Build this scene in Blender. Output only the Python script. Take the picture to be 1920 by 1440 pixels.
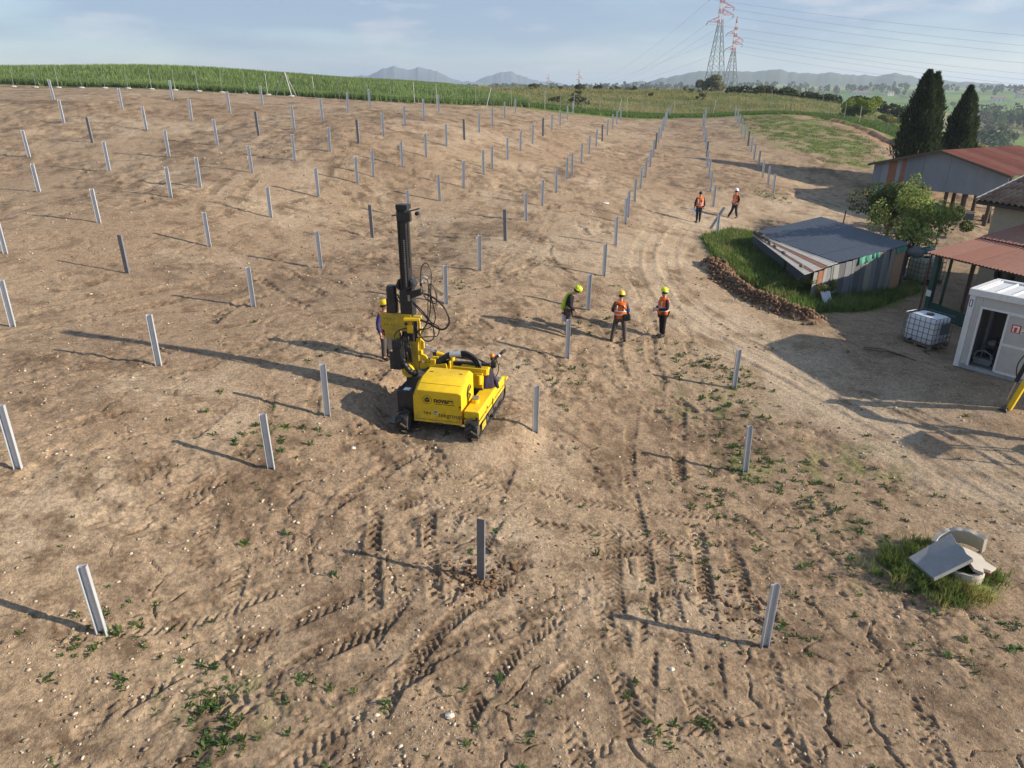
import bpy, math, random
import numpy as np
from mathutils import Vector, Matrix, Euler
for o in list(bpy.data.objects): bpy.data.objects.remove(o)
S = bpy.context.scene
COL = S.collection
rad = math.radians

# ------------------------------------------------------------------ camera
cd = bpy.data.cameras.new('camera'); cam = bpy.data.objects.new('camera', cd); COL.objects.link(cam)
cam.location = (0, 0, 8.0); cam.rotation_euler = (rad(90 - 22.6), 0, 0)
cd.sensor_width = 36; cd.lens = 36 * 1333 / 1920; cd.clip_start = 0.1; cd.clip_end = 40000
S.camera = cam
# ------------------------------------------------------------------ light
SUN_AZ, SUN_EL = 99.0, 20.5           # compass azimuth from +Y towards +X
sv = Vector((math.sin(rad(SUN_AZ)) * math.cos(rad(SUN_EL)), math.cos(rad(SUN_AZ)) * math.cos(rad(SUN_EL)), math.sin(rad(SUN_EL))))
ld = bpy.data.lights.new('sun', 'SUN'); ld.energy = 5.0; ld.angle = rad(0.6); ld.color = (1.0, 0.88, 0.71)
lo = bpy.data.objects.new('sun', ld); COL.objects.link(lo); lo.rotation_euler = sv.to_track_quat('Z', 'Y').to_euler(); lo.location = (60, -10, 40)
W = bpy.data.worlds.new('World'); S.world = W; W.use_nodes = True
nt = W.node_tree; nt.nodes.clear(); N = nt.nodes.new; Lk = nt.links.new
out = N('ShaderNodeOutputWorld'); bg = N('ShaderNodeBackground'); bg.inputs['Strength'].default_value = 0.115
sky = N('ShaderNodeTexSky'); sky.sky_type = 'NISHITA'; sky.sun_disc = False
sky.sun_elevation = rad(SUN_EL); sky.sun_rotation = rad(SUN_AZ); sky.air_density = 1.0; sky.dust_density = 0.35; sky.ozone_density = 2.5
tc = N('ShaderNodeTexCoord'); mp = N('ShaderNodeMapping'); mp.inputs['Scale'].default_value = (1.6, 1.6, 8.5)
Lk(tc.outputs['Generated'], mp.inputs['Vector'])
n1 = N('ShaderNodeTexNoise'); n1.inputs['Scale'].default_value = 1.1; n1.inputs['Detail'].default_value = 5; n1.inputs['Roughness'].default_value = .48; n1.inputs['Distortion'].default_value = .3
Lk(mp.outputs['Vector'], n1.inputs['Vector'])
r1 = N('ShaderNodeValToRGB'); r1.color_ramp.elements[0].position = .30; r1.color_ramp.elements[1].position = .58
r1.color_ramp.elements[0].color = (0, 0, 0, 1); r1.color_ramp.elements[1].color = (.85, .85, .85, 1); Lk(n1.outputs['Fac'], r1.inputs['Fac'])
mx = N('ShaderNodeMix'); mx.data_type = 'RGBA'; mx.inputs['B'].default_value = (1.72, 2.28, 3.2, 1)
Lk(r1.outputs['Color'], mx.inputs['Factor']); Lk(sky.outputs['Color'], mx.inputs['A'])
n2 = N('ShaderNodeTexNoise'); n2.inputs['Scale'].default_value = 3.1; n2.inputs['Detail'].default_value = 8; n2.inputs['Roughness'].default_value = .6
mp2 = N('ShaderNodeMapping'); mp2.inputs['Scale'].default_value = (2.0, 2.0, 9.0); mp2.inputs['Location'].default_value = (3.3, 1.1, .4); Lk(tc.outputs['Generated'], mp2.inputs['Vector']); Lk(mp2.outputs['Vector'], n2.inputs['Vector'])
r2 = N('ShaderNodeValToRGB'); r2.color_ramp.elements[0].position = .54; r2.color_ramp.elements[1].position = .74; r2.color_ramp.elements[1].color = (.7, .7, .7, 1); Lk(n2.outputs['Fac'], r2.inputs['Fac'])
mx2 = N('ShaderNodeMix'); mx2.data_type = 'RGBA'; mx2.inputs['B'].default_value = (4.3, 4.2, 4.4, 1)
Lk(r2.outputs['Color'], mx2.inputs['Factor']); Lk(mx.outputs['Result'], mx2.inputs['A'])
Lk(mx2.outputs['Result'], bg.inputs['Color']); Lk(bg.outputs['Background'], out.inputs['Surface'])
S.view_settings.view_transform = 'Standard'; S.view_settings.look = 'None'; S.view_settings.gamma = 1; S.view_settings.exposure = 0.75
S.view_settings.use_curve_mapping = False
try:
    S.cycles.use_denoising = True; S.cycles.volume_bounces = 0; S.cycles.max_bounces = 6; S.cycles.transparent_max_bounces = 8
    S.cycles.caustics_reflective = False; S.cycles.caustics_refractive = False
except Exception: pass

# ------------------------------------------------------------------ materials
MATS = {}
def mat(name, col, rough=.7, metal=0., col2=None, scale=4., amt=.5, bump=0., bscale=60., tint=False, trans=0., spec=.3, emit=None, stretch=None, detail=6):
    if name in MATS: return MATS[name]
    m = bpy.data.materials.new(name); m.use_nodes = True; t = m.node_tree; nd = t.nodes; lk = t.links.new
    p = nd['Principled BSDF']; p.inputs['Roughness'].default_value = rough; p.inputs['Metallic'].default_value = metal
    p.inputs['Specular IOR Level'].default_value = spec
    c1 = (*col, 1); tcn = nd.new('ShaderNodeTexCoord'); vec = tcn.outputs['Object']
    if stretch:
        mpn = nd.new('ShaderNodeMapping'); mpn.inputs['Scale'].default_value = stretch; lk(vec, mpn.inputs['Vector']); vec = mpn.outputs['Vector']
    src = None
    if col2 is not None:
        nz = nd.new('ShaderNodeTexNoise'); nz.inputs['Scale'].default_value = scale; nz.inputs['Detail'].default_value = detail; nz.inputs['Roughness'].default_value = .65; lk(vec, nz.inputs['Vector'])
        rp = nd.new('ShaderNodeValToRGB'); rp.color_ramp.elements[0].position = max(0, .5 - amt * .4); rp.color_ramp.elements[1].position = min(1, .5 + amt * .4)
        rp.color_ramp.elements[0].color = c1; rp.color_ramp.elements[1].color = (*col2, 1); lk(nz.outputs['Fac'], rp.inputs['Fac']); src = rp.outputs['Color']
    if tint:
        at = nd.new('ShaderNodeAttribute'); at.attribute_name = 'tint'; mm = nd.new('ShaderNodeMix'); mm.data_type = 'RGBA'; mm.blend_type = 'MULTIPLY'; mm.inputs['Factor'].default_value = 1
        if src is None: mm.inputs['A'].default_value = c1
        else: lk(src, mm.inputs['A'])
        lk(at.outputs['Color'], mm.inputs['B']); src = mm.outputs['Result']
    if src is None: p.inputs['Base Color'].default_value = c1
    else: lk(src, p.inputs['Base Color'])
    if bump:
        nb = nd.new('ShaderNodeTexNoise'); nb.inputs['Scale'].default_value = bscale; nb.inputs['Detail'].default_value = 5; lk(vec, nb.inputs['Vector'])
        b = nd.new('ShaderNodeBump'); b.inputs['Strength'].default_value = bump; b.inputs['Distance'].default_value = .02; lk(nb.outputs['Fac'], b.inputs['Height']); lk(b.outputs['Normal'], p.inputs['Normal'])
    if trans:
        tr = nd.new('ShaderNodeBsdfTranslucent'); ms = nd.new('ShaderNodeMixShader'); ms.inputs['Fac'].default_value = trans
        if src is None: tr.inputs['Color'].default_value = c1
        else: lk(src, tr.inputs['Color'])
        lk(p.outputs['BSDF'], ms.inputs[1]); lk(tr.outputs['BSDF'], ms.inputs[2]); lk(ms.outputs['Shader'], nd['Material Output'].inputs['Surface'])
    if emit: p.inputs['Emission Color'].default_value = (*emit, 1); p.inputs['Emission Strength'].default_value = 1
    MATS[name] = m; return m

# ------------------------------------------------------------------ mesh helpers
def V(*a): return np.array(a, float)
def rotz(a): c, s = math.cos(a), math.sin(a); return np.array([[c, -s, 0], [s, c, 0], [0, 0, 1.]])
def eul(x=0, y=0, z=0): return np.array(Euler((x, y, z)).to_matrix())
class MB:
    def __init__(s): s.v = []; s.f = []
    def add(s, vs, fs):
        b = len(s.v); s.v += [tuple(map(float, q)) for q in vs]; s.f += [tuple(i + b for i in q) for q in fs]; return s
    def box(s, c, d, R=None, taper=(1, 1)):
        hx, hy, hz = d[0] / 2, d[1] / 2, d[2] / 2; c = np.array(c, float)
        q = np.array([(-hx, -hy, -hz), (hx, -hy, -hz), (hx, hy, -hz), (-hx, hy, -hz), (-hx * taper[0], -hy * taper[1], hz), (hx * taper[0], -hy * taper[1], hz), (hx * taper[0], hy * taper[1], hz), (-hx * taper[0], hy * taper[1], hz)])
        if R is not None: q = q @ np.array(R).T
        return s.add(q + c, [(0, 3, 2, 1), (4, 5, 6, 7), (0, 1, 5, 4), (1, 2, 6, 5), (2, 3, 7, 6), (3, 0, 4, 7)])
    def bar(s, p0, p1, w, h=None, up=(0, 0, 1)):
        p0, p1 = np.array(p0, float), np.array(p1, float); h = h or w; d = p1 - p0; L = np.linalg.norm(d); d /= L
        u = np.array(up, float)
        if abs(d @ u) > .97: u = np.array([0, 1., 0])
        x = np.cross(d, u); x /= np.linalg.norm(x); z = np.cross(x, d)
        return s.box((p0 + p1) / 2, (w, L, h), np.stack([x, d, z], 1))
    def tube(s, pts, r, n=8, caps=True):
        pts = [np.array(p, float) for p in pts]; k = len(pts); rr = r if hasattr(r, '__len__') else [r] * k
        tan = [pts[min(i + 1, k - 1)] - pts[max(i - 1, 0)] for i in range(k)]; tan = [t / (np.linalg.norm(t) + 1e-9) for t in tan]
        u = np.array([0, 0, 1.]) if abs(tan[0][2]) < .9 else np.array([1., 0, 0])
        a = np.cross(tan[0], u); a /= np.linalg.norm(a); vs = []
        for i in range(k):
            a = a - tan[i] * (a @ tan[i]); a /= np.linalg.norm(a) + 1e-9; b = np.cross(tan[i], a)
            for j in range(n):
                t = 2 * math.pi * j / n; vs.append(pts[i] + rr[i] * (a * math.cos(t) + b * math.sin(t)))
        fs = [(i * n + j, i * n + (j + 1) % n, (i + 1) * n + (j + 1) % n, (i + 1) * n + j) for i in range(k - 1) for j in range(n)]
        if caps: fs += [tuple(range(n - 1, -1, -1)), tuple((k - 1) * n + j for j in range(n))]
        return s.add(vs, fs)
    def cyl(s, p0, p1, r0, r1=None, n=10): return s.tube([p0, p1], [r0, r0 if r1 is None else r1], n)
    def prism(s, poly, ext):
        poly = np.array(poly, float); ext = np.array(ext, float); n = len(poly)
        return s.add(np.vstack([poly, poly + ext]), [tuple(range(n - 1, -1, -1)), tuple(range(n, 2 * n))] + [(i, (i + 1) % n, n + (i + 1) % n, n + i) for i in range(n)])
    def rings(s, rg, caps=True):
        n = len(rg[0]); k = len(rg); vs = [p for r in rg for p in r]
        fs = [(i * n + j, i * n + (j + 1) % n, (i + 1) * n + (j + 1) % n, (i + 1) * n + j) for i in range(k - 1) for j in range(n)]
        if caps: fs += [tuple(range(n - 1, -1, -1)), tuple((k - 1) * n + j for j in range(n))]
        return s.add(vs, fs)
    def ball(s, c, r, n=10, m=6, z0=-1., z1=1.):
        rg = []
        r = np.array(r if hasattr(r, '__len__') else (r, r, r), float)
        for i in range(m + 1):
            z = z0 + (z1 - z0) * i / m; a = math.asin(max(-1, min(1, z))) if False else (math.asin(z0) + (math.asin(z1) - math.asin(z0)) * i / m)
            q = max(math.cos(a), .02)
            rg.append([np.array(c) + r * np.array((q * math.cos(2 * math.pi * j / n), q * math.sin(2 * math.pi * j / n), math.sin(a))) for j in range(n)])
        return s.rings(rg)
    def build(s, name, material, parent=None, smooth=0, bevel=0, loc=None, rot=None, seg=2):
        me = bpy.data.meshes.new(name); me.from_pydata(s.v, [], s.f); me.materials.append(material)
        if smooth: me.shade_smooth(); me.set_sharp_from_angle(angle=rad(smooth))
        me.update(); return link(name, me, parent, bevel, loc, rot, seg)
def link(name, me, parent=None, bevel=0, loc=None, rot=None, seg=2):
    o = bpy.data.objects.new(name, me); COL.objects.link(o)
    if parent is not None: o.parent = parent
    if loc is not None: o.location = loc
    if rot is not None: o.rotation_euler = rot
    if bevel:
        b = o.modifiers.new('bevel', 'BEVEL'); b.width = bevel; b.segments = seg; b.limit_method = 'ANGLE'; b.angle_limit = rad(40)
    return o
def tag(o, label=None, cat=None, group=None, kind=None):
    for k, v in (('label', label), ('category', cat), ('group', group), ('kind', kind)):
        if v: o[k] = v
    return o
def thing(name, label, cat, loc=(0, 0, 0), rz=0, group=None, rx=0, ry=0):
    o = bpy.data.objects.new(name, None); COL.objects.link(o); o.location = loc; o.rotation_euler = (rx, ry, rz); o.empty_display_size = .3
    return tag(o, label, cat, group)
def npmesh(name, v, f, material, tint=None, smooth=False):
    """fast mesh from numpy: v (n,3), f (m,k)"""
    v = np.ascontiguousarray(v, np.float32); f = np.ascontiguousarray(f, np.int32); k = f.shape[1]
    me = bpy.data.meshes.new(name); me.vertices.add(len(v)); me.vertices.foreach_set('co', v.ravel())
    me.loops.add(f.size); me.loops.foreach_set('vertex_index', f.ravel()); me.polygons.add(len(f))
    me.polygons.foreach_set('loop_start', np.arange(0, f.size, k, dtype=np.int32)); me.polygons.foreach_set('loop_total', np.full(len(f), k, np.int32))
    if smooth: me.polygons.foreach_set('use_smooth', np.ones(len(f), bool))
    if tint is not None:
        a = me.attributes.new('tint', 'FLOAT_COLOR', 'POINT'); c = np.ones((len(v), 4), np.float32); c[:, :3] = tint; a.data.foreach_set('color', c.ravel())
    me.update(calc_edges=True); me.materials.append(material); return me

# ------------------------------------------------------------------ noise
def _h(ix, iy, s):
    h = ix.astype(np.uint32) * np.uint32(374761393) + iy.astype(np.uint32) * np.uint32(668265263) + np.uint32((s * 2246822519) & 0xffffffff)
    h = (h ^ (h >> np.uint32(13))) * np.uint32(1274126177); h = h ^ (h >> np.uint32(16)); h = h * np.uint32(2246822519); h ^= h >> np.uint32(15)
    return (h & np.uint32(0xffffff)).astype(np.float32) / 16777215.
def vn(x, y, s=0):
    ix = np.floor(x); iy = np.floor(y); fx = (x - ix).astype(np.float32); fy = (y - iy).astype(np.float32); ix = ix.astype(np.int64); iy = iy.astype(np.int64)
    fx = fx * fx * fx * (fx * (fx * 6 - 15) + 10); fy = fy * fy * fy * (fy * (fy * 6 - 15) + 10)
    a = _h(ix, iy, s); b = _h(ix + 1, iy, s); c = _h(ix, iy + 1, s); d = _h(ix + 1, iy + 1, s)
    return a + (b - a) * fx + (c - a) * fy + (a - b - c + d) * fx * fy
def fbm(x, y, s=0, o=4, g=.5):
    r = 0; a = 1; t = 0
    for i in range(o):
        r = r + a * vn(x * 2 ** i + 17.3 * i, y * 2 ** i - 9.1 * i, s + i); t += a; a *= g
    return r / t
def sst(a, b, x): t = np.clip((x - a) / (b - a), 0, 1); return t * t * (3 - 2 * t)
def inpoly(x, y, P):
    r = np.zeros(np.shape(x), bool); n = len(P); j = n - 1
    for i in range(n):
        xi, yi = P[i]; xj, yj = P[j]
        if yi != yj: r ^= ((yi > y) != (yj > y)) & (x < (xj - xi) * (y - yi) / (yj - yi) + xi)
        j = i
    return r
def dpoly(x, y, P, closed=False):
    d = np.full(np.shape(x), 1e9); Q = list(P) + ([P[0]] if closed else [])
    for (x0, y0), (x1, y1) in zip(Q[:-1], Q[1:]):
        dx, dy = x1 - x0, y1 - y0; t = np.clip(((x - x0) * dx + (y - y0) * dy) / (dx * dx + dy * dy), 0, 1)
        d = np.minimum(d, np.hypot(x - x0 - t * dx, y - y0 - t * dy))
    return d
def sdpoly(x, y, P): d = dpoly(x, y, P, True); return np.where(inpoly(x, y, P), -d, d)
def lerp(a, b, t): return a + (b - a) * t[..., None]
# ------------------------------------------------------------------ survey: the posts, row by row from the right, each (x, y, ground height), near end first
ROWS = [
 [(19.28, 53.93, .95), (19.80, 56.75, 1.22), (20.22, 59.39, 1.45), (21.16, 63.58, 1.74), (21.78, 66.89, 2.15), (22.5, 70.2, 2.5), (23.15, 73.39, 2.81), (24.1, 77.8, 3.1), (25.1, 82.4, 3.5), (26.1, 86.9, 3.9), (27.2, 91.4, 4.2), (28.2, 95.9, 4.6)],
 [(4.58, 10.08, -1.35), (6.20, 16.57, -1.51), (7.22, 21.31, -1.06), (11.48, 39.95, .28), (13.19, 47.53, .80), (14.0, 51.6, 1.2), (15.0, 56.2, 1.65), (16.0, 60.7, 2.0), (17.1, 65.3, 2.4), (18.1, 69.8, 2.7), (19.1, 74.3, 3.0), (20.1, 78.9, 3.3), (21.2, 83.4, 3.6), (22.2, 87.9, 3.9), (23.4, 91.8, 4.15), (24.6, 96.5, 4.4)],
 [(-1.72, 6.10, -1.0), (-.59, 11.08, -.52), (.61, 16.80, -.55), (1.79, 21.71, -.22), (2.82, 25.51, .33), (3.82, 29.08, .83), (4.92, 33.79, 1.09), (6.04, 38.38, 1.32), (6.44, 40.08, 1.36), (7.50, 44.50, 1.58), (8.59, 48.99, 1.82), (9.63, 53.16, 2.09), (10.68, 57.29, 2.38), (11.84, 62.39, 2.66), (12.96, 67.41, 2.89), (14.09, 72.08, 3.17), (15.16, 76.47, 3.43), (16.48, 82.21, 3.71), (17.80, 88.02, 3.99), (19.32, 94.65, 4.32), (20.8, 100.0, 4.55)],
 [(-6.56, 8.97, -.25), (-5.27, 13.66, .23), (-4.61, 16.10, .49), (-2.34, 24.36, 1.09), (-1.30, 28.12, 1.39), (-.31, 32.56, 1.52), (.69, 36.27, 1.85), (1.62, 39.22, 2.16), (2.56, 42.70, 2.46), (3.49, 47.0, 2.64), (3.98, 49.13, 2.69), (5.03, 53.89, 2.92), (6.01, 58.18, 3.22), (7.0, 62.3, 3.49), (8.08, 67.24, 3.64), (9.14, 72.26, 3.87), (10.34, 77.68, 4.14), (11.64, 84.09, 4.31), (12.93, 90.19, 4.52)],
 [(-9.72, 12.28, 1.34), (-9.33, 17.53, 1.20), (-8.59, 22.81, 1.25), (-7.44, 27.31, 1.52), (-6.31, 32.24, 1.67), (-5.10, 35.64, 2.03), (-3.81, 38.27, 2.49), (-2.70, 40.75, 2.86), (-1.70, 43.88, 3.22), (-1.23, 45.55, 3.31), (-.30, 49.29, 3.59), (.59, 52.92, 3.85), (1.54, 56.45, 4.13), (2.50, 60.74, 4.42), (3.47, 65.95, 4.59), (4.60, 72.45, 4.70), (5.89, 80.60, 4.90), (7.1, 88.4, 5.15)],
 [(-14.39, 19.56, 1.64), (-13.57, 24.68, 1.85), (-11.95, 28.01, 2.31), (-10.88, 32.52, 2.60), (-9.63, 36.24, 2.95), (-8.16, 38.70, 3.38), (-7.54, 40.03, 3.60), (-6.28, 42.38, 3.89), (-5.19, 44.89, 4.20), (-4.25, 48.38, 4.52), (-3.27, 51.56, 4.75), (-2.41, 55.25, 5.02), (-1.54, 59.32, 5.30), (-.68, 69.35, 5.47), (.35, 79.37, 5.60)],
 [(-18.0, 25.11, 2.62), (-16.51, 28.73, 3.11), (-15.34, 32.74, 3.50), (-14.78, 34.69, 3.64), (-13.40, 38.03, 3.99), (-11.88, 40.58, 4.39), (-10.43, 42.75, 4.67), (-9.22, 45.04, 4.97), (-8.20, 47.94, 5.30), (-7.33, 51.74, 5.58), (-6.55, 56.25, 5.86), (-6.17, 64.11, 6.14)],
 [(-21.18, 32.70, 3.70), (-20.16, 36.97, 4.17), (-18.57, 40.28, 4.58), (-17.12, 43.48, 4.98), (-15.38, 45.67, 5.30), (-13.91, 48.20, 5.65), (-12.94, 51.80, 5.98), (-12.21, 56.64, 6.29), (-11.64, 62.54, 6.54)],
 [(-25.34, 39.04, 4.61), (-23.98, 42.83, 5.12), (-22.69, 46.81, 5.58), (-21.20, 50.18, 5.98), (-19.85, 53.54, 6.38), (-19.10, 58.47, 6.78)],
 [(-27.71, 46.79, 6.05), (-26.56, 51.93, 6.68), (-25.70, 57.94, 7.19)],
 [(-32.30, 54.0, 7.22)]]
# more spot heights: yard, banks, meadow, crop ridge, valley side
SPOTS = [(14.6, 22, -1.0), (20, 25, -1.25), (14, 30, -.8), (20, 30, -1.1), (18, 38, -.7), (25, 35, -1.2), (30, 25, -1.6), (20, 10, -2.6), (12, 10, -2.0), (30, 45, -1.0), (22, 48, -.3), (12, 5, -2.2), (40, 40, -2.2),
 (13, 36, -.2), (33, 53, -.7), (45, 60, -1.5), (30, 15, -2.5), (50, 30, -3), (0, 0, -1.3), (-10, 0, -.5), (12, -5, -2.3), (0, -15, -2.2), (-30, 0, .8), (-30, -15, 0), (30, -15, -4), (-40, 20, 2.5), (-60, 40, 5), (60, 0, -6), (60, 60, -5),
 (-51.3, 80, 8.0), (-39.5, 80, 7.94), (-29.6, 82, 7.6), (-15.9, 88, 7.0), (-1.0, 95, 6.8), (15.5, 112, 5.0), (33.6, 110, 4.7), (40.6, 96, 4.5), (42.6, 82, 2.5), (24.5, 104, 4.5), (33.9, 100, 5.0), (30.8, 66, 1.3), (27.2, 66, 1.4), (21.5, 58, .2), (29.5, 50, -.4), (34.5, 78, 2.9), (31, 84, 3.6),
 (-70.5, 110, 10.4), (-50.3, 110, 10.5), (-35.7, 112, 9.6), (-25.4, 118, 8.7), (-13.9, 125, 8.1), (-5.8, 140, 7.7), (4.7, 170, 7.4), (29.9, 180, 7.1), (54.8, 180, 7.0), (65, 160, 6.2),
 (-120, 60, 9.5), (-120, 120, 10), (-60, 150, 10.2), (-100, 180, 9.8), (0, 180, 8.2), (75, 140, 2), (100, 160, -6), (120, 120, -14), (120, 60, -12), (120, 0, -12), (85, 100, -4.5), (70, 95, -1.5), (-120, 0, 4), (-120, -20, 4), (0, -20, -2.4), (80, -20, -8), (60, 85, .5)]
_C = np.array([p for r_ in ROWS for p in r_] + SPOTS)
_xy = _C[:, :2] / 40.; _n = len(_C)
def _phi(r2): return .5 * r2 * np.log(r2 + 1e-12)
_K = _phi(((_xy[:, None] - _xy[None]) ** 2).sum(-1)) + np.eye(_n) * .0035; _T = np.c_[np.ones(_n), _xy]
_s = np.linalg.solve(np.block([[_K, _T], [_T.T, np.zeros((3, 3))]]), np.r_[_C[:, 2], 0, 0, 0])
_gx, _gy = np.meshgrid(np.arange(-120, 121, 5.), np.arange(-20, 181, 5.)); _q = np.stack([_gx.ravel(), _gy.ravel()], -1) / 40.
_G = (_phi(((_q[:, None] - _xy[None]) ** 2).sum(-1)) @ _s[:_n] + _s[_n] + _q @ _s[_n + 1:]).reshape(_gx.shape)
# ------------------------------------------------------------------ terrain heights
def near_h(x, y):
    u = np.clip((x + 120) / 5, 0, 47.999); v = np.clip((y + 20) / 5, 0, 39.999); i = np.floor(u).astype(int); j = np.floor(v).astype(int); fu = u - i; fv = v - j
    def w(t): return (-.5 * t + t * t - .5 * t ** 3, 1 - 2.5 * t * t + 1.5 * t ** 3, .5 * t + 2 * t * t - 1.5 * t ** 3, -.5 * t * t + .5 * t ** 3)
    wu = w(fu); wv = w(fv); r = 0
    for b in range(4):
        jj = np.clip(j + b - 1, 0, 40); q = 0
        for a in range(4): q = q + wu[a] * _G[jj, np.clip(i + a - 1, 0, 48)]
        r = r + wv[b] * q
    return r
AZ = [-180, -60, -30, -12, 0, 10, 18, 24, 30, 37, 60, 180]
FR = [150, 260, 420, 700, 1100, 1600, 2400, 3600]
FT = [  # far height by distance (rows) and azimuth (columns)
    [4, 8, 9.5, 9.5, 8, 7.3, 6, -1, -11, -15, -16, 4],
    [4, 6, 8, 8.5, 7.6, 7.4, 6.8, -8, -19, -22, -24, 4],
    [0, 0, 4, 4, 4, 4, 2, -13, -23, -25, -27, 0],
    [-5, -6, -4, -5, -5, -6, -8, -13, -19, -20, -20, -5],
    [-5, -5, -4, -3, 0, 1, 0, -8, -11, -12, -12, -5],
    [0, 0, 2, 4, 9, 11, 12, 7, 3, 2, 0, 0],
    [0, 0, 4, 8, 14, 14, 14, 12, 6, 2, 0, 0],
    [0, 0, 4, 8, 10, 12, 12, 10, 6, 2, 0, 0]]
FT = np.array(FT, float)
def far_h(x, y):
    r = np.hypot(x, y); th = np.degrees(np.arctan2(x, y)); lr = np.interp(np.log(np.maximum(r, 1)), np.log(FR), np.arange(len(FR))); la = np.interp(th, AZ, np.arange(len(AZ)))
    i = np.minimum(lr.astype(int), len(FR) - 2); j = np.minimum(la.astype(int), len(AZ) - 2); a = lr - i; b = la - j; a = a * a * (3 - 2 * a); b = b * b * (3 - 2 * b)
    h = (FT[i, j] * (1 - a) + FT[i + 1, j] * a) * (1 - b) + (FT[i, j + 1] * (1 - a) + FT[i + 1, j + 1] * a) * b
    return h + (fbm(x / 260, y / 260, 5, 3) - .5) * np.clip((r - 250) / 60, 0, 12)
RIG = (-1.54, 17.17)
def H0(x, y):
    x = np.asarray(x, float); y = np.asarray(y, float)
    n = near_h(x, y); f = far_h(x, y); e = np.maximum(np.abs(x) / 112, np.maximum((y) / 172, (-y) / 18))
    w = sst(.82, 1.0, e); h = n * (1 - w) + f * w
    d = np.hypot(x - RIG[0], y - RIG[1]); t = sst(2.6, 1.45, d); h = h * (1 - t) - 0.06 * t          # rig stands level
    d = sdpoly(x, y, [(15.4, 23.9), (18.6, 19.6), (20.4, 21.0), (17.4, 25.0)]); t = sst(1.2, 0, d); h = h * (1 - t) - 1.08 * t   # cabin pad
    return h
def hz(x, y): return float(H0(np.array([x]), np.array([y]))[0])

# ------------------------------------------------------------------ ground regions (world metres)
GRASS_BANK = [(10.4, 39.0), (13, 42.2), (15.5, 42.0), (14.3, 36.9), (13.4, 33), (14.1, 31.2), (15.6, 31.8), (19.8, 34.4), (19.6, 33.2), (15.4, 29.6), (11.9, 28.2), (11.5, 29.4), (10.6, 31.8), (10.0, 35.0)]
ROAD = [(15.5, 11), (13.4, 15.6), (12.3, 18.2), (11.2, 20.2), (9.7, 22.7), (7.5, 25.6), (6.4, 28.5), (6.8, 33.5), (9.0, 40.3), (11.5, 44.5), (15, 47.6), (19, 49.2), (26, 50.2)]
DIRT_EDGE = [(-75, 86), (-56, 83), (-46, 81.5), (-37, 80), (-25, 77.5), (-14, 76), (-4, 82.5), (1.2, 86.5), (6.2, 88.2), (14, 93), (22.4, 97.5), (29.5, 97), (36, 97), (40, 95.5), (41.6, 90), (42.2, 84), (42, 76), (48, 64), (56, 50), (60, 20)]
DIRT = DIRT_EDGE + [(70, -30), (-80, -30)]
WHEAT = [(-78, 87.0), (-56, 84.4), (-46, 82.8), (-37, 81.4), (-25, 79), (-14, 77.6), (-4, 84.2), (1.6, 88.2), (2, 98), (-6, 130), (-14, 165), (-120, 165), (-120, 88)]
GREEN_SLOPE = [(28.2, 96.0), (34.6, 96), (39.0, 92), (39.2, 82), (37, 74), (32.5, 67), (28.5, 68), (26.4, 77), (27.0, 88)]
BANK = [(39.6, 96.5), (40.9, 91), (41.3, 86), (41.2, 79.5), (42, 73)]
RINGS = (9.35, 12.65)
PILE = [(9.6, 33.2), (9.75, 31.2), (10.2, 29.6), (11.2, 28.2), (12.0, 27.6)]
random.seed(5); rng = np.random.default_rng(5)

# wheel and crawler tracks: (control points, half gauge, tyre width, depth, lug pitch)
TR = [([(-5.6, 10.1), (-4.5, 11.5), (-2.8, 14.4), (-1.9, 15.6)], .0, .36, .035, .16), ([(-2.7, 8.6), (-1.7, 11.1), (-1.0, 13.6), (-.3, 15.0)], .0, .34, .03, .15),
      ([(3.1, 7.4), (3.5, 9.6), (4.1, 13.0), (4.3, 16.0), (5.2, 20)], .0, .38, .045, .17), ([(1.9, 7.4), (2.4, 9.8), (2.8, 12.4), (3.0, 16), (3.9, 20.5)], 0, .36, .03, .17),
      ([(-3.2, 6.2), (-2.4, 8.0), (-.6, 9.7), (1.5, 10.5)], 0, .4, .03, .19), ([(-6.4, 6.7), (-5.3, 8.4), (-3.6, 9.8), (-2.4, 10.8)], 0, .36, .03, .17), ([(-9.2, 7.4), (-7.4, 8.7), (-5.6, 9.4), (-4, 10.6)], 0, .38, .035, .17),
      ([(.2, 6.3), (1.1, 7.6), (2.5, 8.2), (4.6, 8.2)], 0, .42, .035, .2), ([(-1, 14.2), (.6, 15.0), (2.2, 15.4), (3.4, 16.6)], 0, .3, .03, .15)]
for k in range(30):
    a = rng.choice([.225, .225, .225, -.5, .9, -.1, 1.4]) + rng.normal(0, .16); x = rng.uniform(-16, 9); y = rng.uniform(7, 42); L = rng.uniform(5, 16); q = rng.normal(0, .25)
    if k < 9: x = rng.uniform(-8, 7); y = rng.uniform(7, 15); L = rng.uniform(3, 7)
    p = []
    for t in np.linspace(-.5, .5, 6): p.append((x + math.sin(a + q * t * 2) * L * t, y + math.cos(a + q * t * 2) * L * t))
    TR.append((p, rng.choice([.0, .55, .62]), rng.choice([.3, .36, .42]), rng.uniform(.018, .04), rng.choice([.14, .17, .2])))
for k in range(26):
    a = rng.choice([.9, .75, .2, -.4, 1.5]) + rng.normal(0, .2); y = rng.uniform(6.8, 17); x = rng.uniform(-.72, .5) * y; L = rng.uniform(1.2, 3.4)
    TR.append(([(x + math.sin(a + .15 * t) * L * t, y + math.cos(a + .15 * t) * L * t) for t in np.linspace(-.5, .5, 4)], 0, rng.choice([.32, .38, .44]), rng.uniform(.02, .038), rng.choice([.13, .16, .19])))
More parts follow.
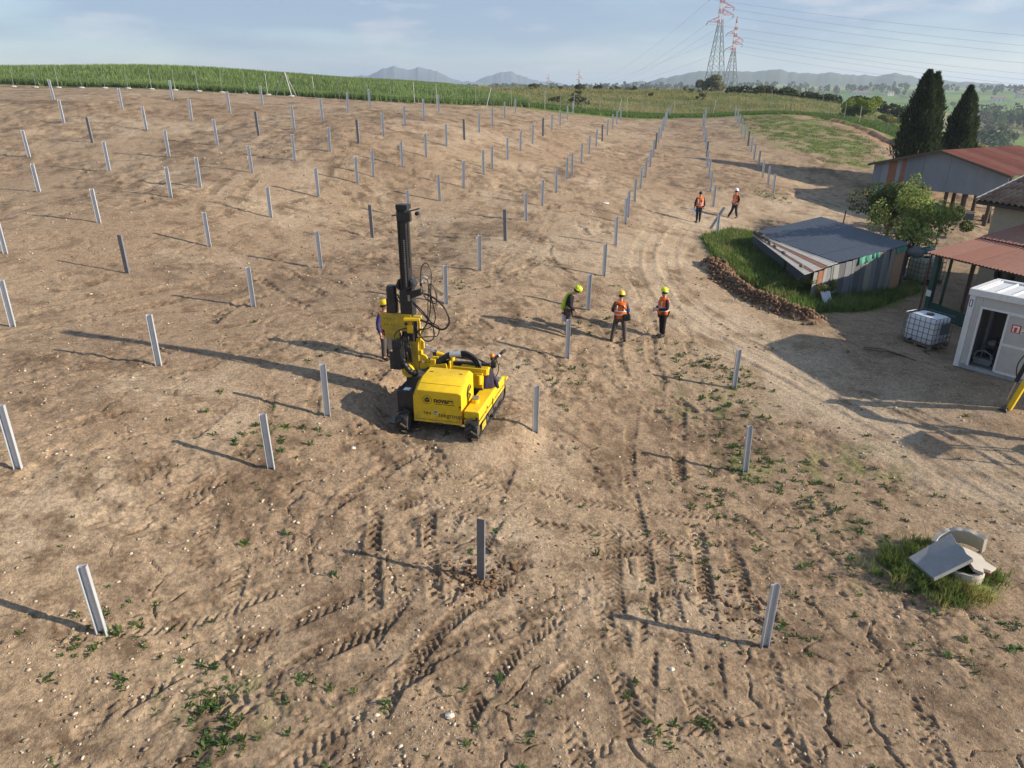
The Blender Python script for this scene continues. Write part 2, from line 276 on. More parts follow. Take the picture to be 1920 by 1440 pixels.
for k in range(70):
    a = rng.choice([.225, .225, -.5, .9, -1.1, 1.4]) + rng.normal(0, .2); y = rng.uniform(17, 62); x = rng.uniform(-.62, .22) * y; L = rng.uniform(4, 13); q = rng.normal(0, .3)
    TR.append(([(x + math.sin(a + q * t * 2) * L * t, y + math.cos(a + q * t * 2) * L * t) for t in np.linspace(-.5, .5, 5)], rng.choice([.0, .6]), rng.choice([.4, .5]), rng.uniform(.02, .045), rng.choice([.3, .4])))
for off in (-1.0, .9, -.35, .4): TR.append(([(px + off, py + off * .5) for px, py in ROAD], 0, .5, .028, .31))
def smooth_line(P, step=.5):
    P = np.array(P, float); n = len(P); o = []
    for i in range(n - 1):
        p0, p1, p2, p3 = P[max(i - 1, 0)], P[i], P[i + 1], P[min(i + 2, n - 1)]
        for t in np.linspace(0, 1, max(2, int(np.linalg.norm(p2 - p1) / step)), endpoint=False):
            o.append(.5 * (2 * p1 + (p2 - p0) * t + (2 * p0 - 5 * p1 + 4 * p2 - p3) * t * t + (3 * p1 - p0 - 3 * p2 + p3) * t ** 3))
    o.append(P[-1]); return np.array(o)

NF = 700; NT = NF + 42
def build_ground():
    rs = [4.4]
    while rs[-1] < 40: rs.append(rs[-1] + max(.0165, .00225 * rs[-1]))
    while rs[-1] < 130: rs.append(rs[-1] * 1.006)
    while rs[-1] < 9000: rs.append(rs[-1] * 1.02)
    rs = np.array(rs); fine = np.radians(np.linspace(-51, 51, NF)); rest = np.radians(np.linspace(51, 309, 44)[1:-1]); th = np.concatenate([fine, rest]); nr, ntn = len(rs), len(th)
    R, T = np.meshgrid(rs, th, indexing='ij'); X = R * np.sin(T); Y = R * np.cos(T)
    X = X.ravel(); Y = Y.ravel(); r = R.ravel(); T = ((np.degrees(T.ravel()) + 180) % 360) - 180
    h = H0(X, Y)
    col = np.zeros((len(X), 3))
    # ---- near ground
    sel = np.where((r < 200))[0]; x = X[sel]; y = Y[sel]; rr = r[sel]
    sd = sdpoly(x, y, DIRT); wob = (fbm(x / 2.2, y / 2.2, 31, 4) - .5)
    dirt = sst(.5, -.6, sd + wob * 3.2)
    big = fbm(x / 5.5, y / 5.5, 3, 5); mid = fbm(x / 1.3, y / 1.3, 9, 5, .6); fin = fbm(x / .23, y / .23, 14, 4, .6)
    clod = fbm(x / .42 + mid, y / .42, 21, 4, .62); rid = 1 - np.abs(2 * fbm(x / .8, y / .8, 27, 4, .6) - 1)
    road = sst(3.2, .5, dpoly(x, y, ROAD) + wob * 3.5)
    yard = sst(1, -2, sdpoly(x, y, [(14.5, 47), (30, 50), (30, 14), (14, 14), (11, 24), (13, 28.5), (20, 33), (17, 42)]) + wob * 3)
    rough = sst(.38, .62, big) * (1 - .75 * road) * (1 - .6 * yard)
    amp = .3 + 1.1 * rough * sst(.4, .6, fbm(x / 1.7, y / 1.7, 17, 3))
    bil = np.abs(2 * fbm(x / .30 + 5, y / .30, 23, 4, .6) - 1); d = (mid - .5) * .055 * amp + (clod - .5) * .05 * amp + (fin - .5) * .036 * (.35 + amp) + (bil - .35) * .028 * amp + np.maximum(rid - .74, 0) * -.09 * amp
    # smoothed, driven-on areas
    damp = sst(.50, .70, fbm(x / 3.1 + 7, y / 3.1, 41, 5, .58)) * (1 - road) * .8
    d += (fbm(x / 1.2 + 4, y / 1.2, 19, 4, .6) - .5) * .20 * sst(18, 42, rr) * (.35 + 1.1 * rough) * (1 - .8 * road)
    # drying cracks
    cx = x + (fbm(x / .5, y / .5, 51, 3) - .5) * .5; cy = y + (fbm(x / .5, y / .5, 52, 3) - .5) * .5; sc = 1.15; gx = np.floor(cx / sc); gy = np.floor(cy / sc); f1 = np.full(len(x), 9.); f2 = np.full(len(x), 9.)
    for i in (-1, 0, 1):
        for j in (-1, 0, 1):
            ix = (gx + i).astype(np.int64); iy = (gy + j).astype(np.int64); dd = np.hypot((ix + _h(ix, iy, 61)) - cx / sc, (iy + _h(ix, iy, 62)) - cy / sc)
            f2 = np.minimum(f2, np.maximum(f1, dd)); f1 = np.minimum(f1, dd)
    crk = sst(.040, .010, f2 - f1) * sst(.56, .64, fbm(x / 1.1, y / 1.1, 66, 4)) * sst(60, 25, rr) * (1 - road)
    d -= crk * .05
    # footprints and hollows
    damp_t = np.zeros(len(x))
    for P, hg, wd, dep, pit in TR:
        C = smooth_line(P); tn = np.gradient(C, axis=0); tn /= np.linalg.norm(tn, axis=1)[:, None] + 1e-9; nm = np.stack([tn[:, 1], -tn[:, 0]], 1)
        ph = rng.uniform(0, 9)
        for sg in ((0,) if hg == 0 else (-1, 1)):
            Q = C + nm * sg * hg; lo_ = Q.min(0) - .5; hi_ = Q.max(0) + .5
            k = np.where((x > lo_[0]) & (x < hi_[0]) & (y > lo_[1]) & (y < hi_[1]))[0]
            if not len(k): continue
            px, py = x[k], y[k]; best = np.full(len(k), 9.); sgn = np.zeros(len(k)); ss = np.zeros(len(k)); acc = 0
            for a, b in zip(Q[:-1], Q[1:]):
                e = b - a; L = np.hypot(*e)
                if L < 1e-6: continue
                t = np.clip(((px - a[0]) * e[0] + (py - a[1]) * e[1]) / (L * L), 0, 1); qx = px - a[0] - t * e[0]; qy = py - a[1] - t * e[1]; dd = np.hypot(qx, qy)
                m = dd < best; best[m] = dd[m]; ss[m] = acc + t[m] * L; sgn[m] = ((qx * e[1] - qy * e[0]) / L)[m]; acc += L
            m = best < wd; k = k[m]; best = best[m]; sgn = sgn[m]; ss = ss[m]
            if not len(k): continue
            hw = wd / 2; ins = sst(hw, hw * .75, best); berm = sst(hw * 1.9, hw * 1.1, best) * (1 - ins)
            endf = sst(0, .6, ss) * sst(acc, acc - .6, ss); keep = sst(.43, .61, fbm(ss / .75 + ph, sgn * 2.2 + ph, 71, 4, .6)) * endf * (.55 + .9 * vn(ss / 2.1 + ph, ss * 0 + ph, 73))
            keep = np.maximum(keep, endf * .6) if pit == .31 else keep
            lug = np.sin(2 * math.pi * (ss + np.abs(sgn) * .75 + .05 * fbm(ss / .3, sgn / .1 + ph, 75, 2)) / pit + (sgn > 0) * math.pi * .8); lug = np.tanh(lug * 3.0)
            d[k] = d[k] * (1 - .7 * ins * keep) + keep * (-dep * ins + (0 if pit == .31 else 1) * lug * dep * .6 * ins * (np.abs(sgn) > .02) + berm * dep * .5)
            damp_t[k] = np.maximum(damp_t[k], .5 * ins * keep * sst(.45, .65, fbm(x[k] / 1.2, y[k] / 1.2, 77, 3)))
    # spoil heap beside the shed bank
    pl = dpoly(x, y, PILE); d += sst(.85, .0, pl + wob * .9) * (.34 + .35 * (clod - .5) + .25 * (fin - .5))
    # cut bank edge on the far right slope
    bk = dpoly(x, y, BANK + [(44, 64)]); side = inpoly(x, y, BANK[::1] + [(48, 60), (20, 60), (20, 99)]); d += np.where(side, -.22 * sst(3, .2, bk), .12 * sst(2, .3, bk)) * sst(.0, 1, 1)
    d += np.where(side, (fbm(x / 3, y / .9, 88, 3) - .5) * .5 * sst(9, 3, bk), 0)
    d *= dirt + (1 - dirt) * .6
    d *= sst(150, 90, rr)
    # mound around the concrete rings
    dr_ = np.hypot(x - RINGS[0], y - RINGS[1]); d += .12 * sst(1.5, .5, dr_)
    h[sel] += d * sst(4.3, 5.0, rr)
    # ---- near colours
    dry = np.array((.352, .262, .177)); wet = np.array((.147, .101, .067)); pale = np.array((.452, .361, .262)); red = np.array((.290, .204, .136))
    c = np.tile(dry, (len(x), 1)); c = lerp(c, red, .55 * sst(.45, .65, fbm(x / 9, y / 9, 101, 4))); c = lerp(c, pale, .55 * sst(.5, .75, fbm(x / 4 + 3, y / 4, 105, 4)))
    c = lerp(c, wet, np.clip(damp * .7 * sst(.32, .6, mid) + damp_t * 1.2 + .6 * rough * sst(.48, .72, clod) + .45 * sst(.55, .72, fbm(x / .55, y / .55, 43, 4, .6)), 0, .85)); c = lerp(c, pale * 1.03, road * .72 * sst(.3, .6, fbm(x / .9, y / .9, 109, 4)))
    c = lerp(c, np.array((.24, .175, .12)), yard * .4); c = lerp(c, np.array((.15, .09, .055)), sst(.8, .1, pl + wob * .6) * .8)
    c *= (.78 + .44 * fbm(x / .12, y / .12, 115, 3))[:, None]
    c = lerp(c, np.array((.30, .17, .10)), np.where(side, sst(3.2, .6, bk + wob), sst(.9, .2, bk)) * .7)
    gr1 = np.array((.095, .160, .035)); gr2 = np.array((.165, .205, .055)); gmix = lerp(np.tile(gr1, (len(x), 1)), gr2, sst(.35, .65, fbm(x / .7, y / .7, 121, 4)))
    g = sst(.5, -.3, sdpoly(x, y, GRASS_BANK) + wob * 1.2)
    g = np.maximum(g, sst(1.5, -3, sdpoly(x, y, GREEN_SLOPE) + wob * 9) * (.35 + .65 * sst(.36, .60, fbm(x / .9, y / .9, 131, 4))) * .95)
    g = np.maximum(g, sst(1.25, .7, dr_ + wob * 1.2))
    for wx, wy, wr in ((6.6, 20.5, 2.2), (6.4, 16.8, 1.2), (4.8, 15.2, .9), (7.6, 15.4, .9), (-4.4, 7.8, 1.1), (18.7, 52.8, 1.6), (9, 17, 2.2), (8, 13.2, 2.0), (21, 46, 3.0), (17, 44.5, 2.5), (-5.5, 15.2, 1.), (24, 53, 2)):
        g = np.maximum(g, sst(wr, wr * .2, np.hypot(x - wx, y - wy) + wob * 2) * sst(.50, .66, fbm(x / .45, y / .45, 141, 4)) * .5)
    c = lerp(c, gmix, g)
    # verge, meadow and crop floor
    mead = lerp(np.tile(np.array((.19, .185, .062)), (len(x), 1)), np.array((.105, .135, .038)), sst(.35, .65, fbm(x / 6, y / 6, 151, 5))); mead = lerp(mead, np.array((.24, .20, .09)), .7 * sst(.55, .75, fbm(x / 3, y / 9, 155, 4)))
    strip = sst(9, 2, sd) * sst(-2, 8, x); mead = lerp(mead, np.array((.115, .175, .05)), strip * .7)
    wh = inpoly(x, y, WHEAT); mead = np.where(wh[:, None], np.array((.05, .085, .022)) * (.8 + .4 * mid[:, None]), mead)
    c = lerp(mead, c, dirt)
    col[sel] = c
    # ---- far colours: irregular fields
    sf = np.where(r >= 150)[0]; x = X[sf]; y = Y[sf]; rr = r[sf]; sc = 150 + 60 * 0
    cx = x / 190 + (fbm(x / 300, y / 300, 201, 2) - .5) * .8; cy = y / 150 + (fbm(x / 300, y / 300, 202, 2) - .5) * .8; gx = np.floor(cx); gy = np.floor(cy); f1 = np.full(len(x), 9.); f2 = np.full(len(x), 9.); idv = np.zeros(len(x))
    for i in (-1, 0, 1):
        for j in (-1, 0, 1):
            ix = (gx + i).astype(np.int64); iy = (gy + j).astype(np.int64); dd = np.abs(ix + _h(ix, iy, 211) - cx) + np.abs(iy + _h(ix, iy, 212) - cy); m = dd < f1
            f2 = np.where(m, f1, np.minimum(f2, dd)); f1 = np.where(m, dd, f1); idv = np.where(m, _h(ix, iy, 213), idv)
    pal = np.array([(.10, .17, .04), (.14, .20, .05), (.20, .22, .075), (.085, .14, .035), (.16, .21, .06), (.23, .21, .09), (.12, .18, .045), (.10, .155, .04), (.14, .12, .07)])
    fc = 1.4 * pal[np.minimum((idv * 9).astype(int), 8)] * (.8 + .4 * fbm(x / 25, y / 8, 221, 4))[:, None]
    fc = lerp(fc, np.array((.045, .06, .022)), sst(.07, .02, f2 - f1) * .8)
    w = sst(150, 215, rr); fc = lerp(col[sf], fc, np.where((x < 75) & (y < 330), sst(300, 330, y), w)) if False else fc
    plateau = (T[sf] < 20) & (rr < 330); mp_ = lerp(np.tile(np.array((.19, .185, .062)), (len(x), 1)), np.array((.11, .135, .04)), sst(.35, .65, fbm(x / 9, y / 9, 151, 5)))
    fc = np.where(plateau[:, None], mp_, fc); bl = np.clip((rr - 150) / 50, 0, 1); col[sf] = np.where((rr < 200)[:, None], lerp(col[sf], fc, bl), fc)
    # ---- faces
    i = np.arange(nr - 1)[:, None]; j = np.arange(ntn)[None]; a = (i * ntn + j).ravel(); b = (i * ntn + (j + 1) % ntn).ravel(); F = np.stack([a, b, b + ntn, a + ntn], 1)
    Vv = np.stack([X, Y, h], 1); cen = np.array([[0, 0, hz(0, 0)]]); ci = len(Vv)
    m = bpy.data.materials.new('soil_and_fields'); m.use_nodes = True; t = m.node_tree; nd = t.nodes; lk = t.links.new; p = nd['Principled BSDF']; p.inputs['Roughness'].default_value = .95; p.inputs['Specular IOR Level'].default_value = .12
    at = nd.new('ShaderNodeAttribute'); at.attribute_name = 'tint'; tcn = nd.new('ShaderNodeTexCoord'); nz = nd.new('ShaderNodeTexNoise'); nz.inputs['Scale'].default_value = 14; nz.inputs['Detail'].default_value = 8; nz.inputs['Roughness'].default_value = .7; lk(tcn.outputs['Object'], nz.inputs['Vector'])
    rp = nd.new('ShaderNodeValToRGB'); rp.color_ramp.elements[0].position = .3; rp.color_ramp.elements[0].color = (.52, .50, .48, 1); rp.color_ramp.elements[1].position = .7; rp.color_ramp.elements[1].color = (1.36, 1.35, 1.33, 1); lk(nz.outputs['Fac'], rp.inputs['Fac'])
    mm = nd.new('ShaderNodeMix'); mm.data_type = 'RGBA'; mm.blend_type = 'MULTIPLY'; mm.inputs['Factor'].default_value = 1; lk(at.outputs['Color'], mm.inputs['A']); lk(rp.outputs['Color'], mm.inputs['B']); lk(mm.outputs['Result'], p.inputs['Base Color'])
    nb = nd.new('ShaderNodeTexNoise'); nb.inputs['Scale'].default_value = 20; nb.inputs['Detail'].default_value = 7; nb.inputs['Roughness'].default_value = .72; lk(tcn.outputs['Object'], nb.inputs['Vector']); bp = nd.new('ShaderNodeBump'); bp.inputs['Strength'].default_value = .9; bp.inputs['Distance'].default_value = .045; lk(nb.outputs['Fac'], bp.inputs['Height']); lk(bp.outputs['Normal'], p.inputs['Normal'])
    me = npmesh('ground', Vv, F, m, tint=col, smooth=True); o = link('ground', me); tag(o, 'bare brown earth, meadow and rolling fields reaching the horizon', None, None, 'structure')
    # hub under the camera foot
    ring = np.array([[4.4 * math.sin(t), 4.4 * math.cos(t), hz(4.4 * math.sin(t), 4.4 * math.cos(t)) - .002] for t in np.linspace(0, 2 * math.pi, 49)[:-1]])
    hv = np.vstack([ring, cen]); hf = [(k, (k + 1) % 48, 48) for k in range(48)]; hm = npmesh('ground_underfoot', hv, np.array(hf)[:, ::-1], m, tint=np.tile(dry, (49, 1)), smooth=True); ho = link('ground', hm, o); ho.name = 'ground_patch'
    return o
GROUND = build_ground()
# ------------------------------------------------------------------ steel posts
ORD = ['first', 'second', 'third', 'fourth', 'fifth', 'sixth', 'seventh', 'eighth', 'ninth', 'tenth', 'eleventh', 'twelfth', 'thirteenth', 'fourteenth', 'fifteenth', 'sixteenth', 'seventeenth', 'eighteenth', 'nineteenth', 'twentieth'] + ['twenty-' + w for w in ('first', 'second', 'third', 'fourth', 'fifth', 'sixth', 'seventh', 'eighth', 'ninth')] + ['thirtieth'] + ['thirty-' + w for w in ('first', 'second', 'third', 'fourth', 'fifth', 'sixth', 'seventh', 'eighth', 'ninth')] + ['fortieth'] + ['forty-' + w for w in ('first', 'second', 'third', 'fourth', 'fifth', 'sixth')]
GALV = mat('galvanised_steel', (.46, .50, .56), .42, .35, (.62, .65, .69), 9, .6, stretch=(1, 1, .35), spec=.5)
GALVD = mat('galvanised_steel_shaded', (.15, .16, .18), .45, .35, (.24, .25, .27), 9, .6, stretch=(1, 1, .35), spec=.5)  # darker copy of GALV: shade on the turned posts put into the colour
def post_mesh(h, name, material):
    t = .006; w = .145; f = .075; l = .010; m = MB(); z0, z1 = -.35, h
    out_ = [(-w / 2 + l, -f), (-w / 2, -f), (-w / 2, 0), (w / 2, 0), (w / 2, -f), (w / 2 - l, -f), (w / 2 - l, -f + t), (w / 2 - t, -f + t), (w / 2 - t, -t), (-w / 2 + t, -t), (-w / 2 + t, -f + t), (-w / 2 + l, -f + t)]
    m.prism([(x, y + f / 2, z0) for x, y in out_][::-1], (0, 0, z1 - z0)); me = bpy.data.meshes.new(name); me.from_pydata(m.v, [], m.f); me.materials.append(material); me.update(); return me
PM = post_mesh(1.35, 'steel_post', GALV); PMD = post_mesh(1.35, 'steel_post_shaded', GALVD)
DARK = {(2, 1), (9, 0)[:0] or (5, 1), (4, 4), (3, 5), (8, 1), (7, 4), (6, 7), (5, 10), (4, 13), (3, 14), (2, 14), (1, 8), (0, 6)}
random.seed(11)
for ri, row in enumerate(ROWS):
    for k, (px, py, pz) in enumerate(row):
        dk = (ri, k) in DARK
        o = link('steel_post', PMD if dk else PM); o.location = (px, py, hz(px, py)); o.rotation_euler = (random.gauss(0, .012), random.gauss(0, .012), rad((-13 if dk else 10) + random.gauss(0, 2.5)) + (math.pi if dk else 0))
        o.scale.z = random.uniform(.97, 1.04) * (.87 if (ri, k) in ((1, 3), (7, 0)) else 1)
        if ri == 10: lb = 'lone galvanised post standing farthest left below the green crop'
        else: lb = '%s steel post, %s from the near end of the %s row from the right' % ('dark-faced' if dk else 'galvanised', ORD[k], ORD[ri])
        tag(o, lb, 'post', 'steel posts driven in rows across the field')
# loose post leaning over beside the two far workers
lp = link('steel_post', PM); lp.location = (11.55, 41.6, hz(11.55, 41.6) + .05); lp.rotation_euler = (rad(4), rad(27), rad(-6)); tag(lp, 'steel post leaning over at an angle between the two far workers', 'post')

# ------------------------------------------------------------------ blades, leaves
def rgb_jit(base, n, a=.25, hue=.12):
    b = np.tile(np.array(base), (n, 1)); k = 1 + rng.uniform(-a, a, (n, 1)); b = b * k; b[:, 0] *= 1 + rng.uniform(-hue, hue, n) * 1.5; return b
LEAFM = mat('leaf_tissue', (1, 1, 1), .65, tint=True, trans=.35, spec=.2)
def blades(name, P, hgt, wid, per, cols, lean=.35, spread=.1, cj=.25, far=False):
    """P (n,3) tuft bases -> single quads"""
    n = len(P); B = np.repeat(P, per, 0) + np.c_[rng.normal(0, spread, (n * per, 2)), np.zeros(n * per)]; m = n * per
    H = np.repeat(np.broadcast_to(hgt, (n,)), per) * rng.uniform(.6, 1.15, m); Wd = np.repeat(np.broadcast_to(wid, (n,)), per) * rng.uniform(.7, 1.3, m); a = rng.uniform(0, 2 * math.pi, m); la = rng.uniform(0, 2 * math.pi, m); ln = np.abs(rng.normal(0, lean, m)) * H
    d = np.c_[np.cos(a), np.sin(a), np.zeros(m)] * Wd[:, None] / 2; tip = B + np.c_[np.cos(la) * ln, np.sin(la) * ln, H]; mid = B + (tip - B) * [.42, .42, .6]
    c = rgb_jit(cols, m, cj) if np.ndim(cols) == 1 else np.repeat(cols, per, 0) * (1 + rng.uniform(-cj, cj, (m, 1)))
    if far: return npmesh(name, np.stack([B - d, B + d, tip], 1).reshape(-1, 3), np.arange(m * 3).reshape(-1, 3), LEAFM, tint=np.repeat(c, 3, 0))
    v = np.stack([B - d, B + d, mid + d * .8, mid - d * .8, tip], 1).reshape(-1, 3); i = np.arange(m)[:, None] * 5
    f = np.concatenate([i + [0, 1, 2], i + [0, 2, 3], i + [3, 2, 4]], 0)
    return npmesh(name, v, f, LEAFM, tint=np.repeat(c, 5, 0))
def leaves(name, C, size, cols, out_c=None, asp=.6, cj=.3):
    m = len(C); nrm = rng.normal(0, 1, (m, 3))
    if out_c is not None: o_ = C - out_c; nrm = nrm + 1.2 * o_ / (np.linalg.norm(o_, axis=1)[:, None] + 1e-6)
    nrm /= np.linalg.norm(nrm, axis=1)[:, None]; u = np.cross(nrm, rng.normal(0, 1, (m, 3))); u /= np.linalg.norm(u, axis=1)[:, None] + 1e-9; w = np.cross(nrm, u)
    s = (np.broadcast_to(size, (m,)) * rng.uniform(.6, 1.3, m))[:, None]
    v = np.stack([C - u * s, C - w * s * asp + nrm * s * .15, C + u * s, C + w * s * asp + nrm * s * .15], 1).reshape(-1, 3); i = np.arange(m)[:, None] * 4
    c = rgb_jit(cols, m, cj) if np.ndim(cols) == 1 else cols * (1 + rng.uniform(-cj, cj, (m, 1)))
    return npmesh(name, v, np.concatenate([i + [0, 1, 2], i + [0, 2, 3]], 0), LEAFM, tint=np.repeat(c, 4, 0))
def scatter(P, n, grow=0):
    P_ = np.array(P); lo_, hi_ = P_.min(0), P_.max(0); r_ = np.zeros((0, 2))
    while len(r_) < n:
        q = rng.uniform(lo_, hi_, (n * 2, 2)); r_ = np.vstack([r_, q[inpoly(q[:, 0], q[:, 1], P)]])
    return r_[:n]
def onground(q, dz=-.02): return np.c_[q, H0(q[:, 0], q[:, 1]) + dz]

# ------------------------------------------------------------------ crop, verge, meadow
edge = smooth_line([(-76, 87.2), (-56, 84.6), (-46, 83.0), (-37, 81.6), (-25, 79.2), (-14, 77.8), (-4, 84.4), (1.6, 88.4)], .25)
qf = np.repeat(edge, 42, 0) + np.c_[rng.normal(0, .3, len(edge) * 42), np.abs(rng.normal(0, 1.8, len(edge) * 42))]
qb = scatter([p for p in WHEAT if p[0] > -90] + [(-95, 165), (-95, 90)], 34000)
qw = np.vstack([qf, qb]); far_ = np.hypot(qw[:, 0], qw[:, 1])
shade_ = fbm(qw[:, 0] / 2.5, qw[:, 1] / 2.5, 301, 3)[:, None]
me = blades('green_crop', onground(qw), 0.55 + .2 * fbm(qw[:, 0] / 5, qw[:, 1] / 5, 300, 2), .04 + .0008 * far_, 4, np.array((.150, .215, .068)) * (.7 + .7 * shade_), .4, .2, far=True)
tag(link('green_crop', me), 'dense green cereal crop along the ridge at the upper left', None, None, 'stuff')
qv = np.vstack([scatter([(2, 88.6), (14, 94), (22.4, 98.5), (30, 98), (36, 98), (36, 104), (22, 106), (12, 101), (2, 94)], 5200), scatter([(36, 98), (41, 95.5), (43.5, 84), (43.5, 76), (48.5, 76), (50, 90), (44, 104), (36, 104)], 3500)])
me = blades('verge_grass', onground(qv), .34, .10, 3, (.10, .165, .04), .35, .2, far=True); tag(link('verge_grass', me), 'bright green verge grass below the far wire fence', None, None, 'stuff')
qm = scatter([(3, 96), (20, 106), (38, 104), (52, 100), (70, 150), (60, 260), (-30, 260), (-14, 170), (-4, 130)], 26000); dm = np.hypot(qm[:, 0], qm[:, 1])
cm = lerp(np.tile(np.array((.26, .235, .10)), (len(qm), 1)), np.array((.16, .18, .065)), sst(.35, .65, fbm(qm[:, 0] / 6, qm[:, 1] / 6, 151, 4)))
me = blades('meadow_grass', onground(qm), .25 + .4 * rng.random(len(qm)) ** 4, .03 + .0006 * dm, 3, cm, .6, .5, far=True); tag(link('meadow_grass', me), 'tall yellowish meadow grass beyond the fence', None, None, 'stuff')
qg = scatter(GRASS_BANK, 9000); sl = fbm(qg[:, 0] / .8, qg[:, 1] / .8, 311, 3)[:, None]
me = blades('bank_grass', onground(qg), .22 + .25 * rng.random(len(qg)) ** 2, .035, 4, lerp(np.tile(np.array((.125, .185, .045)), (len(qg), 1)), np.array((.27, .25, .10)), sst(.5, .8, fbm(qg[:, 0] / .5, qg[:, 1] / .5, 317, 3)) * .8) * (.6 + .8 * sl), .45, .07); tag(link('bank_grass', me), 'long green grass on the bank around the low shed', None, None, 'stuff')
qs = scatter(GREEN_SLOPE, 9000); qs = qs[fbm(qs[:, 0] / .9, qs[:, 1] / .9, 131, 4) > .46]
me = blades('slope_grass', onground(qs), .10, .06, 3, (.12, .155, .05), .5, .18, far=True); tag(link('slope_grass', me), 'thin green grass on the far right slope', None, None, 'stuff')
a_ = rng.uniform(0, 2 * math.pi, 2600); d_ = np.abs(rng.normal(.72, .20, 2600)) * (.8 + .5 * vn(a_ * 1.6, a_ * 0, 319)); qr = np.c_[RINGS[0] - .1 + np.cos(a_) * d_ * 1.15, RINGS[1] + np.sin(a_) * d_ * .85]; qr = qr[fbm(qr[:, 0] / .35, qr[:, 1] / .35, 321, 3) > .38]
me = blades('ring_grass', onground(qr, .08), .12 + .16 * rng.random(len(qr)), .016, 5, lerp(np.tile(np.array((.125, .175, .045)), (len(qr), 1)), np.array((.29, .27, .09)), sst(.42, .7, fbm(qr[:, 0] / .5, qr[:, 1] / .5, 313, 3))), .55, .05); tag(link('ring_grass', me), 'lush grass growing round the broken concrete rings', None, None, 'stuff')

# ------------------------------------------------------------------ wire fence
FENCE = [(-58, 82.5), (-51.3, 81), (-39.5, 79.8), (-29.6, 78.6), (-22, 77.0), (-14.5, 76.2), (-8, 79.5), (-1.5, 85), (5, 90.5), (14.5, 99.5), (24, 103.5), (33.6, 102), (39.5, 99.5), (43.2, 92), (44.5, 84), (46.5, 76), (50, 68)]
FPOST = mat('fence_steel', (.20, .22, .22), .5, .4, (.28, .29, .28), 6, .5); WIRE = mat('fence_wire', (.22, .26, .24), .5, .5); CONC = mat('pale_concrete', (.50, .47, .42), .9, 0, (.38, .35, .31), 7, .7, .4, 40)
fen = thing('wire_fence', 'long thin wire mesh fence between the bare field and the green crop and meadow', 'fence', (FENCE[0][0], FENCE[0][1], hz(*FENCE[0])))
fl = smooth_line(FENCE, .1); seg = np.r_[0, np.cumsum(np.hypot(*np.diff(fl, axis=0).T))]; L0 = np.array(fen.location)
pmesh = MB().box((0, 0, .82), (.045, .03, 2.3)).box((0, .02, .82), (.012, .04, 2.3)); pme = bpy.data.meshes.new('fence_post'); pme.from_pydata(pmesh.v, [], pmesh.f); pme.materials.append(FPOST)
footing_mesh = bpy.data.meshes.new('footing'); q_ = MB().ball((0, 0, .02), (.34, .28, .12), 9, 4, -.2, .95); footing_mesh.from_pydata(q_.v, [], q_.f); footing_mesh.materials.append(CONC)
pp = []
for s_ in np.arange(.6, seg[-1], 2.55):
    x_ = float(np.interp(s_, seg, fl[:, 0])); y_ = float(np.interp(s_, seg, fl[:, 1])); z_ = hz(x_, y_); pp.append((x_, y_, z_))
    o = link('fence_post', pme, fen); o.location = (x_ - L0[0], y_ - L0[1], z_ - L0[2]); o.rotation_euler = (random.gauss(0, .02), random.gauss(0, .02), random.uniform(0, 3))
    if x_ < -21: o2 = link('footing', footing_mesh, fen); o2.location = (x_ - L0[0] + .1, y_ - L0[1] - .25, z_ - L0[2])
pp = np.array(pp) - L0
for k, hgt in enumerate((.1, .35, .6, .85, 1.1, 1.4, 1.7, 1.93)):
    w_ = MB(); w_.tube([p + (0, 0, hgt) for p in pp], .006, 3, False); w_.build('line_wire', WIRE, fen)
net = MB(); st = np.arange(.6, seg[-1] - 2.6, .36)
for s_ in st:
    x_ = float(np.interp(s_, seg, fl[:, 0])); y_ = float(np.interp(s_, seg, fl[:, 1])); z_ = hz(x_, y_); net.bar(np.array((x_, y_, z_ + .08)) - L0, np.array((x_, y_, z_ + 1.93)) - L0, .006)
no = net.build('mesh_wire', WIRE, fen); no['kind'] = 'stuff'
BR = mat('pale_brace', (.42, .42, .40), .6, .1)
def brace(p, q): MB().bar(np.array(p) - L0, np.array(q) - L0, .06).build('brace', BR, fen)
bx_, by_ = -22.6, 77.1; bz_ = hz(bx_, by_)
for dx, dy in ((-.95, -.3), (.8, -.9), (.95, .2)): brace((bx_, by_, bz_ + 2.25), (bx_ + dx, by_ + dy - .2, hz(bx_ + dx, by_ + dy) - .02))
for bx_, by_ in ((-2.3, 84.3), (14.2, 99.2), (27.5, 103.2)): brace((bx_, by_, hz(bx_, by_) + 1.9), (bx_ - .5, by_ - 1.0, hz(bx_ - .5, by_ - 1) - .02))

# ------------------------------------------------------------------ trees and shrubs
BARK = mat('bark', (.09, .065, .045), .95, 0, (.16, .12, .085), 14, .8, .6, 30, stretch=(1, 1, .3))
def crown_pts(ell, n, lo_=.45):
    k = np.array([e[3] * e[4] * e[5] for e in ell]); k = k ** .7; pick = rng.choice(len(ell), n, p=k / k.sum()); E = np.array(ell)[pick]; d = rng.normal(0, 1, (n, 3)); d /= np.linalg.norm(d, axis=1)[:, None]; rr = lo_ + (1 - lo_) * rng.random(n) ** .45
    return E[:, :3] + d * E[:, 3:6] * rr[:, None]
def limb(a, b, r0, r1, bend=.08, k=5):
    a, b = np.array(a, float), np.array(b, float); L = np.linalg.norm(b - a); off = rng.normal(0, bend * L, (k, 3)); off[0] = off[-1] = 0
    return [a + (b - a) * t + off[i] * math.sin(t * math.pi) for i, t in enumerate(np.linspace(0, 1, k))], list(np.linspace(r0, r1, k))
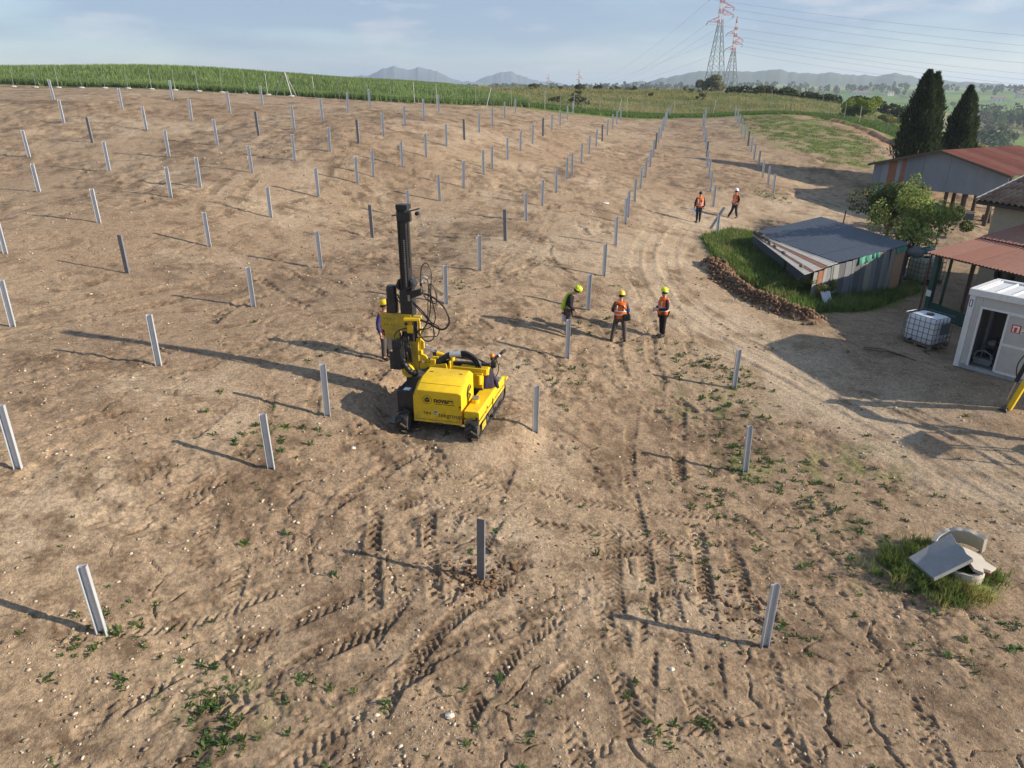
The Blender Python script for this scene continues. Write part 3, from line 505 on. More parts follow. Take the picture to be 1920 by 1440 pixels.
def tree(name, label, cat, base, ell, nleaf, size, cols, trunk_h, trunk_r, group=None, limbs=7, cj=.35, lo_=.45, asp=.6):
    t = thing(name, label, cat, base, 0, group); m = MB(); top = np.array((rng.normal(0, .1), rng.normal(0, .1), trunk_h)); p, r_ = limb((0, 0, -.25), top, trunk_r, trunk_r * .65); m.tube(p, r_, 8)
    for k in range(limbs):
        e = ell[k % len(ell)]; q = np.array(e[:3]) + rng.normal(0, .35, 3) * np.array(e[3:6]); p, r_ = limb(top * rng.uniform(.75, 1), q, trunk_r * .5, trunk_r * .1, .1); m.tube(p, r_, 5)
    m.build('trunk', BARK, t, smooth=50); C = crown_pts(ell, nleaf, lo_); cen = np.array(ell)[:, :3].mean(0)
    link('crown', leaves('crown', C, size, cols, cen, asp, cj), t); return t
# two broadleaf trees between the shed and the barn
def blob(cx, cy, cz, r, n, s=.5, fl_=.8):
    return [(cx + rng.normal(0, s) * r, cy + rng.normal(0, s) * r, cz + rng.normal(0, s * .6) * r, r * rng.uniform(.3, .55), r * rng.uniform(.3, .55), r * rng.uniform(.25, .5) * fl_) for _ in range(n)]
z_ = hz(20.2, 36.2); tree('fruit_tree', 'light green leafy tree with upright twigs behind the blue roofed shed', 'tree', (20.2, 36.2, z_), blob(.1, 0, 2.5, 1.3, 17, .62, 1.6) + blob(-.45, .2, 3.7, .75, 7, .6, 2.2), 4400, .085, (.26, .31, .085), 1.2, .12, limbs=18, lo_=.25)
z_ = hz(23.2, 43.2); tree('dense_tree', 'dark dense rounded tree in front of the grey barn', 'tree', (22.7, 43.2, z_), blob(.2, 0, 2.4, 1.7, 24, .40, 1.05), 9500, .085, (.075, .105, .03), .9, .15, limbs=14, lo_=.5)
z_ = hz(27.4, 45.8); tree('dense_tree', 'small leafy tree under the barn gable, right of the dark rounded tree', 'tree', (27.4, 45.8, z_), blob(0, 0, 1.4, 1.1, 9, .6, 1.0), 3000, .09, (.09, .13, .035), .8, .1, limbs=8, lo_=.4)
def cypress(label, x, y, tips, n):
    z = hz(x, y); t = thing('cypress_tree', label, 'tree', (x, y, z)); MB().tube([(0, 0, -.3), (0, 0, 1.2), (0, 0, 4)], [.28, .22, .1], 9).build('trunk', BARK, t, smooth=50); P = []; O = []
    for tx, ty, hh, rw, wgt in tips:
        k = int(n * wgt); u = rng.random(k) ** .85; prof = np.interp(u, [0, .06, .2, .45, .7, .88, 1], [.62, .9, 1, .94, .74, .42, .04]); a = rng.uniform(0, 2 * math.pi, k)
        lump = .84 + 1.0 * (fbm(a * 2.6 + tx * 3, u * hh * 1.3, 331, 5, .6) - .5) + .12 * (rng.random(k) > .94); rr = rw * prof * lump * (1 - .35 * rng.random(k) ** 2); P.append(np.c_[tx * u ** .7 + np.cos(a) * rr, ty * u ** .7 + np.sin(a) * rr, .35 + u * (hh - .35)]); O.append(np.c_[np.cos(a) * .45, np.sin(a) * .45, np.ones(k)])
    P = np.vstack(P); O = np.vstack(O); m = len(P); O = O + rng.normal(0, .22, (m, 3)); O /= np.linalg.norm(O, axis=1)[:, None]; s = rng.uniform(.12, .30, m)[:, None]; w = np.cross(O, rng.normal(0, 1, (m, 3))); w /= np.linalg.norm(w, axis=1)[:, None]
    v = np.stack([P - O * s * .5, P + w * s * .2, P + O * s, P - w * s * .2], 1).reshape(-1, 3); i = np.arange(m)[:, None] * 4; tn = fbm(P[:, 0] * 1.7 + P[:, 1], P[:, 2] * 1.2, 335, 4)[:, None]; c = np.repeat(rgb_jit((.034, .052, .020), m, .45) * (.55 + 1.1 * tn), 4, 0)
    link('crown', npmesh('crown', v, np.concatenate([i + [0, 1, 2], i + [0, 2, 3]], 0), LEAFM, tint=c), t)
cypress('taller dark cypress with a forked double tip behind the barn', 33.4, 61.5, [(-.30, 0, 9.0, 1.75, .5), (.42, .1, 8.85, 1.6, .32), (.1, .1, 7.4, 1.95, .18)], 19000)
cypress('shorter dark cypress with a single tip, right of the taller one', 37.6, 63.0, [(-.05, 0, 8.0, 1.45, .7), (.3, .2, 6.3, 1.5, .3)], 12000)
z_ = hz(47.5, 103); tree('round_bush', 'bright green round bush at the top of the far bank', 'bush', (47.5, 103, z_ - .1), blob(0, 0, 1.6, 2.0, 16, .55, 1.0), 6500, .13, (.16, .21, .03), .8, .12, limbs=8, lo_=.5)
z_ = hz(50.5, 101); tree('round_bush', 'low yellow-green bush trailing right of the bright round bush', 'bush', (50.6, 100.5, z_ - .3), blob(0, 0, .9, 1.3, 9, .6, .8), 2400, .12, (.19, .21, .05), .4, .08, limbs=5)
for (x_, y_, r_, n_, c_, lb) in ((60, 232, 3.0, 6000, (.21, .20, .10), 'broad brownish bush at the foot of the big pylons'), (83, 228, 3.2, 4500, (.17, .20, .035), 'yellow-green bush right of the big pylons'), (88, 226, 2.6, 2600, (.10, .14, .03), 'small green tree beside the yellow-green bush on the skyline')):
    z_ = hz(x_, y_); tree('skyline_bush', lb, 'bush', (x_, y_, z_ - .3), blob(0, 0, r_ * .75, r_, 14, .5, .95), n_, .24, c_, r_ * .3, .15, limbs=6, lo_=.5)
me = leaves('far_hedge', np.vstack([crown_pts([(x_ + rng.normal(0, .6), y_, hz(x_, y_) + .7, 1.9, 1.2, 1.25)], 420, .5) for x_, y_ in zip(np.linspace(48, 71, 15), np.linspace(163, 138, 15))]), .28, (.055, .075, .028)); tag(link('hedge', me), 'dark low hedge along the skyline left of the bright round bush', 'hedge')
me = leaves('bramble_hedge', np.vstack([crown_pts([(x_, y_, hz(x_, y_) + .35, 1.3, 1.0, .7)], 260, .4) for x_, y_ in zip(np.linspace(48.5, 53.5, 9), np.linspace(91, 72, 9))]), .16, (.13, .115, .055)); tag(link('hedge', me), 'brown bramble hedge outside the fence going down the far right bank', 'hedge')
SH = []; rs_ = np.random.default_rng(21)
for k in range(34):
    y_ = rs_.uniform(112, 230); x_ = y_ * math.tan(rad(rs_.uniform(1.5, 20))); SH.append((x_, y_))
SH.sort(key=lambda p: p[0] / p[1])
bm_ = [leaves('shrub', crown_pts(blob(0, 0, .55, .9, 6, .5, .9), 420, .3), .13, c_) for c_ in ((.13, .115, .055), (.11, .125, .045), (.09, .085, .045))]
for k, (x_, y_) in enumerate(SH):
    o = link('meadow_shrub', bm_[k % 3]); s_ = random.uniform(.6, 1.25); o.location = (x_, y_, hz(x_, y_) - .05); o.scale = (s_, s_, s_ * random.uniform(.7, 1.2)); o.rotation_euler.z = random.uniform(0, 6)
    tag(o, '%s from the left of the low brownish shrubs dotting the far meadow' % ORD[k], 'shrub', 'shrubs in the meadow beyond the fence')
SB = tree('wild_shrub', 'yellow flowering wild shrub against the left end of the low shed', 'shrub', (13.35, 31.0, hz(13.35, 31.0) - .05), blob(0, 0, .62, .62, 9, .6, 1.0), 2600, .045, np.array((.15, .165, .04)), .3, .03, limbs=10, lo_=.2)

# ------------------------------------------------------------------ valley woods, far trees and houses
def wood(name, label, pts, n, hgt, size, cols):
    P = []; Cc = []
    for (x_, y_, s_) in pts:
        h_ = hgt * rng.uniform(.7, 1.25) * s_; z_ = hz(x_, y_); r_ = h_ * rng.uniform(.32, .46); P.append(crown_pts([(x_, y_, z_ + h_ * .55, r_, r_, h_ * .5), (x_ + rng.normal(0, r_ * .5), y_, z_ + h_ * .75, r_ * .6, r_ * .6, h_ * .3)], n, .55)); Cc.append(np.tile(np.array(cols) * rng.uniform(.65, 1.35) * np.array((rng.uniform(.8, 1.35), 1, 1)), (n, 1)))
    tag(link(name, leaves(name, np.vstack(P), size, np.vstack(Cc), None, .7, .3)), label, None, None, 'stuff')
def fan(a0, a1, r0, r1, n): return [(r_ * math.sin(rad(a)), r_ * math.cos(rad(a)), 1.) for a, r_ in zip(rng.uniform(a0, a1, n), rng.uniform(r0, r1, n))]
wood('valley_wood', 'mixed wood in the valley at the right edge', fan(28.5, 40, 215, 330, 90), 130, 9, .75, (.11, .16, .055))
wood('valley_wood', 'bluish wood across the valley behind the cypresses', fan(26.2, 31.5, 330, 420, 46) + fan(24.6, 27.2, 420, 480, 20), 100, 9, .8, (.08, .12, .05))
wood('valley_wood', 'dark wood on the far valley slope at the right edge', fan(31.8, 37, 640, 760, 60) + fan(30.2, 33.5, 450, 480, 22), 70, 11, 1.2, (.07, .10, .045))
wood('far_wood', 'dark hedgerows and copses along the distant skyline', fan(-4, 10.5, 1150, 1500, 150) + fan(10, 16, 1250, 1500, 40) + fan(16, 34, 1350, 1620, 110), 34, 9, 2.0, (.07, .095, .045))
FARM = [leaves('crown', crown_pts(blob(0, 0, 5, 3.4, 9, .45, 1.1), 420, .5), .5, c_) for c_ in ((.06, .085, .03), (.09, .125, .035))]
tm_ = MB().tube([(0, 0, -.5), (0, 0, 4)], [.35, .2], 6); tme = bpy.data.meshes.new('trunk'); tme.from_pydata(tm_.v, [], tm_.f); tme.materials.append(BARK)
FT_ = [(23.6, 520), (24.1, 700), (24.9, 640), (25.7, 820), (26.3, 560), (27.3, 760), (28.2, 900), (29.0, 620), (30.6, 700), (31.2, 850), (32.2, 560), (33.0, 600), (33.8, 520), (11.3, 780), (12.4, 760), (13.0, 640), (9.9, 820), (8.9, 900), (30.0, 980), (34.6, 900)]
FT_.sort()
for k, (a, r_) in enumerate(FT_):
    x_, y_ = r_ * math.sin(rad(a)), r_ * math.cos(rad(a)); t = thing('field_tree', '%s from the left of the lone trees scattered over the distant fields' % ORD[k], 'tree', (x_, y_, hz(x_, y_)), random.uniform(0, 6), 'lone trees in the distant fields'); s_ = random.uniform(.8, 1.35); t.scale = (s_, s_, s_ * random.uniform(.85, 1.15)); link('crown', FARM[k % 2], t); link('trunk', tme, t)
HW = [mat('far_plaster_%s' % n, c, .9) for n, c in (('cream', (.62, .56, .46)), ('white', (.72, .70, .66)), ('ochre', (.50, .36, .24)))]; HR = mat('far_roof_tiles', (.24, .14, .10), .9, 0, (.30, .20, .15), .6, .6); HG = mat('far_glass', (.05, .06, .07), .2)
def far_house(label, a, r_, w, d, h, k, rz=None):
    w, d, h = w * .7, d * .7, h * .8
    x_, y_ = r_ * math.sin(rad(a)), r_ * math.cos(rad(a)); t = thing('farmhouse', label, 'house', (x_, y_, hz(x_, y_) - .3), random.uniform(-.6, .6) if rz is None else rz, 'farmhouses on the distant hills')
    MB().box((0, 0, h / 2), (w, d, h)).build('wall', HW[k], t); rh = d * .28; MB().prism([(-w / 2 - .5, -d / 2 - .5, h), (-w / 2 - .5, d / 2 + .5, h), (-w / 2 - .5, 0, h + rh)], (w + 1, 0, 0)).build('roof', HR, t)
    for i in range(max(2, int(w / 4))):
        xx = -w / 2 + (i + .5) * w / max(2, int(w / 4))
        for zz in ((h * .3, h * .72) if h > 5 else (h * .5,)): MB().box((xx, -d / 2, zz), (1.1, .12, 1.5)).build('window', HG, t)
for a_ in ((-1.8, 1180, 14, 9, 7, 1, 'pink-roofed house at the left end of the skyline village'), (-.7, 1150, 26, 10, 6, 0, 'long pale house in the middle of the skyline village'), (.8, 1230, 12, 9, 6, 1, 'small white house right of the long pale one on the skyline'), (2.0, 1220, 10, 8, 6, 1, 'tiny white house among the dark skyline trees'), (4.9, 900, 9, 8, 5, 1, 'single white house below the far pylons'), (11.9, 1330, 18, 11, 7, 2, 'ochre farmhouse on the crest left of the big pylons'), (10.2, 860, 9, 8, 8, 1, 'white tower house on the green hill slope'), (8.7, 1420, 16, 10, 6, 2, 'ochre house on the wooded crest'), (24.4, 1350, 40, 12, 5, 1, 'long low white farm shed on the skyline above the bright bush'), (26.2, 1300, 14, 10, 6, 1, 'white farmhouse right of the long low shed'), (27.6, 1260, 14, 10, 6, 0, 'cream farmhouse beside the taller cypress top'), (32.4, 1200, 22, 12, 6, 1, 'pale farm building on the right-hand far slope'), (33.5, 1300, 14, 10, 9, 0, 'grey tall house at the far right skyline')): far_house(a_[6], *a_[:6])

# ------------------------------------------------------------------ mountains
def range_(name, label, prof, r0, width, seed, colr):
    az = np.linspace(prof[0][0] - 2.5, prof[-1][0] + 2.5, 240); el = np.interp(az, [p[0] for p in prof], [p[1] for p in prof]); el = el + (fbm(az * 2.2, az * 0 + 3, seed, 5) - .5) * .22; el *= np.clip(np.minimum(az - az[0], az[-1] - az) / 1.6, 0, 1) ** .8 if True else 1
    t = np.linspace(0, 1, 22); A, T_ = np.meshgrid(az, t, indexing='ij'); E = np.repeat(el[:, None], 22, 1); rr = r0 + (T_ - .5) * width; hh = 8 + np.tan(np.radians(E)) * r0; sh = np.sin(math.pi * np.clip(T_ * 1.0, 0, 1)) ** 1.1
    x = rr * np.sin(np.radians(A)); y = rr * np.cos(np.radians(A)); z = -25 + (hh + 25) * sh * (1 + .35 * (fbm(x / width * 7, y / width * 7, seed + 3, 5) - .5) * np.abs(np.cos(math.pi * T_)))
    i = np.arange(239)[:, None] * 22; j = np.arange(21)[None]; a = (i + j).ravel(); F = np.stack([a, a + 22, a + 23, a + 1], 1)
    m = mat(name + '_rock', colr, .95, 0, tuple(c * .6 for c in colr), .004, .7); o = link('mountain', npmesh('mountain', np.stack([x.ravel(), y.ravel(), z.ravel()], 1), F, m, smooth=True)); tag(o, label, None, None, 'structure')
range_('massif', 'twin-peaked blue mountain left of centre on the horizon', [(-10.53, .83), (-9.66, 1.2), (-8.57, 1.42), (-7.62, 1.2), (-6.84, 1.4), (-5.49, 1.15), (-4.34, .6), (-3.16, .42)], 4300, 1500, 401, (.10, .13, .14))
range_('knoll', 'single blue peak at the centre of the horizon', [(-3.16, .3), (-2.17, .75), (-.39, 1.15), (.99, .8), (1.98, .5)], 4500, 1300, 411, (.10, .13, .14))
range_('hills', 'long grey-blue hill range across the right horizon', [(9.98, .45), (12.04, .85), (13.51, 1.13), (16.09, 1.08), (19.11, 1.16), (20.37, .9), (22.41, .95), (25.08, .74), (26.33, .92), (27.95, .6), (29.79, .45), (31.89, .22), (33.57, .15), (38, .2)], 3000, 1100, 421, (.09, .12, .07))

# ------------------------------------------------------------------ pylons and lines
PG = mat('pylon_grey', (.20, .23, .24), .6, .4); PR = mat('pylon_red', (.42, .09, .06), .6, .1); PWH = mat('pylon_white', (.68, .66, .64), .6, .1); INS = mat('insulator', (.28, .33, .34), .3)
def pylon(label, x, y, H_, wb, rz, armdir=1, thick=1., detail=True):
    t = thing('pylon', label, 'pylon', (x, y, hz(x, y) - .2), rz, 'lattice pylons of the power line'); z2 = H_ * .58; wt = H_ * .038; th = .16 * thick
    def wid(z): return wb + (wt - wb) * min(z / z2, 1) if z < z2 else wt + (wt * .55 - wt) * (z - z2) / (H_ - z2)
    lev = [z2 * (1 - (1 - k / 7) ** 1.0) for k in range(8)]
    for sx, sy in ((-1, -1), (1, -1), (1, 1), (-1, 1)): MB().bar((sx * wb / 2, sy * wb / 2, 0), (sx * wt / 2, sy * wt / 2, z2), th * 1.3).build('leg', PG, t)
    b = MB()
    for k in range(7):
        z0, z1 = lev[k], lev[k + 1]; a, c = wid(z0) / 2, wid(z1) / 2
        for p, q in (((-1, -1), (1, -1)), ((1, -1), (1, 1)), ((1, 1), (-1, 1)), ((-1, 1), (-1, -1))):
            b.bar((p[0] * a, p[1] * a, z0), (q[0] * c, q[1] * c, z1), th * .6); b.bar((q[0] * a, q[1] * a, z0), (p[0] * c, p[1] * c, z1), th * .6)
    b.build('bracing', PG, t); n = 8; zz = np.linspace(z2, H_ * .93, n + 1)
    for k in range(n):
        u = MB(); z0, z1 = zz[k], zz[k + 1]; a, c = wid(z0) / 2, wid(z1) / 2
        for p, q in (((-1, -1), (1, -1)), ((1, -1), (1, 1)), ((1, 1), (-1, 1)), ((-1, 1), (-1, -1))):
            u.bar((p[0] * a, p[1] * a, z0), (p[0] * c, p[1] * c, z1), th); u.bar((p[0] * a, p[1] * a, z0), (q[0] * c, q[1] * c, z1), th * .6)
        u.build('mast_section', PR if k % 2 == 0 else PWH, t)
    MB().cyl((0, 0, H_ * .93), (0, 0, H_ * 1.02), wid(H_ * .93) * .5, .05, 5).build('peak', PR, t); tips = []
    for z, sd in ((H_ * .60, -1), (H_ * .66, 1), (H_ * .80, -1), (H_ * .72, 1)) [:4]:
        L = H_ * .105; a = wid(z) / 2; m = MB()
        for s_ in (-1, 1): m.bar((sd * a, s_ * a, z), (sd * (a + L), 0, z + .1), th * .8); m.bar((sd * a, s_ * a, z + H_ * .045), (sd * (a + L), 0, z + .1), th * .8); m.bar((sd * a, s_ * a, z), (sd * (a + L * .5), s_ * a * .5, z + H_ * .024), th * .5)
        ar = m.build('cross_arm', PR, t); MB().cyl((sd * (a + L), 0, z), (sd * (a + L * 1.02), .9, z - .8), .14 * thick, n=6).build('insulator', INS, ar); tips.append((sd * (a + L), 0, z - .5))
    M_ = rotz(rz); return [M_ @ np.array(p) + np.array(t.location) for p in tips]
T1 = pylon('big lattice pylon whose top is cut by the picture edge', 67.6, 258, 35.0, 5.6, rad(8), thick=.85)
T2 = pylon('second big pylon just behind and right of the tallest one', 82.5, 292, 26.5, 5.2, rad(8), thick=.8)
T3 = pylon('small distant red and white pylon, right one of the far pair', 1080 * math.sin(rad(4.95)), 1080 * math.cos(rad(4.95)), 34, 6, rad(20), thick=1.6)
T4 = pylon('small distant red and white pylon, left one of the far pair', 1080 * math.sin(rad(2.7)), 1080 * math.cos(rad(2.7)), 29, 6, rad(20), thick=1.6)
WM = mat('conductor', (.30, .32, .34), .5, .3); k_ = 0
def wire(p, q, sag, label):
    pts_ = [np.array(p) + (np.array(q) - np.array(p)) * t - np.array((0, 0, sag * 4 * t * (1 - t))) for t in np.linspace(0, 1, 22)]; o = MB().tube(pts_ , .028, 4).build('power_line', WM); tag(o, label, 'power line', 'power line conductors')
QR = [(330, 255), (330, 262)]
for i, tp in enumerate(T1): wire(tp, np.array((300 + i * 4, 140 + i * 6, tp[2] - 22)), 6, '%s conductor counted from the lowest running right from the tallest pylon' % ORD[i])
for i, tp in enumerate(T2): wire(tp, np.array((320 + i * 4, 190 + i * 6, tp[2] - 22)), 6, '%s conductor counted from the lowest running right from the second pylon' % ORD[i])
for i in (0, 1, 2): wire(T1[i], T3[i], 14, '%s conductor sagging left from the tallest pylon to the far pair' % ORD[i])
for i in (0, 2): wire(T2[i], T4[i], 12, '%s conductor sagging left from the second pylon to the far pair' % ORD[i])

# ------------------------------------------------------------------ the air
hm = bpy.data.materials.new('haze_air'); hm.use_nodes = True; t = hm.node_tree; t.nodes.clear(); vo = t.nodes.new('ShaderNodeVolumePrincipled'); vo.inputs['Color'].default_value = (.70, .83, 1, 1); vo.inputs['Density'].default_value = .00022; vo.inputs['Anisotropy'].default_value = .2
mo = t.nodes.new('ShaderNodeOutputMaterial'); t.links.new(vo.outputs['Volume'], mo.inputs['Volume'])
ho = MB().box((0, 0, 42), (20000, 20000, 176)).build('haze', hm); tag(ho, None, None, None, 'stuff')
# ------------------------------------------------------------------ sheet metal helpers
def corr(m, O, U, Vv, period=.17, amp=.022, nv=1, sag=0., phase=0.):
    """corrugated sheet: origin O, U across the waves, Vv along them"""
    O, U, Vv = (np.array(a, float) for a in (O, U, Vv)); L = np.linalg.norm(U); n = np.cross(U, Vv); n /= np.linalg.norm(n); k = max(4, int(L / period * 6)); b = len(m.v)
    for j in range(nv + 1):
        for i in range(k + 1):
            t = i / k; s = j / nv; m.v.append(tuple(O + U * t + Vv * s + n * (amp * math.sin(2 * math.pi * (t * L / period + phase)) - sag * math.sin(math.pi * s))))
    m.crest = getattr(m, 'crest', [])
    for j in range(nv):
        for i in range(k):
            a = b + j * (k + 1) + i; m.f.append((a, a + 1, a + k + 2, a + k + 1))
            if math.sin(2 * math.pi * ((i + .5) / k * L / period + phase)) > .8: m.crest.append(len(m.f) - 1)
    return m
def paint_crests(o, m, material):  # paler crest faces: sheen along the ridges painted in as colour
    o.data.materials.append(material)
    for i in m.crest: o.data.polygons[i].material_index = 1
SHEET_B = mat('dark_blue_sheet', (.055, .068, .095), .35, .3, (.085, .098, .124), 3, .7, stretch=(3, .6, 1), spec=.4)
CREST = mat('sheet_crest_sheen', (.25, .265, .29), .5, .2, (.17, .185, .21), 4, .7); CREST_R = mat('pale_red_crest', (.36, .19, .14), .75, 0, (.30, .15, .10), 4, .7); SHEET_W = mat('whitish_sheet', (.58, .54, .47), .7, 0, (.40, .36, .31), 4, .6); SHEET_R = mat('rusty_sheet', (.24, .085, .045), .85, 0, (.34, .17, .11), 5, .7, .2, 40)  # crest colours hold the sky reflection as painted pale stripes
WOODS = [mat('weathered_board_%d' % k, c, .85, 0, tuple(v * .62 for v in c), 5, .8, .35, 40, stretch=(6, 6, .5)) for k, c in enumerate(((.27, .28, .29), (.18, .19, .20), (.34, .34, .33), (.22, .23, .25), (.38, .36, .31), (.14, .148, .16)))]
TIMBER = mat('dark_timber', (.07, .052, .04), .9, 0, (.13, .10, .075), 9, .7, .4, 40, stretch=(1, 1, .3)); NETG = mat('green_net', (.06, .24, .17), .8, 0, (.10, .32, .24), 9, .6); PLY = mat('peach_board', (.46, .30, .19), .8, 0, (.40, .25, .15), 6, .5); WHITEP = mat('white_panel_board', (.60, .62, .64), .6, 0, (.50, .52, .54), 5, .6)
# ------------------------------------------------------------------ low shed with blue sheet roof
B0 = np.array((14.45, 31.15, .86)); R0 = np.array((18.5, 32.95, 1.34)); T0 = np.array((17.3, 40.2, 1.38)); L0_ = np.array((12.95, 38.5, .84)); LL = np.array((12.65, 30.2, .62))
org = np.array((14.0, 30.3, hz(14.0, 30.3))); sh = thing('low_shed', 'low patched shed with dark blue corrugated roof dug into the grassy bank', 'shed', org)
def loc(p): return np.array(p, float) - org
SHEET_COUNT = 5
for k in range(SHEET_COUNT):   # blue roof sheets
    a = B0 + (L0_ - B0) * (k / SHEET_COUNT); b = B0 + (L0_ - B0) * ((k + 1) / SHEET_COUNT); c = R0 + (T0 - R0) * (k / SHEET_COUNT); d = R0 + (T0 - R0) * ((k + 1) / SHEET_COUNT); m = MB(); o_ = loc(a) + (0, 0, .012 * (k % 2)); U = (b - a) * 1.03; w = c - a
    corr(m, o_, U, w, .21, .03, 3, -.02); paint_crests(m.build('roof_sheet', SHEET_B, sh, smooth=60), m, CREST)
sk = [(SHEET_W, 0, .30), (SHEET_R, .28, .46), (SHEET_W, .44, .72), (SHEET_R, .70, .80), (SHEET_W, .78, 1.0)]
for k, (m_, t0, t1) in enumerate(sk):   # odd sheets along the low left edge
    def pt(s, t): return B0 + (L0_ - B0) * s + (LL - B0) * t * (1 - s * .95) + np.array((0, 0, -.03 - .012 * k))
    m = MB(); v = [loc(pt(0, t0)), loc(pt(.96, t0)), loc(pt(.96, t1)), loc(pt(0, t1))]; m.prism(v, (0, 0, .012)); m.build('edge_sheet', m_, sh)
wb = [np.array((13.15, 30.45)), np.array((18.45, 33.12))]; wd = wb[1] - wb[0]; Lw = np.linalg.norm(wd); wd /= Lw; wn = np.array((wd[1], -wd[0])); s = 0; k = 0; random.seed(3)
widths = [.22, .30, .16, .34, .12, .30, .36, .42, .14, .38, .30, .36, .34, .30, .16, .30, .28, .62]
sc_ = (Lw - .1) / sum(widths)
for k, w_ in enumerate(widths):
    w_ *= sc_; p = wb[0] + wd * (s + w_ / 2) + wn * (.012 * (k % 3)); g = hz(*p); tt = s / Lw; top = (LL[2] + .02 + (B0[2] - LL[2]) * min(1, tt / .24)) if tt < .24 else B0[2] + (R0[2] - B0[2]) * (tt - .24) / .76; top -= .06
    m = MB(); ly = random.gauss(0, .05); hh = top - g + .1; last = k == len(widths) - 1; c_ = loc((p[0], p[1], g - .1 + hh / 2)); R_ = rotz(math.atan2(wd[1], wd[0])) @ eul(0, ly * (0 if last else 1), 0)
    m.box(c_, (w_ * (.985), .025, hh), R_); m.build('wall_board', PLY if last else (SHEET_R if k == 1 else WOODS[random.randrange(6)]), sh); s += w_
for q in ((17.5, 33.0), (13.2, 34), (17.6, 38), (13.4, 37.5), (18.45, 33.35)): MB().cyl(loc((q[0], q[1], hz(*q) - .2)), loc((q[0], q[1], 1.0 if q[0] > 15 else .6)), .06, n=8).build('shed_post', TIMBER, sh)
MB().prism([loc((18.6, 33.2, -1.1)), loc((17.5, 40.4, -.8)), loc((17.5, 40.4, 1.12)), loc((18.5, 33.2, 1.2))], (-.03, 0, 0)).build('side_wall', WOODS[1], sh); MB().prism([loc((13.35, 31, -1.0)), loc((13.1, 38.8, -.4)), loc((13.1, 38.8, .62)), loc((13.35, 31.2, .42))], (.03, 0, 0)).build('side_wall', WOODS[5], sh)
MB().bar(loc((17.0, 32.55, 1.08)), loc((18.75, 33.35, 1.3)), .1, .09).build('ridge_timber', TIMBER, sh)
for (t0, t1, dz) in ((.46, .60, .30), (.605, .685, .22), (.87, .985, .3)):
    m = MB(); n_ = 6
    for i in range(n_ + 1):
        t = t0 + (t1 - t0) * i / n_; p = wb[0] + wd * Lw * t + wn * .05; top = B0[2] + (R0[2] - B0[2]) * (t - .24) / .76 - .03; zz = dz * (1 + .15 * math.sin(i * 2.1)); b = wn * .03 * math.sin(i * 1.7)
        m.v += [tuple(loc((p[0] + b[0], p[1] + b[1], top))), tuple(loc((p[0] + b[0] * 2 + wn[0] * .04, p[1] + b[1] * 2 + wn[1] * .04, top - zz)))]
    for i in range(n_): m.f.append((2 * i, 2 * i + 1, 2 * i + 3, 2 * i + 2))
    o = m.build('net_scrap', NETG, sh); sm = o.modifiers.new('thick', 'SOLIDIFY'); sm.thickness = .01
STN = mat('dark_rubble', (.10, .085, .07), .95, 0, (.18, .15, .12), 8, .7, .5, 30)
def rock(m, c, r, sd):
    q = np.random.default_rng(sd); b = len(m.v); m.ball(c, r, 7, 4, -.95, .95)
    for i in range(b, len(m.v)): v = np.array(m.v[i]); d = v - np.array(c); m.v[i] = tuple(np.array(c) + d * q.uniform(.75, 1.2))
for k, (s_, t_) in enumerate(((.92, .6), (.86, .5), (.8, .7), (.74, .6), (.66, .75), (.56, .8), (.4, .85), (.1, .9))):
    p = B0 + (L0_ - B0) * s_ + (LL - B0) * t_ * (1 - s_ * .95); m = MB(); r_ = (.17, .2, .16, .14, .12, .12, .11, .1)[k]; rock(m, (0, 0, 0), (r_, r_, r_ * .75), k + 3); o = m.build('weight_stone', STN, None, smooth=50, loc=(p[0], p[1], p[2] + r_ * .55)); tag(o, '%s from the back of the dark stones weighing down the shed roof edge' % ORD[k], 'stone', 'stones on the shed roof edge')
o = MB().box((0, 0, .36), (.75, .03, .72)).build('loose_panel', WHITEP, loc=(13.75, 29.75, hz(13.75, 29.75) - .05), rot=(rad(-28), rad(8), rad(38))); tag(o, 'loose white panel leaning at the front left corner of the shed', 'panel')
# rusty pole and tyre scraps near the trees
o = MB().cyl((0, 0, -.2), (.08, 0, 1.9), .035, n=7).build('iron_pole', mat('rusty_iron', (.12, .055, .035), .9), loc=(19.6, 42.6, hz(19.6, 42.6))); tag(o, 'thin rusty pole standing left of the dark rounded tree', 'pole')
# ------------------------------------------------------------------ house with tiled roof and the canopy against it
TH = math.atan2(.323, .947); E0 = np.array((21.9, 34.3)); zc = -1.35
hs = thing('tiled_house', 'cream house with brown clay tile roof cut off by the right edge', 'house', (E0[0], E0[1], 0), TH)
CREAM = mat('cream_plaster', (.52, .43, .30), .9, 0, (.42, .35, .25), 3, .6, .2, 30); TILE = [mat('clay_tile_%d' % k, c, .85, 0, tuple(v * .65 for v in c), 6, .8) for k, c in enumerate(((.27, .165, .115), (.33, .215, .15), (.22, .135, .10), (.37, .26, .19)))]; FASC = mat('dark_fascia', (.055, .045, .04), .8)
HL, HD = 12.5, 8.2; ze, zr = 3.15, 4.55; rx = 4.1
MB().box((HD / 2 + .2, -HL / 2 - .25, (zc - .3 + ze - .15) / 2), (HD - .9, HL - .5, ze - .15 - zc + .3)).build('wall', CREAM, hs)
MB().prism([(.0, -.02, ze - .06), (rx, -.02, zr - .06), (HD + .2, -.02, ze - .06), (HD + .2, -.02, ze - .2), (rx, -.02, zr - .2), (0, -.02, ze - .2)], (0, -HL + .04, 0)).build('roof_deck', FASC, hs)
MB().bar((-.02, .0, ze + .03), (rx, .0, zr + .05), .05, .12).build('verge_trim', mat('pale_trim', (.55, .52, .48), .7), hs)
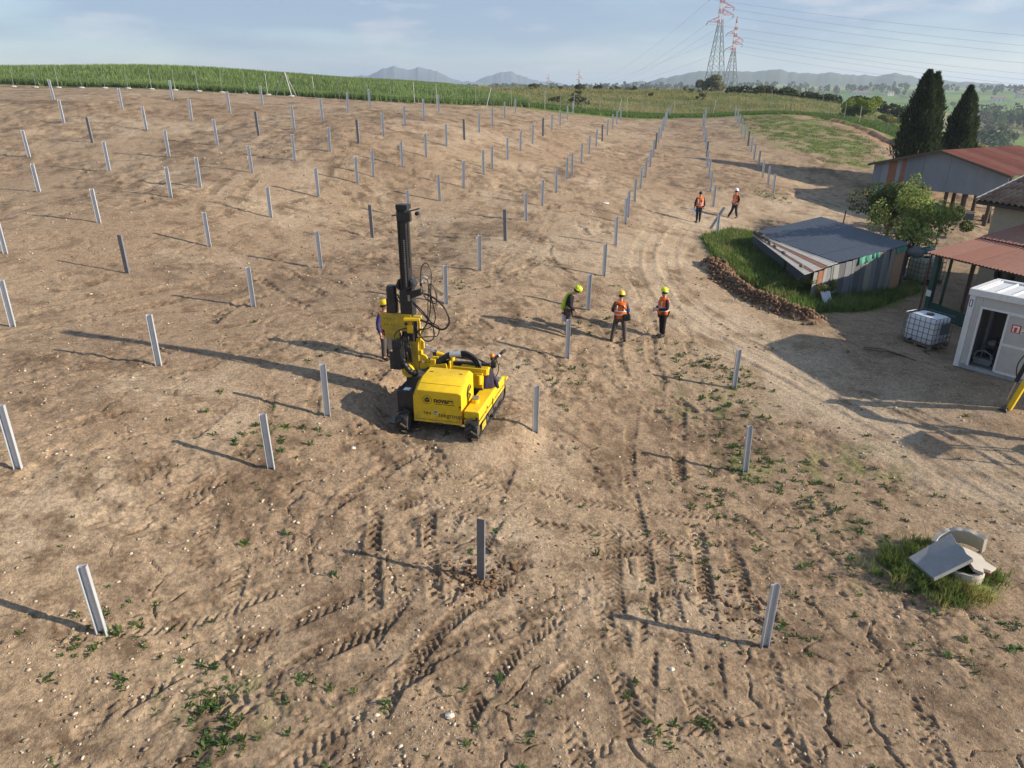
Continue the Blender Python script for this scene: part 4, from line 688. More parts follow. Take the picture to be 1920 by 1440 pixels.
MB().prism([(.35, -.3, ze - .2), (rx, -.3, zr - .25), (HD - .35, -.3, ze - .2)], (0, -.02, 0)).build('gable_wall', CREAM, hs)
sl = math.atan2(zr - ze, rx); tw, tl = .30, .36; Lr = math.hypot(rx, zr - ze); tm = MB(); prof = [(-.5 + i / 8) for i in range(9)]
for j, yy in enumerate((0, 1)):
    for i, u in enumerate(prof): tm.v.append((yy * (tl * 1.12), u * tw * 1.04, .045 * math.sin(2 * math.pi * (u + .5)) + (.035 if yy == 0 else .0)))
for i in range(8): tm.f.append((i, i + 9, i + 10, i + 1))
b = len(tm.v)
for i, u in enumerate(prof): tm.v.append((0, u * tw * 1.04, .045 * math.sin(2 * math.pi * (u + .5)) - .0))
for i in range(8): tm.f.append((i, i + 1, b + i + 1, b + i))
tms = []
for k in range(4):
    me = bpy.data.meshes.new('tile'); me.from_pydata(tm.v, [], tm.f); me.materials.append(TILE[k]); me.shade_smooth(); me.update(); tms.append(me)
rest = MB(); nrw = int(Lr / tl); ncl = int(HL / tw); random.seed(8)
for i in range(nrw + 1):
    for j in range(ncl):
        px, pz = i * tl * math.cos(sl) - .06, ze + .02 + i * tl * math.sin(sl); py = -.13 - j * tw
        if j < 16:
            o = link('tile', tms[random.choice((0, 0, 1, 1, 2, 3))], hs); o.location = (px, py, pz + random.uniform(-.006, .006)); o.rotation_euler = (0, -sl + random.gauss(0, .012), random.gauss(0, .02))
        else:
            R_ = eul(0, -sl, 0); rest.add([R_ @ np.array(v) + (px, py, pz) for v in tm.v], tm.f)
ro = rest.build('roof_tiles', TILE[1], hs, smooth=60); ro['kind'] = 'stuff'
bk = MB(); corr(bk, (rx, -HL, zr + .03), (0, HL, 0), (HD + .2 - rx, 0, ze - zr), .3, .04); bk.build('back_slope', TILE[0], hs, smooth=60)
MB().tube([(rx, -.02, zr + .08), (rx, -HL, zr + .08)], .1, 8).build('ridge_roll', TILE[2], hs, smooth=60)
# canopy
CAN = [mat('red_brown_sheet_%d' % k, c, .75, 0, d, 3, .8, stretch=(.6, 2, 1)) for k, (c, d) in enumerate((((.25, .11, .075), (.32, .165, .12)), ((.21, .09, .065), (.29, .14, .10)), ((.28, .125, .085), (.24, .10, .07))))]; CG = mat('green_painted_steel', (.035, .075, .06), .55, .2, (.06, .10, .08), 6, .6); RUST = mat('rusty_pole', (.16, .07, .045), .85, 0, (.09, .05, .04), 9, .7); GREYW = mat('grey_panel_wall', (.17, .18, .18), .8, 0, (.12, .125, .13), 4, .7)
cn = thing('canopy', 'red-brown corrugated sheet canopy on thin posts in front of the tiled house', 'canopy', (17.5, 29.85, 0), TH); CX = 5.7; zl, zh = 1.60, 2.52; sy = 1.08
for j in range(9):
    for i in range(2):
        a = i * CX / 2; m = MB(); z0 = zl + (zh - zl) * i / 2 + .02 * i + .008 * (j % 2); corr(m, (a - (.1 if i else 0), -j * sy, z0), (0, -sy * 1.02, 0), (CX / 2 + .1, 0, (zh - zl) / 2), .155, .02, 2); paint_crests(m.build('roof_sheet', CAN[(j * 2 + i) % 3], cn, smooth=60), m, CREST_R)
for j in range(4): MB().bar((.25 + j * 1.7, .1, zl - .09 + (zh - zl) * (.25 + j * 1.7) / CX), (.25 + j * 1.7, -9.4, zl - .09 + (zh - zl) * (.25 + j * 1.7) / CX), .08, .12).build('purlin', TIMBER, cn)
def cpost(x, y, r_, m_, lean=0, sq=False):
    p = rotz(TH) @ np.array((x, y, 0)) + np.array((17.5, 29.85, 0)); g = hz(p[0], p[1]); top = zl - .1 + (zh - zl) * x / CX; mm = MB()
    if sq: mm.bar((x + lean, y, g - .1), (x, y, top), r_ * 2)
    else: mm.cyl((x + lean, y, g - .1), (x, y, top), r_, n=8)
    mm.build('canopy_post', m_, cn)
for a_ in ((.35, -.35, .1, CG, 0, True), (.30, -.02, .035, RUST), (.55, -.15, .05, CG), (.95, -.5, .06, CG, -.1), (1.35, -1.3, .035, RUST, -.15), (.3, -4.2, .06, CG), (.3, -7.4, .06, CG), (2.6, -.2, .06, TIMBER)): cpost(*a_)
MB().box((2.3, -4.6, .2), (.05, 5.8, 2.9)).build('back_panel', GREYW, cn)
for j in range(5): MB().box((2.26, -1.75 - j * .62, .5), (.05, .05, 2.6)).build('panel_stud', CG, cn)
p = MB(); p.v = [(.32, -.4, -1.0), (.32, -2.5, -1.1), (.32, -2.5, -.55), (.32, -.4, -.45)]; p.f = [(0, 1, 2, 3)]; o = p.build('net_screen', mat('dark_green_net', (.03, .07, .055), .9), cn)
tp = np.array((2.12, -2.0, .92)); ty = MB(); ty.tube([tp + np.array((0, .30 * math.cos(a), .30 * math.sin(a))) for a in np.linspace(0, 2 * math.pi, 25)], .09, 8, False); RUB = mat('black_rubber', (.022, .022, .023), .75, 0, (.05, .045, .04), 12, .6)
wp = rotz(TH) @ tp + np.array((17.5, 29.85, 0)); ty2 = MB(); ty2.tube([(0, .30 * math.cos(a), .30 * math.sin(a)) for a in np.linspace(0, 2 * math.pi, 25)], .09, 8, False); o = ty2.build('tyre', RUB, smooth=60, loc=tuple(wp), rot=(0, 0, TH)); tag(o, 'black tyre hung on the grey wall under the canopy', 'tyre')
o = MB().box((0, 0, 0), (.02, .24, .26)).build('notice', mat('notice_white', (.7, .7, .68), .6)); o.location = tuple(rotz(TH) @ np.array((.22, -.36, -.1)) + np.array((17.5, 29.85, 0))); o.rotation_euler = (0, 0, TH); tag(o, 'small white notice fixed to the thick green canopy post', 'notice')
# ------------------------------------------------------------------ barn
TB = math.atan2(.47, .88); BO = np.array((30.3, 52.7)); bn = thing('open_barn', 'open barn with grey sheet gable and rust red roof behind the trees', 'barn', (BO[0], BO[1], 0), TB)
BG = [mat('barn_sheet_%d' % k, c, .7, .1, tuple(v * .78 for v in c), 2.2, .7, stretch=(1, 1, .4)) for k, c in enumerate(((.25, .275, .30), (.22, .24, .265), (.31, .33, .35)))]; BRF = [mat('rust_red_roof_%d' % k, c, .75, 0, d, 2.2, .7, stretch=(.5, 1.6, 1)) for k, (c, d) in enumerate((((.20, .055, .035), (.28, .10, .065)), ((.17, .05, .035), (.24, .085, .055)), ((.23, .075, .05), (.30, .13, .09))))]
def gz(y): return 3.95 - abs(y + .2) / 5.1 * 1.25
gp = [(5.0, 4.3, 0), (4.3, 3.75, 2), (3.75, 3.1, None), (3.1, 2.75, 2), (2.75, 2.4, None), (2.4, 1.0, 1), (1.0, -.9, 0), (-.9, -2.9, 0), (-2.9, -5.0, 0)]
for k, (y1, y0, c_) in enumerate(gp):
    lo_ = 1.15 + .05 * (y1 < 1); p = [(0, y1 - .01, lo_ if y1 < 2.5 else .2), (0, y0 + .01, lo_ if y1 < 2.5 else .2)]; top = [(0, y0 + .01, gz(y0) - .08)] + ([(0, -.2, gz(-.2) - .08)] if y0 < -.2 < y1 else []) + [(0, y1 - .01, gz(y1) - .08)]
    MB().prism(p + top, (.03, 0, 0)).build('gable_sheet', SHEET_R if c_ is None else BG[c_], bn)
for sgn in (1, -1):
    for j in range(8):
        m = MB(); y1 = 5.25 if sgn > 0 else -5.3; corr(m, (-.35 + j * 1.2, -.2, 3.98), (1.22, 0, 0), (0, y1 + .2, gz(y1) - gz(-.2)), .2, .02, 2); m.build('roof_sheet', BRF[(j * 5 + (sgn > 0)) % 3], bn, smooth=60)
MB().bar((-.37, -.2, 3.92), (-.37, 5.3, gz(5.3) - .06), .06, .14).build('barge_board', TIMBER, bn); MB().bar((-.37, -.2, 3.92), (-.37, -5.3, gz(-5.3) - .06), .06, .14).build('barge_board', TIMBER, bn)
random.seed(4)
for x_, y_ in ((.36, 4.8), (.36, 2.4), (.36, .6), (.36, -.9), (.36, -2.3), (.36, -3.8), (.36, -4.9), (3, -4.9), (6, -4.9), (9, -4.9), (3, 0), (6, .2), (9, 4.9), (9, 0), (3, 4.8), (6, 4.8), (1.2, -1.6), (2.2, -3.0)):
    w = rotz(TB) @ np.array((x_, y_, 0)); g = hz(BO[0] + w[0], BO[1] + w[1]); k = random.gauss(0, .2); MB().tube([(x_ + k, y_ + random.gauss(0, .12), g - .2), (x_ + k * .4, y_ + random.gauss(0, .06), (g + 1.5) / 2), (x_, y_, gz(y_) - .15)], [.16, .13, .12], 8).build('barn_post', TIMBER, bn, smooth=50)
for k in range(7):
    x_, y_ = random.uniform(1, 5), random.uniform(-4, 2); w = rotz(TB) @ np.array((x_, y_, 0)); q = (BO[0] + w[0], BO[1] + w[1]); o = MB().box((0, 0, .25), (random.uniform(.6, 1.6), random.uniform(.4, .9), random.uniform(.3, .6)), rotz(k)).build('stored_crate', WOODS[k % 6], loc=(q[0], q[1], hz(*q) - .02)); tag(o, '%s from the left of the crates and boards stored under the barn' % ORD[k], 'crate', 'crates stored under the barn')
# ------------------------------------------------------------------ white site cabin
CF = math.atan2(-.8, .6); cb = thing('site_cabin', 'white prefabricated site cabin with its sliding door open', 'cabin', (15.6, 23.5, -1.06), CF)
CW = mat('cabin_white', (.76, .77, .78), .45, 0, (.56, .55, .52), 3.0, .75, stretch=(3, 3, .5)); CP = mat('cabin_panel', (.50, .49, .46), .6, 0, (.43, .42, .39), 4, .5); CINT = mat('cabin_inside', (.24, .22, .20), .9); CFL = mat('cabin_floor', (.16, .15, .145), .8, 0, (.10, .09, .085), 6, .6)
Lc, Dc, Hc = 4.6, 2.2, 2.62
for x_, y_ in ((.09, .09), (Lc - .09, .09), (.09, Dc - .09), (Lc - .09, Dc - .09)): MB().box((x_, y_, Hc / 2), (.18, .18, Hc)).build('corner_post', CW, cb, bevel=.01)
MB().box((Lc / 2, .08, .07), (Lc - .37, .15, .14)).build('base_beam', mat('base_steel', (.40, .44, .46), .6, .3, (.30, .30, .29), 5, .6), cb)
MB().box((Lc / 2, Dc - .08, .07), (Lc - .37, .15, .14)).build('base_beam', CW, cb)
for a_, b_ in (((Lc / 2, .07, Hc + .06), (Lc + .1, .20, .22)), ((Lc / 2, Dc - .07, Hc + .06), (Lc + .1, .20, .22)), ((.03, Dc / 2, Hc + .06), (.2, Dc - .26, .216)), ((Lc - .03, Dc / 2, Hc + .06), (.2, Dc - .26, .216))): MB().box(a_, b_).build('roof_edge', CW, cb, bevel=.008)
for k in range(9):
    m = MB(); x_ = .14 + k * .48; m.box((x_ + .24, Dc / 2, Hc + .10), (.476, Dc - .28, .03)); m.box((x_ + .05, Dc / 2, Hc + .135), (.09, Dc - .28, .045), taper=(.6, 1)); m.build('roof_panel', CW, cb)
MB().box((.3, .06, 1.38), (.235, .05, 2.46)).build('front_panel', CP, cb); MB().box((1.22, .06, 2.42), (1.59, .05, .38)).build('front_panel', CP, cb); MB().box((3.24, .06, 1.38), (2.34, .05, 2.46)).build('front_panel', CP, cb)
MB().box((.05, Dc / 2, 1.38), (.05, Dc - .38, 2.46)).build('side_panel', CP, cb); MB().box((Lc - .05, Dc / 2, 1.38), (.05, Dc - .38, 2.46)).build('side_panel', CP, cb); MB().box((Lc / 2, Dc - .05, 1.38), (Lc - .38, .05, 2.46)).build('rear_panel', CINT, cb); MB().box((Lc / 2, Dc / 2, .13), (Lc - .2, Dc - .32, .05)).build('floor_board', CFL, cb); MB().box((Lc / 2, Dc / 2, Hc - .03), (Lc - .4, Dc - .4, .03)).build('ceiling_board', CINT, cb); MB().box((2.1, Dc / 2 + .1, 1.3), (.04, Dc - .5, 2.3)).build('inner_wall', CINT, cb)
for a_, b_ in (((.435, .03, 1.18), (.07, .07, 2.1)), ((1.1, .03, 2.22), (1.40, .075, .07))): MB().box(a_, b_).build('door_frame', CW, cb, bevel=.006)
dr = MB().box((1.72, .0, 1.2), (.86, .03, 2.02)).build('sliding_door', CP, cb)
for a_, b_ in (((1.28, -.012, 1.2), (.07, .05, 2.06)), ((2.16, -.012, 1.2), (.07, .05, 2.06)), ((1.72, -.012, 2.2), (.81, .05, .07)), ((1.72, -.012, .18), (.81, .05, .07)), ((1.72, -.012, 1.15), (.81, .05, .09))): MB().box(a_, b_).build('door_rail', CW, dr, bevel=.005)
SR = mat('sign_red', (.55, .045, .04), .5); SW_ = mat('sign_white', (.8, .8, .78), .5); SGY = mat('sign_yellow', (.75, .6, .05), .5); SBL = mat('sign_blue', (.02, .05, .25), .5); SGN = mat('sign_teal', (.03, .35, .33), .5)
sg = MB().box((1.585, -.02, 1.76), (.27, .008, .27)).build('safety_sign', SR, dr); MB().box((1.585, -.027, 1.755), (.19, .004, .21)).build('sign_field', SW_, sg); e = MB(); e.box((1.575, -.032, 1.735), (.085, .004, .15)); e.build('extinguisher_symbol', SR, sg); MB().box((1.61, -.0335, 1.79), (.03, .004, .05)).build('extinguisher_symbol', SR, sg)
s2 = MB().box((1.86, -.02, 1.73), (.24, .008, .17)).build('safety_sign', SW_, dr); MB().box((1.83, -.027, 1.78), (.16, .004, .05)).build('sign_field', SGY, s2); MB().box((1.86, -.027, 1.69), (.19, .004, .05)).build('sign_field', SGN, s2)
lb_ = MB().box((.085, -.006, 2.30), (.10, .008, .24)).build('maker_label', SBL, cb); MB().box((.085, -.0115, 2.3), (.05, .003, .19)).build('label_lettering', SW_, lb_)
# things inside the cabin
def inc(x, y, z): q = rotz(CF) @ np.array((x, y, z)) + np.array((15.6, 23.5, -1.06)); return tuple(q)
IN = [mat('tool_black', (.02, .02, .022), .5), mat('tool_grey', (.20, .21, .22), .6), mat('tool_blue', (.03, .04, .12), .6), mat('sack_pale', (.45, .43, .38), .8), mat('tool_yellow', (.55, .38, .03), .5)]
zf = .155
m = MB(); m.tube([(-.3, 0, .12), (-.25, .02, .42), (0, 0, .5), (.22, 0, .4), (.3, 0, .1)], .03, 7); m.tube([(-.2, .2, .1), (-.1, .2, .4), (.2, .2, .35), (.28, .2, .08)], .025, 7); m.box((0, .1, .1), (.55, .26, .2)); o = m.build('hand_tool', IN[1], smooth=50, loc=inc(.72, .45, zf), rot=(0, 0, CF)); tag(o, 'grey tubular framed machine standing just inside the cabin door', 'tool')
m = MB(); m.box((0, 0, .35), (.4, .35, .7), taper=(.8, .8)); m.tube([(-.1, -.1, .7), (-.15, -.12, .95), (.05, -.1, 1.0)], .03, 7); o = m.build('power_tool', IN[0], bevel=.02, loc=inc(1.0, .9, zf), rot=(0, 0, CF + .3)); tag(o, 'dark power tool case with handle in the middle of the cabin', 'tool')
m = MB(); m.tube([(0, 0, 0), (0, .02, .25), (.01, .0, .5), (0, 0, .62)], [.2, .24, .2, .08], 9); o = m.build('blue_sack', IN[2], smooth=60, loc=inc(1.5, .85, zf), rot=(0, 0, CF)); tag(o, 'dark blue sack behind the right side of the cabin doorway', 'sack')
m = MB(); m.box((0, 0, .46), (.5, .4, .04)); [m.box((sx * .21, sy * .16, .22), (.04, .04, .44)) for sx in (-1, 1) for sy in (-1, 1)]; o = m.build('small_bench', IN[1], loc=inc(.62, 1.35, zf), rot=(0, 0, CF)); tag(o, 'small grey bench at the back left inside the cabin', 'bench')
m = MB(); m.ball((0, 0, .08), (.24, .18, .12), 9, 5, -.6, .95); o = m.build('white_bag', IN[3], smooth=60, loc=inc(.62, 1.35, zf + .48), rot=(0, 0, 1)); tag(o, 'pale bag lying on the small bench inside the cabin', 'bag')
m = MB(); m.tube([(.22 * math.cos(a), 0, .22 * math.sin(a) + .24) for a in np.linspace(0, 6.28, 17)], .03, 6, False); m.tube([(.15 * math.cos(a), .06, .15 * math.sin(a) + .24) for a in np.linspace(0, 6.28, 17)], .025, 6, False); o = m.build('hose_coil', IN[3], smooth=60, loc=inc(1.42, 1.4, zf + .35), rot=(.2, 0, CF)); tag(o, 'pale hose coil at the back of the cabin above the blue sack', 'hose')
m = MB(); m.box((0, 0, .17), (.3, .3, .34)); m.box((0, 0, .37), (.2, .2, .06)); o = m.build('yellow_box', IN[4], bevel=.02, loc=inc(.9, 1.7, zf + .0), rot=(0, 0, CF)); tag(o, 'yellow tool box low at the back of the cabin', 'tool box')
# ------------------------------------------------------------------ caged water tanks
HDPE = mat('tank_plastic', (.80, .82, .85), .45, 0, (.72, .74, .77), 3, .5, trans=.12); HDPY = mat('tank_plastic_aged', (.58, .57, .44), .5, 0, (.45, .45, .33), 3, .6, trans=.15); CAGE = mat('tank_cage', (.14, .16, .19), .45, .6); PAL = mat('pallet_wood', (.22, .17, .12), .9, 0, (.13, .10, .075), 9, .7, .3, 30); BLACK_PLASTIC = mat('black_plastic', (.03, .03, .03), .5)
def ibc(label, x, y, rz, plastic, sc=1.):
    t = thing('caged_water_tank', label, 'water tank', (x, y, hz(x, y) + .01), rz, 'caged plastic water tanks'); t.scale = (sc,) * 3; w, d = 1.2, 1.0
    pl = MB()
    for k in range(7): pl.box((-.6 + .06 + k * .18, 0, .125), (.12, 1.0, .022))
    for yy in (-.44, 0, .44):
        pl.box((0, yy, .1), (1.2, .1, .022))
        for xx in (-.54, 0, .54): pl.box((xx, yy, .045), (.13, .1, .085))
    pl.build('pallet', PAL, t)
    tk = MB(); rg = []
    for z, i_ in ((.15, .06), (.2, .02), (.5, .01), (.9, .01), (1.06, .03), (1.11, .10)):
        hw, hd = w / 2 - .03 - i_, d / 2 - .03 - i_; r_ = .1; rg.append([(cx * (hw - r_) + r_ * math.cos(a), cy * (hd - r_) + r_ * math.sin(a), z) for cx, cy, a0 in ((1, 1, 0), (-1, 1, 90), (-1, -1, 180), (1, -1, 270)) for a in (rad(a0), rad(a0 + 45), rad(a0 + 90))])
    tk.rings(rg); tk.build('tank', plastic, t, smooth=50); MB().cyl((0, 0, 1.10), (0, 0, 1.16), .13, n=14).build('lid', BLACK_PLASTIC, t, smooth=40)
    c = MB(); r_ = .011
    for z in (.17, .36, .56, .76, .96, 1.14): c.tube([(-.6, -.5, z), (.6, -.5, z), (.6, .5, z), (-.6, .5, z), (-.6, -.5, z)], r_, 5, False)
    for k in range(7): xx = -.6 + k * .2; c.cyl((xx, -.5, .14), (xx, -.5, 1.14), r_, n=5); c.cyl((xx, .5, .14), (xx, .5, 1.14), r_, n=5)
    for k in range(1, 5): yy = -.5 + k * .2; c.cyl((-.6, yy, .14), (-.6, yy, 1.14), r_, n=5); c.cyl((.6, yy, .14), (.6, yy, 1.14), r_, n=5)
    c.build('cage', CAGE, t); MB().box((.606, .1, .72), (.006, .5, .4)).build('name_plate', mat('tank_plate', (.13, .14, .15), .6), t); MB().cyl((-.2, -.5, .22), (-.2, -.6, .2), .045, n=8).build('outlet_valve', BLACK_PLASTIC, t); return t
ibc('white caged water tank on a pallet left of the site cabin', 15.62, 25.5, math.atan2(-.9, .43), HDPE, 1.03)
ibc('yellowed caged water tank beyond the shed, under the light green tree', 20.55, 34.9, .25, HDPY, 1.12)
DR = mat('blue_drum', (.12, .28, .42), .4); m = MB(); m.tube([(-.3, 0, 0), (-.15, 0, 0), (.15, 0, 0), (.3, 0, 0)], [.16, .19, .19, .16], 12); o = m.build('plastic_drum', DR, smooth=50, loc=(20.6, 35.0, hz(20.55, 34.9) + 1.6), rot=(0, .1, .4)); tag(o, 'pale blue drum lying on top of the yellowed tank', 'drum')
m = MB(); q_ = np.random.default_rng(4); m.ball((0, 0, .2), (.42, .36, .3), 11, 6, -.7, .95); o = m.build('tarpaulin_bundle', mat('grey_tarp', (.18, .20, .22), .7, 0, (.26, .28, .30), 5, .7), smooth=30, loc=(20.1, 35.15, hz(20.55, 34.9) + 1.28)); tag(o, 'grey tarpaulin bundle on top of the yellowed tank', 'tarpaulin')
# thin rods lying on the yard
for k, (p, q) in enumerate((((12.9, 24.6), (14.4, 23.7)), ((13.0, 24.8), (14.2, 24.0)))):
    m = MB(); m.tube([(p[0], p[1], hz(*p) + .03), ((p[0] + q[0]) / 2, (p[1] + q[1]) / 2 + .08, hz(*p) + .05), (q[0], q[1], hz(*q) + .03)], .016, 5); o = m.build('bent_rod', mat('dark_rod', (.05, .04, .035), .8)); tag(o, ('longer' if k == 0 else 'shorter') + ' dark bent rod lying on the yard left of the cabin', 'rod')
# ------------------------------------------------------------------ pile driving rig
YEL = mat('rig_yellow', (.80, .53, .012), .42, 0, (.68, .44, .02), 5, .35, spec=.45); YELD = mat('rig_yellow_worn', (.58, .40, .03), .55, 0, (.34, .24, .05), 6, .55); BLK = mat('rig_black', (.014, .015, .017), .42, 0, (.03, .03, .032), 6, .6, spec=.45); TREAD = mat('dusty_rubber', (.028, .026, .024), .85, 0, (.075, .065, .052), 5, .6); HOSE = mat('hydraulic_hose', (.018, .017, .017), .4, spec=.5); STEEL = mat('bare_steel', (.42, .41, .40), .4, .7, (.28, .26, .24), 8, .6); CHR = mat('chrome_rod', (.75, .75, .76), .18, 1.); DUSTK = mat('dusty_black_steel', (.06, .055, .05), .8, .1, (.12, .10, .08), 5, .7); PRINT = mat('dark_print', (.055, .035, .02), .6); SILV = mat('silver_tape', (.55, .56, .57), .4, .4)
def muddy(m_, z0, z1, mud=(.24, .175, .115)):
    t = m_.node_tree; p = t.nodes['Principled BSDF']; src = p.inputs['Base Color'].links[0].from_socket; tcn = t.nodes.new('ShaderNodeTexCoord'); sp = t.nodes.new('ShaderNodeSeparateXYZ'); t.links.new(tcn.outputs['Object'], sp.inputs['Vector']); mr = t.nodes.new('ShaderNodeMapRange'); mr.inputs['From Min'].default_value = z1; mr.inputs['From Max'].default_value = z0; mr.inputs['To Max'].default_value = .55; t.links.new(sp.outputs['Z'], mr.inputs['Value'])
    nz = t.nodes.new('ShaderNodeTexNoise'); nz.inputs['Scale'].default_value = 7; nz.inputs['Detail'].default_value = 8; t.links.new(tcn.outputs['Object'], nz.inputs['Vector']); mu = t.nodes.new('ShaderNodeMath'); mu.operation = 'MULTIPLY_ADD'; mu.inputs[1].default_value = 1.6; mu.inputs[2].default_value = -.98; t.links.new(nz.outputs['Fac'], mu.inputs[0]); ad = t.nodes.new('ShaderNodeMath'); ad.operation = 'ADD'; ad.use_clamp = True; t.links.new(mu.outputs[0], ad.inputs[0]); t.links.new(mr.outputs[0], ad.inputs[1]); mul = t.nodes.new('ShaderNodeMath'); mul.operation = 'MULTIPLY'; mul.inputs[1].default_value = .8; t.links.new(ad.outputs[0], mul.inputs[0])
    mx_n = t.nodes.new('ShaderNodeMix'); mx_n.data_type = 'RGBA'; mx_n.inputs['B'].default_value = (*mud, 1); t.links.new(mul.outputs[0], mx_n.inputs['Factor']); t.links.new(src, mx_n.inputs['A']); t.links.new(mx_n.outputs['Result'], p.inputs['Base Color'])
muddy(YEL, .25, .8); muddy(BLK, .2, .8)
RX, RY = -1.54, 17.17; RA = rad(-14.0); RZ = hz(RX, RY) + .0
rig = thing('pile_driver', 'yellow crawler pile driving rig with tall black mast in the middle of the field', 'pile driver', (RX, RY, RZ), RA)
def rb(n, c, d, m_, R=None, bev=.008, par=None, **k): return MB().box(c, d, R, **k).build(n, m_, par or rig, bevel=bev)
def rc(n, p, q, r0, m_, r1=None, ns=14, par=None): return MB().cyl(p, q, r0, r1, ns).build(n, m_, par or rig, smooth=40)
def spline(P, n=26):
    P = np.array(P, float); o = []; k = len(P)
    for t in np.linspace(0, k - 1.0001, n):
        i = int(t); u = t - i; p0, p1, p2, p3 = P[max(i - 1, 0)], P[i], P[min(i + 1, k - 1)], P[min(i + 2, k - 1)]
        o.append(.5 * (2 * p1 + (p2 - p0) * u + (2 * p0 - 5 * p1 + 4 * p2 - p3) * u * u + (3 * p1 - p0 - 3 * p2 + p3) * u ** 3))
    return o
def hose(P, r_=.017, par=None, m_=None, n=26, name='hose'): return MB().tube(spline(P, n), r_, 7).build(name, m_ or HOSE, par or rig, smooth=60)
# crawlers
def crawler(cx, sgn):
    r_, L, w = .255, 1.15, .32; pts_ = []
    for k in range(64):
        s_ = k / 64 * (2 * math.pi * r_ + 4 * L); 
        if s_ < 2 * L: pts_.append((-L + s_, 0., (0, -1)))
        elif s_ < 2 * L + math.pi * r_: a = (s_ - 2 * L) / r_; pts_.append((L + r_ * math.sin(a), r_ - r_ * math.cos(a), (math.sin(a), -math.cos(a))))
        elif s_ < 4 * L + math.pi * r_: pts_.append((L - (s_ - 2 * L - math.pi * r_), 2 * r_, (0, 1)))
        else: a = (s_ - 4 * L - math.pi * r_) / r_; pts_.append((-L - r_ * math.sin(a), r_ + r_ * math.cos(a), (-math.sin(a), math.cos(a))))
    m = MB(); n = len(pts_); z0 = .035
    for (y, z, nn) in pts_: m.v += [(cx - w / 2, y, z + z0), (cx + w / 2, y, z + z0), (cx + w / 2, y - nn[0] * .05, z - nn[1] * .05 + z0), (cx - w / 2, y - nn[0] * .05, z - nn[1] * .05 + z0)]
    for i in range(n):
        a, b = 4 * i, 4 * ((i + 1) % n)
        for j in range(4): m.f.append((a + j, b + j, b + (j + 1) % 4, a + (j + 1) % 4))
    tr = m.build('crawler_track', TREAD, rig); lg = MB()
    for i in range(0, n):
        y, z, nn = pts_[i]; side = -1 if i % 2 else 1; tg = (-nn[1], nn[0]); c = np.array((cx + side * w * .22, y + nn[0] * .02, z + nn[1] * .02 + z0)); X_ = np.array((1., 0, 0)); T_ = np.array((0, tg[0], tg[1])); Nn = np.array((0, nn[0], nn[1])); a = side * .55; u = X_ * math.cos(a) + T_ * math.sin(a); v = -X_ * math.sin(a) + T_ * math.cos(a); lg.box(c, (w * .54, .045, .085), np.stack([u, v, Nn], 1))
    lo_ = lg.build('track_lugs', TREAD, tr); lo_['kind'] = 'stuff'
    for y in np.linspace(-L + .05, L - .05, 6): MB().cyl((cx - .1, y, .19), (cx + .1, y, .19), .12, n=12).build('roller', DUSTK, tr, smooth=40)
    for y in (-L, L): MB().cyl((cx - .12, y, .29), (cx + .12, y, .29), .19, n=14).build('sprocket', DUSTK, tr, smooth=40)
    rb('track_frame', (cx, 0, .31), (.2, 2.0, .14), DUSTK, par=tr); return tr
tR = crawler(.9, 1); tL = crawler(-.93, -1)
rb('side_plate', (1.075, -.85, .26), (.02, .34, .17), YELD, bev=.02); rb('track_skid', (1.06, .25, .32), (.03, 1.3, .1), DUSTK)
rb('chassis', (0, .05, .42), (1.4, 2.1, .3), DUSTK)
# engine hood
hd = MB().prism([(-.66, -1.17, .32), (-.66, -1.17, 1.0), (-.66, -.98, 1.2), (-.66, -.72, 1.38), (-.66, -.15, 1.40), (-.66, -.15, .36)], (1.26, 0, 0))
k0 = len(hd.v)
hood = MB(); xs = [-.66, -.55, .50, .60]; prof = {-.66: [(-1.17, .32), (-1.17, 1.0), (-1.03, 1.08), (-.78, 1.24), (-.15, 1.27), (-.15, .36)], -.55: [(-1.17, .32), (-1.17, 1.17), (-1.15, 1.19), (-.74, 1.37), (-.15, 1.40), (-.15, .36)], .50: [(-1.17, .32), (-1.17, 1.17), (-1.15, 1.19), (-.74, 1.37), (-.15, 1.40), (-.15, .36)], .60: [(-1.17, .32), (-1.17, 1.14), (-1.12, 1.16), (-.74, 1.31), (-.15, 1.33), (-.15, .36)]}
hood.rings([[(x_, y_, z_) for y_, z_ in prof[x_]] for x_ in xs]); ho_ = hood.build('engine_hood', YEL, rig, smooth=30, bevel=.012)
for x_ in (-.42, .36): rb('hood_slot', (x_, -.42, 1.388), (.09, .035, .01), BLK, R=eul(rad(2), 0, 0), bev=0, par=ho_)
for k in range(5):
    r_ = .05 + k * .035; MB().tube([(.607, -.55 + r_ * math.cos(a), .98 + r_ * math.sin(a)) for a in np.linspace(.3, 5.6, 20)], .008, 5).build('vent_slot', PRINT, ho_)
rc('hood_latch', (.56, -1.175, .82), (.56, -1.2, .82), .022, BLK, par=ho_); rb('hood_gap', (-.0, -1.165, .315), (.2, .03, .05), BLK, par=ho_)
for c_, d_ in (((.0, -.945, 1.284), (1.05, .006, .004)), ((-.03, -1.1725, .40), (1.2, .003, .008))): rb('panel_seam', c_, d_, PRINT, bev=0, par=ho_)
for x_ in (-.6, .54):
    for z_ in (.45, .75, 1.05): rc('panel_bolt', (x_, -1.172, z_), (x_, -1.18, z_), .012, STEEL, ns=6, par=ho_)
